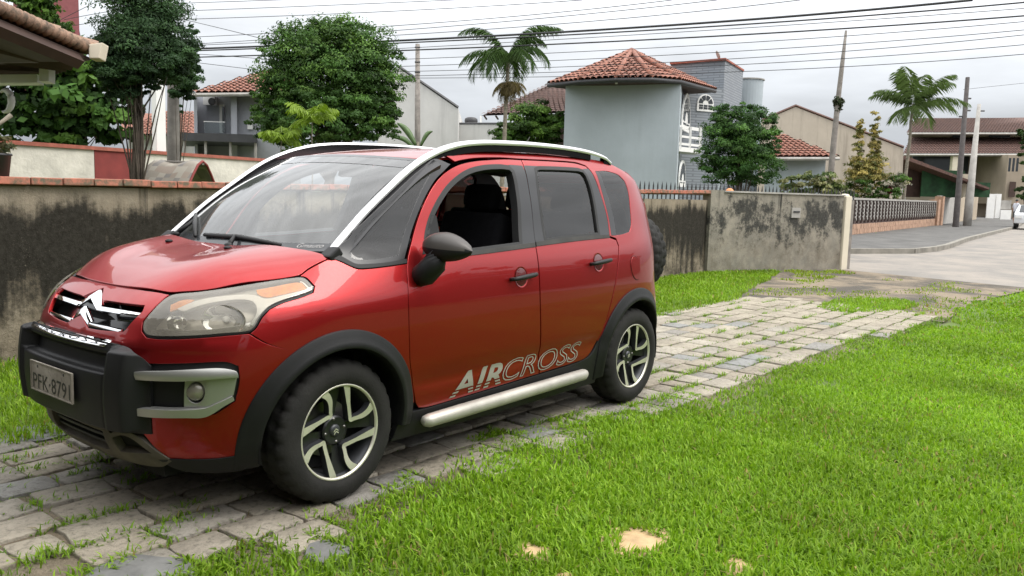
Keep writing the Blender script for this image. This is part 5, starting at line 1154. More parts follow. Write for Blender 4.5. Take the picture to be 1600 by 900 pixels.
for sd in (1, -1):
    P = lambda *a, **k: panel(*a, side=sd, **k)
    lab = 'left' if sd == 1 else 'right'
    # bumper: black recess, fog lamp and silver C-shaped trim
    P('fog_recess', [(.47, .715), (.72, .728), (.86, .722), (.91, .69), (.92, .60), (.90, .51), (.82, .465), (.47, .455)], M['plastic'], bumper, off=-.012, thick=0, gap=0)
    C_ = [(.470, .650), (.491, .667), (.62, .684), (.765, .697), (.821, .696), (.866, .677), (.876, .644), (.868, .549), (.835, .531), (.768, .489), (.695, .486), (.496, .484), (.483, .497), (.492, .512), (.66, .518), (.765, .526), (.665, .545), (.655, .625), (.690, .634), (.60, .632), (.476, .626)]
    arm = [(.472, .638), (.478, .627), (.60, .631), (.69, .634), (.772, .640), (.83, .645), (.876, .645), (.868, .668), (.821, .682), (.765, .683), (.62, .671), (.489, .656)]
    P('upper_trim_bar', arm, M['silver'], bumper, off=.030, step=.012, gap=0, thick=.035, bulge=lambda s, z: .012*(1-((z-.655)/.035)**2).clip(-1, 1), corner=60)
    P('lower_trim_bar', [(.483, .497), (.496, .485), (.695, .487), (.768, .490), (.835, .532), (.868, .551), (.862, .568), (.80, .538), (.766, .524), (.66, .517), (.492, .512)], M['silver'], bumper, off=.030, step=.012, gap=0, thick=.035, corner=60)
    P('trim_block', [(.684, .633), (.772, .639), (.874, .644), (.866, .57), (.80, .54), (.766, .526), (.684, .522)], M['silver'], bumper, off=.018, step=.015, gap=0, thick=.03, holes=[[(.727+.036*math.cos(a), .583+.046*math.sin(a)) for a in np.linspace(0, 2*math.pi, 20)[:-1]]], bulge=lambda s, z: -.014*ss(.78, .70, s))
    c0 = F(sd*.725, .583); n0 = Fn(sd*.725, .583); q = Vector(n0).to_track_quat('Y', 'Z').to_matrix().to_4x4()
    fl = MB().lathe([(.0, .006), (.030, .004), (.036, -.004), (.040, -.02)], 22, Matrix.Translation(c0-n0*.0) @ q).build('fog_lamp', M['lamp_grey'], bumper, smooth=True)
    MB().lathe([(.0, .012), (.02, .010), (.034, .0)], 22, Matrix.Translation(c0+n0*.004) @ q).build('fog_lens', M['lens'], bumper, smooth=True)
    # ---------------- headlight
    hl = P('headlight', HL, M['lens'], car, off=.004, step=.03, thick=.0, gap=.004)
    P('lamp_gasket', [tuple(p_) for p_ in inset(np.array(HL), -.004)], M['rubber'], hl, off=-.006, thick=.06, gap=0, holes=[[tuple(p_) for p_ in inset(smooth_poly(HL, .016), .008)]])
    P('lamp_housing', HL, M['lamp_grey'], hl, off=-.065, thick=0, gap=.004)
    P('indicator_reflector', [(.50, .925), (.54, .948), (.65, .962), (.80, .984), (.93, 1.003), (1.06, 1.014), (1.10, 1.008), (1.128, .989), (1.01, .967), (.93, .957), (.88, .970), (.80, .972), (.68, .960), (.59, .935)], M['lamp_grey'], hl, off=-.022, thick=.02, gap=0)
    P('amber_indicator', [(.885, .974), (.930, .962), (1.01, .972), (1.125, .987), (1.10, 1.006), (1.06, 1.012), (.95, .999), (.87, .988)], M['amber'], hl, off=-.016, thick=.01, gap=0, step=.02)
    P('inner_amber', [(.505, .926), (.55, .947), (.60, .950), (.565, .926), (.52, .903)], M['amber'], hl, off=-.017, thick=.01, gap=0, step=.02)
    P('light_blade', [(.555, .912), (.60, .936), (.68, .956), (.80, .968), (.876, .965), (.928, .952), (1.01, .963), (1.14, .983), (1.105, 1.006), (1.085, 1.012), (1.09, 1.019), (1.113, 1.012), (1.155, .984), (1.15, .970), (1.09, .958), (1.0, .939), (.945, .917), (.92, .885), (.908, .845), (.895, .85), (.905, .89), (.895, .925), (.865, .947), (.80, .953), (.70, .942), (.63, .924), (.585, .905)], M['lamp_white'], hl, off=-.011, thick=.018, gap=0, step=.02, corner=50)
    c1 = F(sd*.775, .888)+Fn(sd*.775, .888)*-.05; dirv = np.array([.86, .5*sd, .05]); q = Vector(dirv).to_track_quat('Y', 'Z').to_matrix().to_4x4()
    MB().lathe([(.0, -.03), (.02, -.028), (.045, -.01), (.066, .022), (.072, .026)], 28, Matrix.Translation(c1) @ q @ Matrix.Diagonal((1.35, 1, .85, 1))).build('main_reflector', M['reflector'], hl, smooth=True)
    MB().sphere(c1+dirv*.0, (.016, .016, .016)).build('bulb', M['lamp_white'], hl, smooth=True)
    c2 = F(sd*.575, .868)+Fn(sd*.575, .868)*-.045; MB().lathe([(.0, -.02), (.02, -.018), (.036, .0), (.044, .022)], 24, Matrix.Translation(c2) @ q).build('side_reflector', M['reflector'], hl, smooth=True)
    P('lamp_lower_trim', [(.47, .82), (.50, .804), (.68, .81), (.80, .82), (.89, .828), (.905, .86), (.80, .842), (.66, .832), (.53, .832)], M['reflector'], hl, off=-.025, thick=.02, gap=0, step=.02)
    # ---------------- front wing
    fd = [(1.079, 1.028), (1.120, 1.019), (1.172, .986), (1.164, .961), (1.10, .945), (1.008, .926), (.957, .905), (.937, .875), (.924, .833), (.905, .812), (.99, .764)]
    aw = arc(*FW, RA, 62, 178)
    fd += [(aw[0][0]+.004, aw[0][1]-.004)]+aw[1:]+[(sx(.842), .335), (sx(.812), .38), (sx(.828), .456), (sx(.872), .607), (sx(.888), .857), (sx(.875), .976), (sx(.851), 1.058), (1.641, 1.049), (1.543, 1.045), (1.465, 1.047), (1.414, 1.060), (1.35, 1.078), (1.262, 1.094), (1.181, 1.075), (1.119, 1.052)]
    wing = P('front_wing', fd, M['paint'], car, corner=30)
    P('scuttle_trim', [(1.255, 1.097), (1.345, 1.081), (1.41, 1.063), (1.465, 1.050), (1.543, 1.048), (1.641, 1.052), (1.772, 1.061), (1.775, 1.078), (1.65, 1.067), (1.552, 1.064), (1.466, 1.067), (1.411, 1.082), (1.345, 1.102), (1.262, 1.112)], M['plastic'], wing, off=.005, gap=0, thick=.02)
    # ---------------- quarter window ahead of the door
    qw = [(1.264, 1.106), (1.339, 1.102), (1.411, 1.082), (1.466, 1.067), (1.552, 1.064), (1.65, 1.067), (1.770, 1.080), (1.809, 1.138), (1.852, 1.207), (1.908, 1.287), (1.974, 1.368), (2.077, 1.463), (2.168, 1.518), (2.223, 1.550), (2.12, 1.575), (2.02, 1.53), (1.90, 1.462), (1.70, 1.334), (1.50, 1.205), (1.30, 1.142)]
    qi = [(1.44, 1.10), (1.49, 1.089), (1.60, 1.086), (1.74, 1.098), (1.78, 1.16), (1.83, 1.235), (1.95, 1.39), (2.06, 1.50), (2.00, 1.495), (1.88, 1.425), (1.70, 1.31), (1.55, 1.205), (1.46, 1.13)]
    fq = P('front_quarter_frame', qw, M['pillar'], car, holes=[qi], off=-.004, thick=.02)
    P('front_quarter_glass', qi, M['tint'], fq, off=-.006, thick=0, gap=-.003)
    # ---------------- front door
    dfr = [(sx(.847), 1.064), (sx(.872), .976), (sx(.885), .857), (sx(.869), .607), (sx(.825), .456), (sx(.800), .372), (sx(.775), .342), (sx(.72), .334), (sx(.564), .336), (sx(.316), .344), (sx(.045), .354), (sx(-.203), .363), (sx(-.192), .455), (sx(-.150), .764), (sx(-.146), .964), (sx(-.157), 1.125), (sx(-.192), 1.323), (sx(-.215), 1.524), (sx(-.226), 1.598), (sx(-.082), 1.596), (sx(.086), 1.584), (sx(.213), 1.571), (sx(.327), 1.551), (sx(.415), 1.524), (sx(.501), 1.483), (sx(.583), 1.424), (sx(.669), 1.336), (sx(.73), 1.254), (sx(.793), 1.152)]
    wfr = [(sx(.719), 1.118), (sx(.690), 1.196), (sx(.633), 1.287), (sx(.541), 1.380), (sx(.438), 1.453), (sx(.303), 1.513), (sx(.165), 1.543), (sx(.004), 1.556), (sx(-.079), 1.553), (sx(-.106), 1.528), (sx(-.104), 1.448), (sx(-.085), 1.323), (sx(-.031), 1.117), (sx(.168), 1.108), (sx(.372), 1.098), (sx(.60), 1.092), (sx(.70), 1.094)]
    fdoor = P('front_door', dfr, M['paint'], car, holes=[wfr], corner=30)
    P('door_inner', dfr, M['dash'], fdoor, holes=[wfr], off=-.019, gap=.006, thick=0, corner=30, step=.08)
    ins = [tuple(p_) for p_ in inset(smooth_poly(wfr, .016), .018)]
    P('window_seal', wfr, M['rubber'], fdoor, holes=[ins], off=.003, gap=-.007, thick=.05)
    P('pillar_cover', [(sx(-.035), 1.122), (sx(-.086), 1.323), (sx(-.106), 1.45), (sx(-.108), 1.53), (sx(-.085), 1.562), (sx(-.205), 1.562), (sx(-.209), 1.524), (sx(-.189), 1.323), (sx(-.154), 1.125)], M['pillar'], fdoor, off=.0025, gap=-.002, thick=.004)
    P('belt_trim', [(sx(.70), 1.078), (sx(.372), 1.082), (sx(-.148), 1.105), (sx(-.150), 1.128), (sx(.168), 1.112), (sx(.372), 1.101), (sx(.69), 1.098)], M['plastic_dusty'], fdoor, off=.006, gap=.0, thick=.012)
    P('mirror_patch', [(sx(.742), 1.098), (sx(.715), 1.15), (sx(.68), 1.21), (sx(.635), 1.285), (sx(.60), 1.282), (sx(.603), 1.10)], M['plastic'], fdoor, off=.003, gap=0, thick=.02)
    # ---------------- rear door
    drr = [(sx(-.234), 1.599), (sx(-.223), 1.524), (sx(-.200), 1.323), (sx(-.165), 1.125), (sx(-.154), .964), (sx(-.158), .763), (sx(-.200), .455), (sx(-.211), .364), (sx(-.381), .370), (sx(-.548), .376), (sx(-.667), .385), (sx(-.728), .410), (sx(-.803), .483), (sx(-.869), .602), (sx(-.932), .767), (sx(-.988), .916), (sx(-1.040), 1.078), (sx(-1.030), 1.119), (sx(-.960), 1.136), (sx(-.975), 1.243), (sx(-.962), 1.386), (sx(-.928), 1.540), (sx(-.889), 1.588), (sx(-.781), 1.603), (sx(-.52), 1.604)]
    wrr = [(sx(-.318), 1.550), (sx(-.369), 1.561), (sx(-.763), 1.567), (sx(-.829), 1.559), (sx(-.853), 1.524), (sx(-.870), 1.425), (sx(-.863), 1.304), (sx(-.846), 1.156), (sx(-.581), 1.149), (sx(-.255), 1.134), (sx(-.268), 1.268), (sx(-.287), 1.415)]
    rdoor = P('rear_door', drr, M['paint'], car, holes=[wrr], corner=30)
    P('door_inner', drr, M['dash'], rdoor, holes=[wrr], off=-.019, gap=.006, thick=0, corner=30, step=.08)
    wri = [tuple(p_) for p_ in inset(smooth_poly(wrr, .016), .014)]
    P('window_seal', wrr, M['rubber'], rdoor, holes=[wri], off=.004, gap=-.006, thick=.03)
    P('window_glass', wrr, M['tint'], rdoor, off=-.010, gap=0, thick=0)
    P('pillar_cover', [(sx(-.168), 1.132), (sx(-.203), 1.323), (sx(-.226), 1.524), (sx(-.229), 1.562), (sx(-.36), 1.563), (sx(-.312), 1.55), (sx(-.284), 1.415), (sx(-.263), 1.268), (sx(-.250), 1.134)], M['pillar'], rdoor, off=.0025, gap=-.004, thick=.004)
    P('rear_pillar_cover', [(sx(-.83), 1.562), (sx(-.856), 1.524), (sx(-.873), 1.425), (sx(-.866), 1.304), (sx(-.848), 1.154), (sx(-.955), 1.150), (sx(-.970), 1.243), (sx(-.957), 1.386), (sx(-.922), 1.535), (sx(-.90), 1.568)], M['pillar'], rdoor, off=.0025, gap=-.005, thick=.004)
    P('belt_trim', [(sx(-.162), 1.108), (sx(-.581), 1.126), (sx(-.955), 1.136), (sx(-.952), 1.154), (sx(-.581), 1.150), (sx(-.166), 1.131)], M['plastic_dusty'], rdoor, off=.006, gap=0, thick=.012)
    # ---------------- body side and rear quarter
    ar = arc(*RW, RA, 14, 182); ar2 = [q_ for q_ in ar]
    bs = [(2.215, 1.590), (2.262, 1.563), (2.323, 1.575), (2.454, 1.592), (2.659, 1.604), (2.868, 1.606), (3.159, 1.611), (3.421, 1.611), (3.524, 1.594), (3.563, 1.545), (3.597, 1.386), (3.612, 1.243), (3.596, 1.146), (3.664, 1.130), (3.677, 1.083), (3.622, .916), (3.566, .767), (3.503, .604), (3.437, .487)]
    bs += ar2+[(ar2[-1][0]+.02, .33), (4.36, .46), (4.40, .62), (4.52, .78), (4.50, 1.02), (4.44, 1.06), (4.40, 1.2), (4.33, 1.38), (4.20, 1.53), (4.02, 1.60), (3.8, 1.632), (3.2, 1.645), (2.6, 1.636), (2.3, 1.612)]
    rq = [(3.602, 1.562), (3.72, 1.568), (3.79, 1.566), (3.93, 1.547), (3.990, 1.505), (3.992, 1.433), (3.952, 1.325), (3.909, 1.21), (3.863, 1.167), (3.75, 1.152), (3.612, 1.147), (3.625, 1.243), (3.615, 1.394)]
    bside = P('body_side', bs, M['paint'], car, holes=[rq], corner=30)
    P('side_inner', bs, M['dash'], bside, holes=[rq], off=-.019, gap=.008, thick=0, corner=30, step=.08)
    P('rear_quarter_glass', rq, M['tint'], bside, off=-.003, gap=.001, thick=.01)
    P('glass_border', rq, M['gloss_black'], bside, off=-.006, gap=.0, thick=0, holes=[[tuple(p_) for p_ in inset(smooth_poly(rq, .016), .022)]])
    P('pillar_strip', [(3.606, 1.555), (3.618, 1.394), (3.629, 1.243), (3.616, 1.150), (3.67, 1.150), (3.685, 1.25), (3.67, 1.40), (3.645, 1.558)], M['pillar'], bside, off=.001, gap=0, thick=.004)
    ff = P('fuel_flap', [(3.868+.062*math.cos(a)-.018*math.sin(a), .928+.078*math.sin(a)) for a in np.linspace(0, 2*math.pi, 21)[:-1]], M['paint'], bside, off=.0045, step=.02, thick=.006, gap=0)
    P('fuel_flap_gap', [(3.868+.067*math.cos(a)-.018*math.sin(a), .928+.083*math.sin(a)) for a in np.linspace(0, 2*math.pi, 25)[:-1]], M['under'], bside, off=.0012, step=.03, thick=0, gap=0)
    P('tail_light', [(4.505, .80), (4.525, 1.02), (4.46, 1.07), (4.42, 1.2), (4.36, 1.36), (4.44, 1.38), (4.56, 1.25), (4.62, 1.0), (4.60, .80)], M['tail_red'], car, off=.006, thick=.03, step=.03)
    # ---------------- sill, arch extensions, flares
    sill = P('sill', [(sx(.93), .20), (sx(.90), .30), (sx(.84), .325), (sx(.70), .327), (sx(.3), .338), (sx(-.2), .356), (sx(-.6), .372), (sx(-.735), .398), (sx(-.815), .475), (sx(-.872), .56), (sx(-.89), .50), (sx(-.86), .20), (sx(0), .19)], M['plastic'], car, off=.004, thick=.03, gap=0)
    tube = MB(); V = []
    xs_ = [.775, .765, .74, .5, .2, -.1, -.4, -.62, -.655, -.665]; rs = [.012, .026, .034, .036, .036, .036, .036, .035, .026, .012]
    tube.tube([(x_, sd*(.862 if -.64 < x_ < .75 else .852), .277+.022*(.76-x_)/1.4) for x_ in xs_], rs, 16); tube.build('sill_tube', M['sill_silver'], sill, smooth=True)
    for nm, (cx, cz), a0, a1 in (('front_arch_trim', FW, -14, 188), ('rear_arch_trim', RW, -14, 190)):
        prof = [(.458, .002), (.456, .009), (.45, .012), (.43, .016), (.405, .027), (.388, .033), (.378, .030), (.374, .02), (.374, -.02), (.378, -.12)]
        V = []; na = 56; q_ = len(prof)
        for a in np.linspace(R_(a0), R_(a1), na):
            for r_, o_ in prof:
                x_, z_ = cx+r_*math.cos(a), cz+r_*math.sin(a); zz = max(z_, .2); base = F(s_of(x_, zz), zz)[1]; V.append((x_, sd*(base+o_), z_))
        tr = mesh(nm, V, [(i*q_+j, i*q_+j+1, (i+1)*q_+j+1, (i+1)*q_+j) if sd > 0 else (i*q_+j+1, i*q_+j, (i+1)*q_+j, (i+1)*q_+j+1) for i in range(na-1) for j in range(q_-1)], M['plastic'], car, angle=40)
        wl_ = MB(); nb_ = 28; V = []
        for a in np.linspace(R_(-12), R_(192), nb_):
            for y_ in (.80, .50): V.append((cx+.385*math.cos(a), sd*y_, cz+.385*math.sin(a)))
        k = len(V); V += [(cx, sd*.50, cz)]
        wl_.add(V, [(2*i, 2*i+1, 2*i+3, 2*i+2) for i in range(nb_-1)]+[(2*i+1, k, 2*i+3) for i in range(nb_-1)]); wl_.build('wheel_well', M['under'], tr, fix=False)
    P('front_skirt', [(.60, .290), (.75, .290), (.86, .297), (.915, .315), (.918, .245), (.86, .225), (.70, .222), (.60, .235), (.54, .285)], M['plastic'], bumper, off=.006, thick=.04, gap=0)
    # ---------------- door handles
    for par, xc, zc in ((fdoor, .018, .946), (rdoor, -.775, .989)):
        n0 = Fn(sd*sx(xc), zc); c0 = F(sd*sx(xc), zc)
        cup = MB(); q_ = 20; V = []
        for rr, dp in ((1., .0025), (.9, .001), (.86, -.001)):
            for a in np.linspace(0, 2*math.pi, q_+1)[:-1]: V.append(F(sd*(sx(xc)+.058*rr*math.cos(a)), zc+.058*rr*math.sin(a))+n0*dp)
        cup.add(V, [(j*q_+i, j*q_+(i+1) % q_, (j+1)*q_+(i+1) % q_, (j+1)*q_+i) for j in range(2) for i in range(q_)]); cup.build('handle_cup_rim', M['paint'], par, smooth=True)
        V = []
        for rr, dp in ((.86, .001), (.7, .0015), (0.001, .002)):
            for a in np.linspace(0, 2*math.pi, q_+1)[:-1]: V.append(F(sd*(sx(xc)+.058*rr*math.cos(a)), zc+.058*rr*math.sin(a))+n0*dp)
        MB().add(V, [(j*q_+i, j*q_+(i+1) % q_, (j+1)*q_+(i+1) % q_, (j+1)*q_+i) for j in range(2) for i in range(q_)]).build('handle_cup', plain('shaded_red_cup', (.10, .008, .009), .25, coat=1.), par, smooth=True)  # near-flush disc; its darker red stands in for shade in the hollow
        pts = []; 
        for t in np.linspace(-1, 1, 11): pts.append(F(sd*(sx(xc)+.106*t), zc+.008*t)+n0*(.040-.014*t*t*abs(t)))
        hd = MB(); hd.tube([tuple(p_) for p_ in pts], [.008]+[.0125+.002*math.cos(i/8*3.1-1.55) for i in range(9)]+[.012], 12); hd.build('door_handle', M['plastic'], par, smooth=True)
        for t in (-.9, .9): MB().tube([tuple(F(sd*(sx(xc)+.106*t), zc+.008*t)), tuple(F(sd*(sx(xc)+.106*t), zc+.008*t)+n0*.03)], .011, 8).build('handle_foot', M['plastic'], par, smooth=True)
    # ---------------- roof bars
    bar = [(1.215, .694, 1.122), (1.195, .690, 1.142), (1.10, .682, 1.222), (1.0, .674, 1.303), (.85, .660, 1.408), (.70, .650, 1.508), (.60, .644, 1.562), (.50, .637, 1.603), (.42, .631, 1.629), (.28, .625, 1.660), (.1, .620, 1.680), (-.1, .615, 1.690), (-.35, .610, 1.697), (-.65, .606, 1.697), (-.90, .606, 1.688), (-1.06, .609, 1.672), (-1.16, .613, 1.652), (-1.215, .617, 1.625)]
    B3 = smooth_poly([(a, b, c) for a, b, c in bar], .03, 200, closed=False); V = []; Fc = []; k = len(B3)
    for i, p_ in enumerate(B3):
        t = B3[min(i+1, k-1)]-B3[max(i-1, 0)]; t /= np.linalg.norm(t); lat = np.array([0, 1., 0]); lat -= t*(lat@t); lat /= np.linalg.norm(lat); up = np.cross(lat, t); up *= np.sign(up[2]+up[0]*.2); up = up/np.linalg.norm(up); tl = R_(24); lat, up = lat*math.cos(tl)-up*math.sin(tl), up*math.cos(tl)+lat*math.sin(tl)
        w_, h_ = .0185, .010
        if i > k-4: w_ *= .8; h_ *= .8
        for a_, b_ in ((-1, -.9), (-1.05, 0), (-.85, .75), (-.4, 1.), (.4, 1.), (.85, .7), (1.05, 0), (1., -.9)): V.append((p_+lat*a_*w_+up*b_*h_)*np.array([1, sd, 1]))
    for i in range(k-1):
        for j in range(8): Fc.append((i*8+j, i*8+(j+1) % 8, (i+1)*8+(j+1) % 8, (i+1)*8+j))
    rb_ = MB().add(V, Fc+[tuple(range(8)), tuple(range((k-1)*8, k*8))]).build('roof_bar', M['bar_silver'], car, angle=50)
    V = []; Fc = []
    for i, p_ in enumerate(B3):
        roofz = float(ROOF(np.array(p_[0]), np.array(.60)))-.02 if p_[0] < .55 else p_[2]-.055
        lo = max(roofz, p_[2]-.052); lo = lo if p_[0] < .40 else p_[2]-.04
        for y_ in (-.020, .012): V += [(p_[0], sd*(p_[1]+y_-.004), lo), (p_[0], sd*(p_[1]+y_-.004), p_[2]-.004)]
    for i in range(k-1):
        if -.98 > B3[i][0] > -1.13: continue
        a = i*4; b = a+4; Fc += [(a, a+1, b+1, b), (a+3, a+2, b+2, b+3), (a+1, a+3, b+3, b+1), (a, b, b+2, a+2)]
    MB().add(V, Fc).build('bar_base', M['gloss_black'], rb_)
    MB().box((1.222, sd*.700, 1.108), (.075, .075, .045), Matrix.Rotation(R_(36), 3, 'Y')).build('bar_foot', M['plastic'], rb_, bevel=.01)
    # black A-pillar strip under the bar, between windscreen and quarter glass
    V = []; ap = [p_ for p_ in B3 if .52 < p_[0] < 1.21]
    for p_ in ap: V += [(p_[0]+.012, sd*(p_[1]-.052), p_[2]-.030), (p_[0]-.005, sd*(p_[1]+.01), p_[2]-.028), (p_[0]-.02, sd*(p_[1]+.050), p_[2]-.052), (p_[0]-.04, sd*(p_[1]+.02), p_[2]-.09), (p_[0]-.03, sd*(p_[1]-.05), p_[2]-.075)]
    MB().add(V, [(i*5+j, i*5+(j+1) % 5, i*5+5+(j+1) % 5, i*5+5+j) for i in range(len(ap)-1) for j in range(5)]).build('front_pillar', M['pillar'], car, angle=40)
    # ---------------- mirror
    mc_ = np.array([.73, sd*.945, 1.142]); mr = MB(); nu, nv = 22, 14; V = []
    for j in range(nv+1):
        v = j/nv
        for i in range(nu):
            a = 2*math.pi*i/nu; ca, sa = math.cos(a), math.sin(a); prof = math.sin(math.pi*v)**.55
            yy = -.130+.275*v; top = (.067+.012*math.cos((v-.30)*3.))*(1 if sa > 0 else .82); zz = np.sign(sa)*abs(sa)**.75*top*prof; xx = np.sign(ca)*abs(ca)**.8*(.075 if ca > 0 else .045)*prof
            V.append((mc_[0]+xx-.05*v+.02, mc_[1]+sd*yy, mc_[2]+zz-.012*v))
    Fc = [(j*nu+i, j*nu+(i+1) % nu, (j+1)*nu+(i+1) % nu, (j+1)*nu+i) for j in range(nv) for i in range(nu)]
    mir = MB().add(V, Fc).build('door_mirror', [M['plastic']], car, smooth=True)
    cap_m = plain('mirror_cap', (.060, .053, .048), .45, var=.12)
    mir.data.materials.append(cap_m)
    for p_ in mir.data.polygons: p_.material_index = 1 if p_.center.z > mc_[2]-.006-.0*p_.center.x else 0
    MB().tube([(.79, sd*.80, .985), (.785, sd*.865, 1.01), (.765, sd*.905, 1.06), (.75, sd*.915, 1.12)], [.05, .060, .060, .055], 14).build('mirror_arm', M['plastic'], mir, smooth=True)
    MB().extrude([(.682, sd*.855, 1.105), (.672, sd*1.02, 1.10), (.672, sd*1.02, 1.17), (.682, sd*.855, 1.18)], (-.006, 0, 0)).build('mirror_glass', M['reflector'], mir)
    # ---------------- decal
    if True:
        def wrap(V, sd=sd):
            # text x -> along the door (reads front to rear on the left, rear to front on the right)
            x_ = .566-V[:, 0] if sd > 0 else -.62+V[:, 0]; z_ = .352+V[:, 1]+.0375*(.566-x_)/1.19; s_ = sx(x_)
            return F(sd*s_, z_)+Fn(sd*s_, z_)*(.0025+np.clip(V[:, 2], 0, .01)*.3)[:, None]
        def fit(bm, x0, x1, y0, y1):
            xs_ = [v.co.x for v in bm.verts]; ys_ = [v.co.y for v in bm.verts]; a0, a1, b0_, b1_ = min(xs_), max(xs_), min(ys_), max(ys_)
            for v in bm.verts: v.co.x = x0+(v.co.x-a0)/(a1-a0)*(x1-x0); v.co.y = y0+(v.co.y-b0_)/(b1_-b0_)*(y1-y0)
            return bm
        for lo, hi in ((.034, .2), (.017, .026), (.0, .009)):
            bm = fit(flat_text('AIR', .15, .36, 0, 1.16, 1.06, .0042), 0, .43, -.002, .120); cut(bm, lo, hi, .012); bm_mesh('lettering_solid', bm, M['decal'], fdoor, wrap)
        bm = fit(flat_text('CROSS', .15, .36, .0026, 1.0, 1.0), .425, 1.19, .002, .120); cut(bm, None, None, .012)
        bm_mesh('lettering_outline', bm, M['decal'], fdoor, wrap)

# ------------------------------------------------------------------ bonnet, windscreen, roof
hood_half = [(1.904, 0), (1.903, .10), (1.897, .20), (1.882, .30), (1.861, .39), (1.836, .449), (1.73, .584), (1.581, .667), (1.422, .727), (1.365, .719), (1.303, .719), (1.245, .722), (1.252, .690), (1.280, .620), (1.318, .541), (1.350, .44), (1.366, .30), (1.37, .15), (1.37, 0)]
hood = heightfield('bonnet', hood_half+[(a, -b) for a, b in hood_half[::-1] if b > 0], HOOD, M['paint'], car, .035, corner=30)
for sd in (1, -1):
    z = float(HOOD(np.array(1.464), np.array(.258))); MB().sphere((1.464, sd*.258, z+.004), (.020, .014, .010), 12, 8).build('washer_nozzle', M['plastic'], hood, smooth=True)
# windscreen as a bowed sheet between the cowl and the roof header
def WS(t, w):
    """t 0 cowl..1 header, w -1..1 across"""
    a = np.abs(w); xb = 1.335-.135*a**2.4; yb = .668*w; zb = 1.105+.02*a**2; xt = .628-.085*a**2.2; yt = .560*w; zt = 1.588-.022*a**2
    x = xb+(xt-xb)*t; y_ = yb+(yt-yb)*t; z = zb+(zt-zb)*t; bow = .055*np.sin(math.pi*np.clip(t, 0, 1))*(1-.35*a**2); return np.stack([x+bow*.56, y_, z+bow*.83], -1)
tt, ww = np.meshgrid(np.linspace(0, 1, 25), np.linspace(-1, 1, 37), indexing='ij'); V = WS(tt, ww).reshape(-1, 3)
ws = mesh('windscreen', V, [(i*37+j, i*37+j+1, (i+1)*37+j+1, (i+1)*37+j) for i in range(24) for j in range(36)], M['windshield'], car, smooth=True)
def ws_strip(name, t0, t1, w0, w1, mat, off=.002, nt=6, nw=30):
    tt, ww = np.meshgrid(np.linspace(t0, t1, nt), np.linspace(w0, w1, nw), indexing='ij'); return mesh(name, WS(tt, ww).reshape(-1, 3)+np.array([.56, 0, .83])*off, [(i*nw+j, i*nw+j+1, (i+1)*nw+j+1, (i+1)*nw+j) for i in range(nt-1) for j in range(nw-1)], mat, ws, smooth=True)
M['frit'] = plain('black_glass_border', (.05, .053, .056), .12, var=.05)
ws_strip('glass_border_bottom', -.01, .055, -1, 1, M['frit']); ws_strip('glass_border_top', .965, 1.0, -1, 1, M['frit'])
ws_strip('shade_band', .86, .963, -.98, .98, glass_thin('shade_band', (.45, .47, .50), 1.4, .05), .0015)
bm = flat_text('Gmauto', .030, .3, 0, 1.35)
def ws_map(V): t_ = .018+V[:, 1]/.68; w_ = .735+V[:, 0]/.668; return WS(t_, w_)+np.array([.56, 0, .83])*.004
bm_mesh('windscreen_lettering', bm, M['sticker'], ws, ws_map)
tt, ww = np.meshgrid(np.linspace(0, 1, 5), np.linspace(-1, 1, 31), indexing='ij'); aw_ = np.abs(ww)
cw = np.stack([1.385-.02*tt*0-.135*aw_**2.4-.055*tt, .70*ww, 1.112-.012*tt+.0*tt], -1); mesh('cowl', cw.reshape(-1, 3), [(i*31+j, i*31+j+1, (i+1)*31+j+1, (i+1)*31+j) for i in range(4) for j in range(30)], M['plastic'], car, smooth=True)
def wiper(pv, a, b, nm):
    o = MB().tube([tuple(a), tuple((np.array(a)+np.array(b))/2+np.array([.004, 0, .012])), tuple(b)], [.010, .013, .009], 8).build(nm, M['rubber'], car, smooth=True)
    MB().tube([tuple(pv), tuple((np.array(a)*.55+np.array(b)*.45)+np.array([.01, 0, .018]))], [.014, .008], 8).build('wiper_arm', M['plastic'], o, smooth=True)
    MB().sphere(tuple(pv), (.022, .022, .016), 10, 7).build('wiper_pivot', M['plastic'], o, smooth=True)
g = lambda t_, w_: WS(np.array(t_), np.array(w_))+np.array([.56, 0, .83])*.014
wiper(g(.0, .18)+np.array([.03, 0, 0]), g(.052, -.30), g(.022, .62), 'wiper'); wiper(g(.02, -.72)+np.array([.03, 0, 0]), g(.19, -.905), g(.03, -.42), 'wiper')
roof_half = [(.615, 0), (.608, .2), (.585, .38), (.548, .52), (.525, .575), (.45, .60), (.2, .603), (-.3, .603), (-.9, .603), (-1.3, .603), (-1.46, .56), (-1.50, .3), (-1.51, 0)]
roof = heightfield('roof', roof_half+[(a, -b) for a, b in roof_half[::-1] if b > 0], ROOF, M['paint'], car, .05, corner=30)
MB().tube([(-.98, 0, 1.645), (-1.12, 0, 1.80)], [.006, .003], 6).build('aerial', M['rubber'], car)
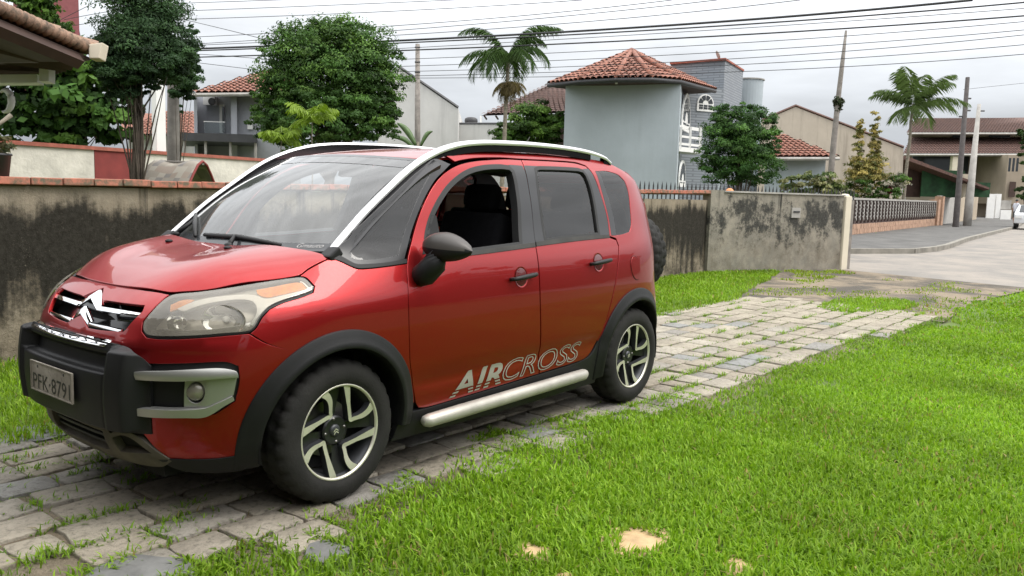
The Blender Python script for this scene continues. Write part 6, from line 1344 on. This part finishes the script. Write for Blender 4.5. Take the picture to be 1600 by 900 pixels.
# ------------------------------------------------------------------ grille and badge
def front_solid(name, yz, depth, mat, off=0., par=None, rake=0.):
    """outline in (y, z) laid on the nose and given depth backwards"""
    par = par or bumper; fr = []; bk = []
    for y_, z in yz:
        P = F(y_*1.02, z); P = P-np.array([rake*abs(y_), 0, 0]); fr.append(P+np.array([off, 0, 0])); bk.append(P+np.array([off-depth, 0, 0]))
    n = len(yz); return MB().add(fr+bk, [tuple(range(n)), tuple(range(2*n-1, n-1, -1))]+[(i, n+i, n+(i+1) % n, (i+1) % n) for i in range(n)]).build(name, mat, par, angle=30, bevel=.002)
front_solid('grille_back', [(-.41, .915), (.41, .915), (.38, .79), (-.38, .79)], .01, M['gloss_black'], -.045)
for nm, za, drop, th, yw, zb, bh_, ye in (('upper_chevron', .934, .056, .029, .092, .868, .008, .386), ('lower_chevron', .868, .056, .026, .086, .800, .0068, .330)):
    for sd in (1, -1):
        front_solid(nm, [(0, za), (sd*yw, za-drop), (sd*yw, max(za-drop-th*.85, .786)), (0, za-th*1.15)], .016, M['chrome'], .010, rake=.22)
        front_solid('chrome_bar', [(sd*(yw-.004), zb+bh_), (sd*ye, zb+bh_*.9+.002), (sd*(ye-.008), zb-bh_*.7), (sd*(yw-.004), zb-bh_)], .012, M['chrome'], -.004)
# ------------------------------------------------------------------ bull bar, plate
def bb(s, z):
    a = np.abs(s); col = ss(.362, .385, a)*ss(.535, .455, a)
    block = .056*ss(.40, .425, z)*ss(.648, .634, z)*ss(.40, .36, a)
    rec = -.002*ss(.640, .656, z)*ss(.712, .70, z)*ss(.385, .36, a)
    top = .040*ss(.700, .714, z)*ss(.42, .37, a)
    colv = (.066*ss(.395, .43, z)*ss(.752, .715, z)+.004)*col
    return .006+block*(1-col)+rec+top*(1-col)+colv
bull = panel('bull_bar', [(-.54, .400), (-.30, .395), (0, .395), (.30, .395), (.54, .400), (.545, .55), (.535, .68), (.49, .725), (.42, .745), (.30, .752), (0, .757), (-.30, .752), (-.42, .745), (-.49, .725), (-.535, .68), (-.545, .55)], M['plastic'], car, off=0., step=.0105, gap=0, thick=.05, bulge=bb, bstep=.012)
tt, ww = np.meshgrid(np.linspace(0, 1, 3), np.linspace(-1, 1, 25), indexing='ij')
def strip_pt(t_, w_): return np.stack([2.122-.036*w_**2-.036*t_, .345*w_, .751-.001*w_**2+.020*t_], -1)
stp = mesh('name_strip', strip_pt(tt, ww).reshape(-1, 3), [(i*25+j, i*25+j+1, (i+1)*25+j+1, (i+1)*25+j) for i in range(2) for j in range(24)], M['chrome'], bull, smooth=True)
sol = stp.modifiers.new('t', 'SOLIDIFY'); sol.thickness = .004
bm = flat_text('AIRCROSS', .034, 0, 0, 2.15, 1.55); xm = max(v.co.x for v in bm.verts)
bm_mesh('strip_lettering', bm, M['plastic'], stp, lambda V: strip_pt(.12+V[:, 1]/.034, -.88+V[:, 0]/xm*1.72)+np.array([.0012, 0, .0025]))
px_, pz_ = 2.146, .5587
pl = MB().box((px_, 0, pz_), (.006, .40, .13)).build('number_plate', M['plate'], bull, bevel=.002)
pf = MB()
for y_, z_, w_, h_ in ((0, .0625, .40, .005), (0, -.0625, .40, .005), (.1975, 0, .005, .12), (-.1975, 0, .005, .12)): pf.box((px_+.004, y_, pz_+z_), (.004, w_, h_))
pf.build('plate_rim', M['plate'], pl)
bm = flat_text('PFK·8791', .118, 0, 0, .62, 1.03); xs_v = [v.co.x for v in bm.verts]; x0_, x1_ = min(xs_v), max(xs_v)
bm_mesh('plate_characters', bm, M['ink'], pl, lambda V: np.stack([np.full(len(V), px_+.0042), (V[:, 0]-x0_)/(x1_-x0_)*.355-.1775, pz_-.052+V[:, 1]*.80], 1))
for y_ in (-.13, .12): MB().lathe([(0, .002), (.006, .001), (.007, 0)], 10, Matrix.Translation((px_+.003, y_, pz_+.045)) @ Matrix.Rotation(R_(-90), 4, 'Z')).build('plate_bolt', M['ink'], pl)
# lower intake and lip
low = panel('lower_grille', [(-.56, .30), (-.48, .40), (.48, .40), (.56, .30), (.50, .20), (-.50, .20)], M['under'], car, off=-.03, thick=0, gap=0)
panel('bumper_lip', [(-.60, .283), (-.535, .335), (-.46, .385), (-.38, .395), (-.31, .372), (-.275, .388), (0, .392), (.275, .388), (.31, .372), (.38, .395), (.46, .385), (.535, .335), (.60, .283), (.52, .245), (.30, .235), (0, .232), (-.30, .235), (-.52, .245)], M['tan_lip'], car, off=.006, thick=.04, gap=0, step=.03,
      holes=[[(-.255, .372), (0, .376), (.255, .372), (.262, .29), (.2, .275), (-.2, .275), (-.262, .29)], [(.312, .355), (.38, .376), (.445, .366), (.525, .312), (.33, .290)], [(-.312, .355), (-.38, .376), (-.445, .366), (-.525, .312), (-.33, .290)]])
for z_ in (.305, .34): panel('intake_slat', [(-.27, z_-.006), (.27, z_-.006), (.27, z_+.006), (-.27, z_+.006)], M['plastic'], low, off=-.012, thick=.02, gap=0, step=.05)
# ------------------------------------------------------------------ tail
tg = [(4.56, .66), (4.63, .80), (4.645, 1.02), (4.58, 1.27), (4.46, 1.42), (4.38, 1.50), (4.42, 1.58)]
tgm = [(2*S3-a, b) for a, b in tg[::-1]]
tail_w = [(4.62, 1.12), (4.58, 1.30), (4.52, 1.42), (4.56, 1.50), (2*S3-4.56, 1.50), (2*S3-4.52, 1.42), (2*S3-4.58, 1.30), (2*S3-4.62, 1.12)]
gate = panel('tailgate', tg+tgm, M['paint'], car, holes=[tail_w], corner=30, step=.06)
panel('rear_screen', tail_w, M['tint'], gate, off=-.004, gap=0, thick=0)
panel('roof_spoiler', [(4.62, 1.535), (4.8, 1.53), (2*S3-4.8, 1.53), (2*S3-4.62, 1.535), (2*S3-4.62, 1.62), (4.62, 1.62)], M['paint'], car, off=.012, thick=.03, gap=0, step=.05)
rbp = [(4.335, .33), (4.36, .46), (4.405, .62), (4.50, .70), (4.7, .68), (S3, .68), (2*S3-4.7, .68), (2*S3-4.50, .70), (2*S3-4.405, .62), (2*S3-4.36, .46), (2*S3-4.335, .33), (2*S3-4.5, .25), (S3, .24), (4.5, .25)]
panel('rear_bumper', rbp, M['paint'], car, off=.014, thick=.03, step=.05, corner=30)
# ------------------------------------------------------------------ wheels
def tyre_profile(): return [(.205, .080), (.214, .092), (.224, .094), (.232, .1005), (.252, .1045), (.275, .1035), (.296, .096), (.309, .087)]
def make_wheel_meshes():
    ny = 168; prof = tyre_profile()+[(.321, .074), (.3255, .058), (.3255, .034), (.3255, .008)]; full = prof+[(r_, -y_) for r_, y_ in prof[::-1]]; q = len(full); V = []
    for k in range(ny):
        a = 2*math.pi*k/ny; lug = (k % 6) in (0, 1, 2, 3); lug2 = ((k+3) % 6) in (0, 1, 2, 3)
        for j, (r_, y_) in enumerate(full):
            rr = r_
            if r_ > .30:
                lo = .0075 if (r_ > .318 and abs(y_) > .03) else (.0025 if r_ > .304 else 0.)
                if not (lug if y_ > 0 else lug2): rr -= lo
                if r_ > .32 and abs(abs(y_)-.034) < .006: rr -= .0075
            V.append((rr*math.cos(a), y_, rr*math.sin(a)))
    ty = MB().add(V, [(k*q+j, k*q+j+1, ((k+1) % ny)*q+j+1, ((k+1) % ny)*q+j) for k in range(ny) for j in range(q-1)])
    rim = MB(); rim.lathe([(.212, .090), (.2185, .092), (.2195, .087), (.213, .080), (.207, .066), (.198, .055), (.193, .0), (.195, -.085)], 64)
    lip_ = MB().lathe([(.2205, .0905), (.2175, .0945), (.2095, .0915), (.2065, .083)], 64)
    # hub and black spokes: four broad arms between the machined hooks
    hub = MB(); hub.lathe([(.0, .048), (.036, .048), (.060, .052), (.068, .046), (.07, .02)], 40)
    spk = []; arms = MB()
    def P2(r_, ang, y_): return (r_*math.cos(ang), y_, r_*math.sin(ang))
    for k in range(4):
        th = R_(45+90*k)
        # machined hook: straight leg on one side, bowed leg on the other, joined close to the hub
        path = []
        for t in np.linspace(0, 1, 9): path.append((.212-(.212-.085)*t, th+R_(27)+R_(7)*math.sin(math.pi*t)+R_(0)*t))
        for t in np.linspace(.12, 1, 9):
            a0 = np.array([.085*math.cos(th+R_(27)), .085*math.sin(th+R_(27))]); b0_ = np.array([.212*math.cos(th-R_(27)), .212*math.sin(th-R_(27))]); c = a0*(1-t)+b0_*t; path.append((float(np.hypot(*c)), math.atan2(c[1], c[0])))
        pts = smooth_poly([(r_*math.cos(a), r_*math.sin(a)) for r_, a in path], .006, 100, closed=False); n_p = len(pts); V = []
        for i, p_ in enumerate(pts):
            t = pts[min(i+1, n_p-1)]-pts[max(i-1, 0)]; t /= np.linalg.norm(t)+1e-9; nn_ = np.array([-t[1], t[0]]); u = i/(n_p-1); rr = np.hypot(*p_); w_ = .0095+.0095*max(0, (rr-.12)/.1); yt = .064+.022*min(1, max(0, (rr-.07)/.13))
            V += [(p_[0]+nn_[0]*w_, yt, p_[1]+nn_[1]*w_), (p_[0]-nn_[0]*w_, yt, p_[1]-nn_[1]*w_), (p_[0]-nn_[0]*w_*1.15, yt-.035, p_[1]-nn_[1]*w_*1.15), (p_[0]+nn_[0]*w_*1.15, yt-.035, p_[1]+nn_[1]*w_*1.15)]
        Fc = []; mi = []
        for i in range(n_p-1):
            a = i*4; b = a+4; Fc += [(a, a+1, b+1, b), (a+1, a+2, b+2, b+1), (a+3, a, b, b+3)]; mi += [0, 1, 1]
        spk.append((V, Fc, mi))
        # black arm filling the space between two hooks
        a1, a0_ = th+R_(27), th+R_(63); V = []
        for r_, y_ in ((.05, .046), (.09, .050), (.14, .058), (.19, .070), (.212, .074)):
            for a in np.linspace(a1+R_(9 if r_ < .2 else 2), a0_-R_(4), 5): V.append(P2(r_, a, y_-.012))
        arms.add(V, [(i*5+j, i*5+j+1, (i+1)*5+j+1, (i+1)*5+j) for i in range(4) for j in range(4)])
    return ty, rim, lip_, hub, spk, arms
ty, rim, lip_, hub, spk, arms = make_wheel_meshes()
def wheel(name, loc, flipz, parent, spin=0., label=None):
    base = rim.build(name, M['alloy_grey'], parent, smooth=True, fix=False); kids = []
    kids.append(ty.build('tyre', M['tyre'], base, angle=35, fix=False)); kids.append(lip_.build('rim_edge', M['machined'], base, smooth=True, fix=False)); kids.append(hub.build('hub', M['alloy_dark'], base, angle=40, fix=False))
    for V, Fc, mi in spk: kids.append(mesh('spoke', V, Fc, [M['machined'], M['alloy_grey']], base, midx=mi))
    kids.append(arms.build('spoke_backing', M['alloy_dark'], base, smooth=True, fix=False))
    kids.append(MB().lathe([(.0, .058), (.020, .057), (.027, .053), (.029, .047)], 28).build('hub_cap', M['alloy_grey'], base, smooth=True, fix=False))
    ch = MB()
    for z0 in (.004, -.008):
        for s_ in (1, -1): ch.add([(0, .0595, z0+.008), (s_*.013, .0585, z0-.003), (s_*.013, .0585, z0-.009), (0, .0595, z0+.002)], [(0, 1, 2, 3)])
    kids.append(ch.build('cap_chevrons', M['machined'], base))
    for k in range(4): kids.append(MB().lathe([(.0, .054), (.007, .053), (.009, .046)], 10, Matrix.Translation((.054*math.cos(k*math.pi/2), 0, .054*math.sin(k*math.pi/2)))).build('wheel_nut', M['brake'], base, smooth=True, fix=False))
    kids.append(MB().lathe([(.05, -.012), (.128, -.012), (.130, -.026), (.05, -.03)], 40).build('brake_disc', M['brake'], base, smooth=False, fix=False))
    kids.append(MB().lathe([(.0, -.04), (.19, -.045), (.192, -.06), (.0, -.06)], 32).build('dust_shield', M['under'], base, fix=False))
    for o in [base]+kids: o.matrix_parent_inverse = Matrix.Identity(4)
    base.location = loc; base.rotation_euler = (0, spin, math.pi if flipz else 0)
    return base
w0 = wheel('wheel', (1.271, .742, .3235), False, car, R_(8))
def clone_wheel(src, loc, rot):
    c = copy_tree(src, car); c.location = loc; c.rotation_euler = rot; return c
clone_wheel(w0, (-1.271, .742, .3235), (0, R_(4), 0)); clone_wheel(w0, (1.271, -.742, .3235), (0, R_(30), math.pi)); clone_wheel(w0, (-1.271, -.742, .3235), (0, R_(15), math.pi))
spare = clone_wheel(w0, (-2.03, .28, .955), (0, 0, R_(90))); spare.name = 'spare_wheel'
MB().box((-1.95, .28, .95), (.14, .12, .12)).build('spare_carrier', M['plastic'], car, bevel=.01)
# ------------------------------------------------------------------ inside and below
und = MB(); und.box((0, 0, .25), (3.5, 1.0, .10)).box((1.45, 0, .21), (.9, .92, .05)).box((0, 0, .30), (1.6, 1.56, .12)).box((1.70, 0, .40), (.3, .96, .3)).box((-1.66, 0, .42), (.2, 1.1, .3)); und.build('underbody', M['under'], car)  # low front tray box added to deepen the shade beneath the car
MB().box((1.02, 0, .78), (.04, 1.30, .62)).build('firewall', M['under'], car)
MB().box((1.45, 0, .80), (.75, .95, .28)).build('engine_bay', M['under'], car)
dash = MB(); V = []
for y_ in np.linspace(-.66, .66, 15):
    hmp = .03*math.exp(-((y_-.36)/.17)**2)
    for x_, z_ in ((1.22, 1.04), (1.0, 1.062), (.82, 1.075+hmp), (.70, 1.06+hmp), (.64, 1.0), (.68, .88), (.75, .60)): V.append((x_, y_, z_))
dsh = dash.add(V, [(i*7+j, i*7+j+1, (i+1)*7+j+1, (i+1)*7+j) for i in range(14) for j in range(6)]).build('dashboard', M['dash'], car, smooth=True, fix=False)
swm = Matrix.Translation((.56, .36, 1.0)) @ Matrix.Rotation(R_(90), 4, 'Z') @ Matrix.Rotation(R_(-22), 4, 'X'); st = MB(); st.lathe([(.18+.016*math.cos(a), .016*math.sin(a)) for a in np.linspace(0, 2*math.pi, 9)], 30, swm); stw = st.build('steering_wheel', M['dash'], car, smooth=True)
for a in (0, math.pi*.5+math.pi, math.pi): MB().tube([swm @ Vector((.03*math.cos(a), 0, .03*math.sin(a))), swm @ Vector((.175*math.cos(a), 0, .175*math.sin(a)))], .014, 6).build('wheel_spoke', M['dash'], stw)
MB().sphere(tuple(swm @ Vector((0, 0, 0))), (.04, .055, .055), 12, 8).build('wheel_boss', M['dash'], stw, smooth=True)
def seat(name, x, y_, w):
    def cushion(nm, c, sz, rot, par): return MB().box(c, sz, Matrix.Rotation(R_(rot), 3, 'Y')).build(nm, M['cloth'], par, bevel=.045, smooth=True)
    o = cushion(name, (x, y_, .66), (.50, w, .16), -8, car); cushion('seat_back', (x-.30, y_, .98), (.14, w*.96, .62), -16, o)
    k = 1 if w < .7 else 3
    for i in range(k): 
        yy = y_+(0 if k == 1 else (i-1)*.40); cushion('headrest', (x-.42, yy, 1.37), (.09, .24, .17), -12, o)
        for s in (-.05, .05): MB().tube([(x-.41, yy+s, 1.25), (x-.42, yy+s, 1.34)], .006, 6).build('headrest_post', M['chrome'], o)
    return o
seat('front_seat', .22, .37, .50); seat('front_seat', .22, -.37, .50); seat('rear_seat', -.62, 0, 1.24)
MB().box((.50, 0, 1.50), (.03, .22, .065), Matrix.Rotation(R_(-12), 3, 'Y')).build('interior_mirror', M['dash'], car, bevel=.012)
for sd in (1, -1):
    P = lambda *a, **k: panel(*a, side=sd, **k)
    P('door_lining', [(sx(.84), .42), (sx(.84), 1.06), (sx(-.98), 1.10), (sx(-.86), .62), (sx(-.70), .42)], M['dash'], car, off=-.07, thick=0, gap=0, step=.1)
    P('pillar_lining', [(sx(-.06), 1.08), (sx(-.11), 1.56), (sx(-.28), 1.56), (sx(-.25), 1.08)], M['dash'], car, off=-.03, thick=.03, gap=0, step=.1)
    P('rear_lining', [(3.70, .75), (3.75, 1.15), (4.0, 1.14), (4.35, 1.15), (4.35, .75)], M['dash'], car, off=-.05, thick=0, gap=0, step=.1)
    bt = MB(); bt.tube([tuple(F(sd*sx(-.16), 1.50, -.035)), tuple(F(sd*sx(-.12), 1.2, -.06)), tuple(F(sd*sx(-.10), .9, -.08))], .02, 6); bt.build('seat_belt', M['rubber'], car)
heightfield('headlining', [(a-.02, b*.97) for a, b in roof_half[1:-1]]+[(a-.02, -b*.97) for a, b in roof_half[-2:0:-1]], lambda x, y_: ROOF(x, y_)-.045, plain('grey_headlining', (.10, .10, .098), .95), car, .1, 0)
# ------------------------------------------------------------------ grass: blades over lawn, verge and joints
def blades(xy, h, w, seed, cols, flat=.55):
    r = np.random.default_rng(seed); n = len(xy); az = r.uniform(0, 2*np.pi, n); lean = np.abs(r.normal(flat, .28, n)); d = np.stack([np.cos(az), np.sin(az)], 1); sd = np.stack([-d[:, 1], d[:, 0]], 1)
    H = h*r.uniform(.6, 1.3, n); W = w*r.uniform(.7, 1.3, n); b = np.concatenate([xy, np.full((n, 1), -.02)], 1)
    up1 = np.concatenate([d*(H*.40*lean)[:, None], (H*.62*np.cos(lean*.6))[:, None]], 1); up2 = np.concatenate([d*(H*1.05*lean)[:, None], (H*np.cos(lean))[:, None]], 1); S = np.concatenate([sd, np.zeros((n, 1))], 1)
    V = np.stack([b-S*(W*.4)[:, None], b+S*(W*.4)[:, None], b+up1-S*(W*.5)[:, None], b+up1+S*(W*.5)[:, None], b+up2], 1); V[:, :, 2] = np.maximum(V[:, :, 2], -.02); q = np.arange(n)[:, None]*5
    T = np.concatenate([q+[0, 1, 3], q+[0, 3, 2], q+[2, 3, 4]], 1).reshape(-1, 3); return V.reshape(-1, 3), T, np.repeat(cols, 5, 0)
def in_frame(xy, m=80):
    P = np.concatenate([xy, np.zeros((len(xy), 1))], 1)-CAM; f = P@_fw; u = 800+FPX*(P@_right)/np.maximum(f, .05); v = 450-FPX*(P@_upr)/np.maximum(f, .05); return (f > .5) & (u > -m-420) & (u < 1600+m+450) & (v < 900+m+420)
def gcol(xy, seed):
    r = np.random.default_rng(seed); n = len(xy); base = np.array([(.165, .29, .018), (.19, .32, .022), (.135, .25, .016), (.215, .335, .028)])[r.integers(0, 4, n)]
    k = (.6*vnoise(xy[:, 0]*1.1, xy[:, 1]*1.1, 5)+.4*vnoise(xy[:, 0]*3.7, xy[:, 1]*3.7, 6))[:, None]; base = base*(.74+.66*k)*np.array([1., 1., .9]); dry = r.random(n) < (.015+.05*(vnoise(xy[:, 0]*2.1, xy[:, 1]*2.1, 9) > .72)); base[dry] = np.array([.30, .235, .09])*r.uniform(.7, 1.2, (dry.sum(), 1)); return base*r.uniform(.78, 1.2, (n, 1))
def scatter(n, x0, x1, y0, y1, seed): r = np.random.default_rng(seed); return np.stack([r.uniform(x0, x1, n), r.uniform(y0, y1, n)], 1)
def edge_y(x): return np.interp(x, [-13.2, -12.5, -10., -7.6, -6.1, -4., -3., -2., 4.], [1.75, 1.67, 1.2, 1.48, 1.43, 1.28, 1.12, 1.03, .985])+.30*(vnoise(x*1.5, x*0+3., 2)-.42)+.22*(vnoise(x*5., x*0+7., 3)-.5)
VV, TT, CC = [], [], []; off = 0
def put(xy, h, w, seed, flat=.55, tint=None):
    global off
    xy = xy[in_frame(xy)]
    if not len(xy): return
    c = gcol(xy, seed); c = c if tint is None else c*np.array(tint); V, T, C = blades(xy, h, w, seed, c, flat); VV.append(V); TT.append(T+off); CC.append(C); off += len(V)
def bare(xy):
    k = np.ones(len(xy), bool)
    for sx_, sy_, r_, *_ in STONES: k &= ((xy[:, 0]-sx_)**2/1.6+(xy[:, 1]-sy_)**2) > (r_*(.45+.35*vnoise(xy[:, 0]*14, xy[:, 1]*14, 8)))**2
    return k
# the lawn, denser close to the viewer
for i, (x0, x1, y0, y1, dens, h, w) in enumerate([(-1., 3.7, .7, 4.2, 8600, .056, .0079), (-4.2, -1., .8, 5., 6000, .042, .0085), (-8.5, -4.2, 1., 8., 2400, .042, .013), (-13.2, -8.5, 1., 12., 1000, .045, .022)]):
    xy = scatter(int((x1-x0)*(y1-y0)*dens), x0, x1, y0, y1, 100+i); e_ = edge_y(xy[:, 0]); d_ = xy[:, 1]-e_; r = np.random.default_rng(i); keep = (d_ > 0) | ((d_ > -.30) & (r.random(len(xy)) < (.55+d_*1.6)*(vnoise(xy[:, 0]*5, xy[:, 1]*5, 4) > .50)))
    thin = vnoise(xy[:, 0]*2.4, xy[:, 1]*2.4, 12); keep &= (d_ > .55) | (r.random(len(xy)) < .22+1.0*thin*np.clip(d_+.35, 0, 1)*1.6); keep &= bare(xy)
    put(xy[keep], h, w, 200+i)
# tufts in the joints of the paving
mask = []
g = scatter(120000, -7.9, 3.3, -1.3, 1.5, 300); occ = np.zeros(len(g), bool)
for (xc, yc, L, w_) in paver_spots: occ |= (np.abs(g[:, 0]-xc) < L*.485) & (np.abs(g[:, 1]-yc) < w_*.485)
patch = vnoise(g[:, 0]*2.2, g[:, 1]*2.2, 21); pat2 = vnoise(g[:, 0]*5, g[:, 1]*5, 22); under = (np.abs(g[:, 1]) < .62) & (g[:, 0] > -1.9) & (g[:, 0] < 1.95); shade = np.where(under, .15, 1.)
r = np.random.default_rng(3); keep = ~occ & (r.random(len(g)) < shade*np.where(patch > .50, 1., .25)*np.where(pat2 > .40, 1, .35)); put(g[keep], .034, .0058, 301, .7, (.72, .74, .85))
for k in range(170):   # bigger weeds along joints
    a = np.random.default_rng(400+k); i = a.integers(0, len(paver_spots)); xc, yc, L, w_ = paver_spots[i]; c = np.array([xc+a.choice([-1, 1])*L*.5*a.random(), yc+w_*.5])
    if -1.9 < c[0] < 1.9 and abs(c[1]) < .7: continue
    put(c+a.normal(size=(int(a.integers(20, 60)), 2))*np.array([.05, .018]), .055, .006, 500+k, .8)
for k in range(55):   # runners creeping from the lawn along the joints and over the stones
    a = np.random.default_rng(900+k); cx = a.uniform(-1.8, 2.35); cy = edge_y(np.array([cx]))[0]-abs(a.normal(0, .15)); dr = a.choice([0, 1], p=[.72, .28]); n_ = int(a.integers(40, 120)); t_ = a.uniform(-1, 1, n_)*a.uniform(.06, .18)
    xy = np.stack([cx+(t_ if dr == 0 else a.normal(0, .018, n_)), cy+(a.normal(0, .02, n_) if dr == 0 else t_)], 1); put(xy, .045, .0075, 1000+k, .85, (.95, .95, .9))
for k in range(26):
    a = np.random.default_rng(1200+k); cx = a.uniform(1.7, 2.6); cy = a.uniform(-1.25, .7); put(np.stack([cx+a.normal(0, .06, 50), cy+a.normal(0, .022, 50)], 1), .05, .006, 1230+k, .8, (.8, .85, .8))
# verge between the drive and the wall
for i, (x0, x1, dens, h, w_) in enumerate([(-.6, 4.2, 3200, .075, .0075), (-6., -.6, 1600, .06, .0095), (-12.5, -6., 1500, .065, .0135)]):
    xy = scatter(int((x1-x0)*2.3*dens), x0, x1, -3.3, -1.0, 600+i); top_ = np.where(xy[:, 0] > -7.4, -1.08, -1.08-(-7.4-xy[:, 0])*.27); n1 = vnoise(xy[:, 0]*1.6, xy[:, 1]*1.6, 31); r = np.random.default_rng(60+i); keep = (xy[:, 1] < top_+.15*(n1-.5)) & (xy[:, 1] > np.where(xy[:, 0] < -11.2, -3.25+(-11.2-xy[:, 0])*.45, -3.3)) & (r.random(len(xy)) < .35+.9*n1)
    put(xy[keep], h, w_, 620+i, tint=(.92, .9, .9))
xy = scatter(5200, -9.6, -7.3, -.35, 1.05, 700); c = ((xy[:, 0]+8.4)/1.1)**2+((xy[:, 1]-.38-.25*(xy[:, 0]+8.4)*-.4)/.5)**2; put(xy[c < .8+.3*vnoise(xy[:, 0]*4, xy[:, 1]*4, 3)], .06, .013, 701)
xy = scatter(6000, -13.2, -7.6, -2.0, 1.3, 712); n1 = vnoise(xy[:, 0]*1.1, xy[:, 1]*2.2, 35); put(xy[(n1 > .66)], .04, .014, 713, .7, (1, .85, .8))
xy = scatter(2500, -13.8, -10.8, -2.6, -1.3, 710); n1 = vnoise(xy[:, 0]*1.5, xy[:, 1]*3, 33); put(xy[(n1 > .58)], .05, .016, 711, tint=(1, .85, .8))
# a strip of rough grass at the foot of the lattice wall
xy = scatter(5000, -50, -20, -7.6, -2.3, 720); t_ = (-29.3-xy[:, 0])/20.7; yl = -6.3-t_*1.45; put(xy[(xy[:, 1] < yl+.5) & (xy[:, 1] > yl) & (xy[:, 0] < -28)], .12, .04, 721)
grass_o = big_mesh('grass', np.concatenate(VV), np.concatenate(TT), M['grass'], None, np.concatenate(CC)); tag(grass_o, 'bright green grass of the lawn, verge and paving joints', 'grass', kind='stuff')
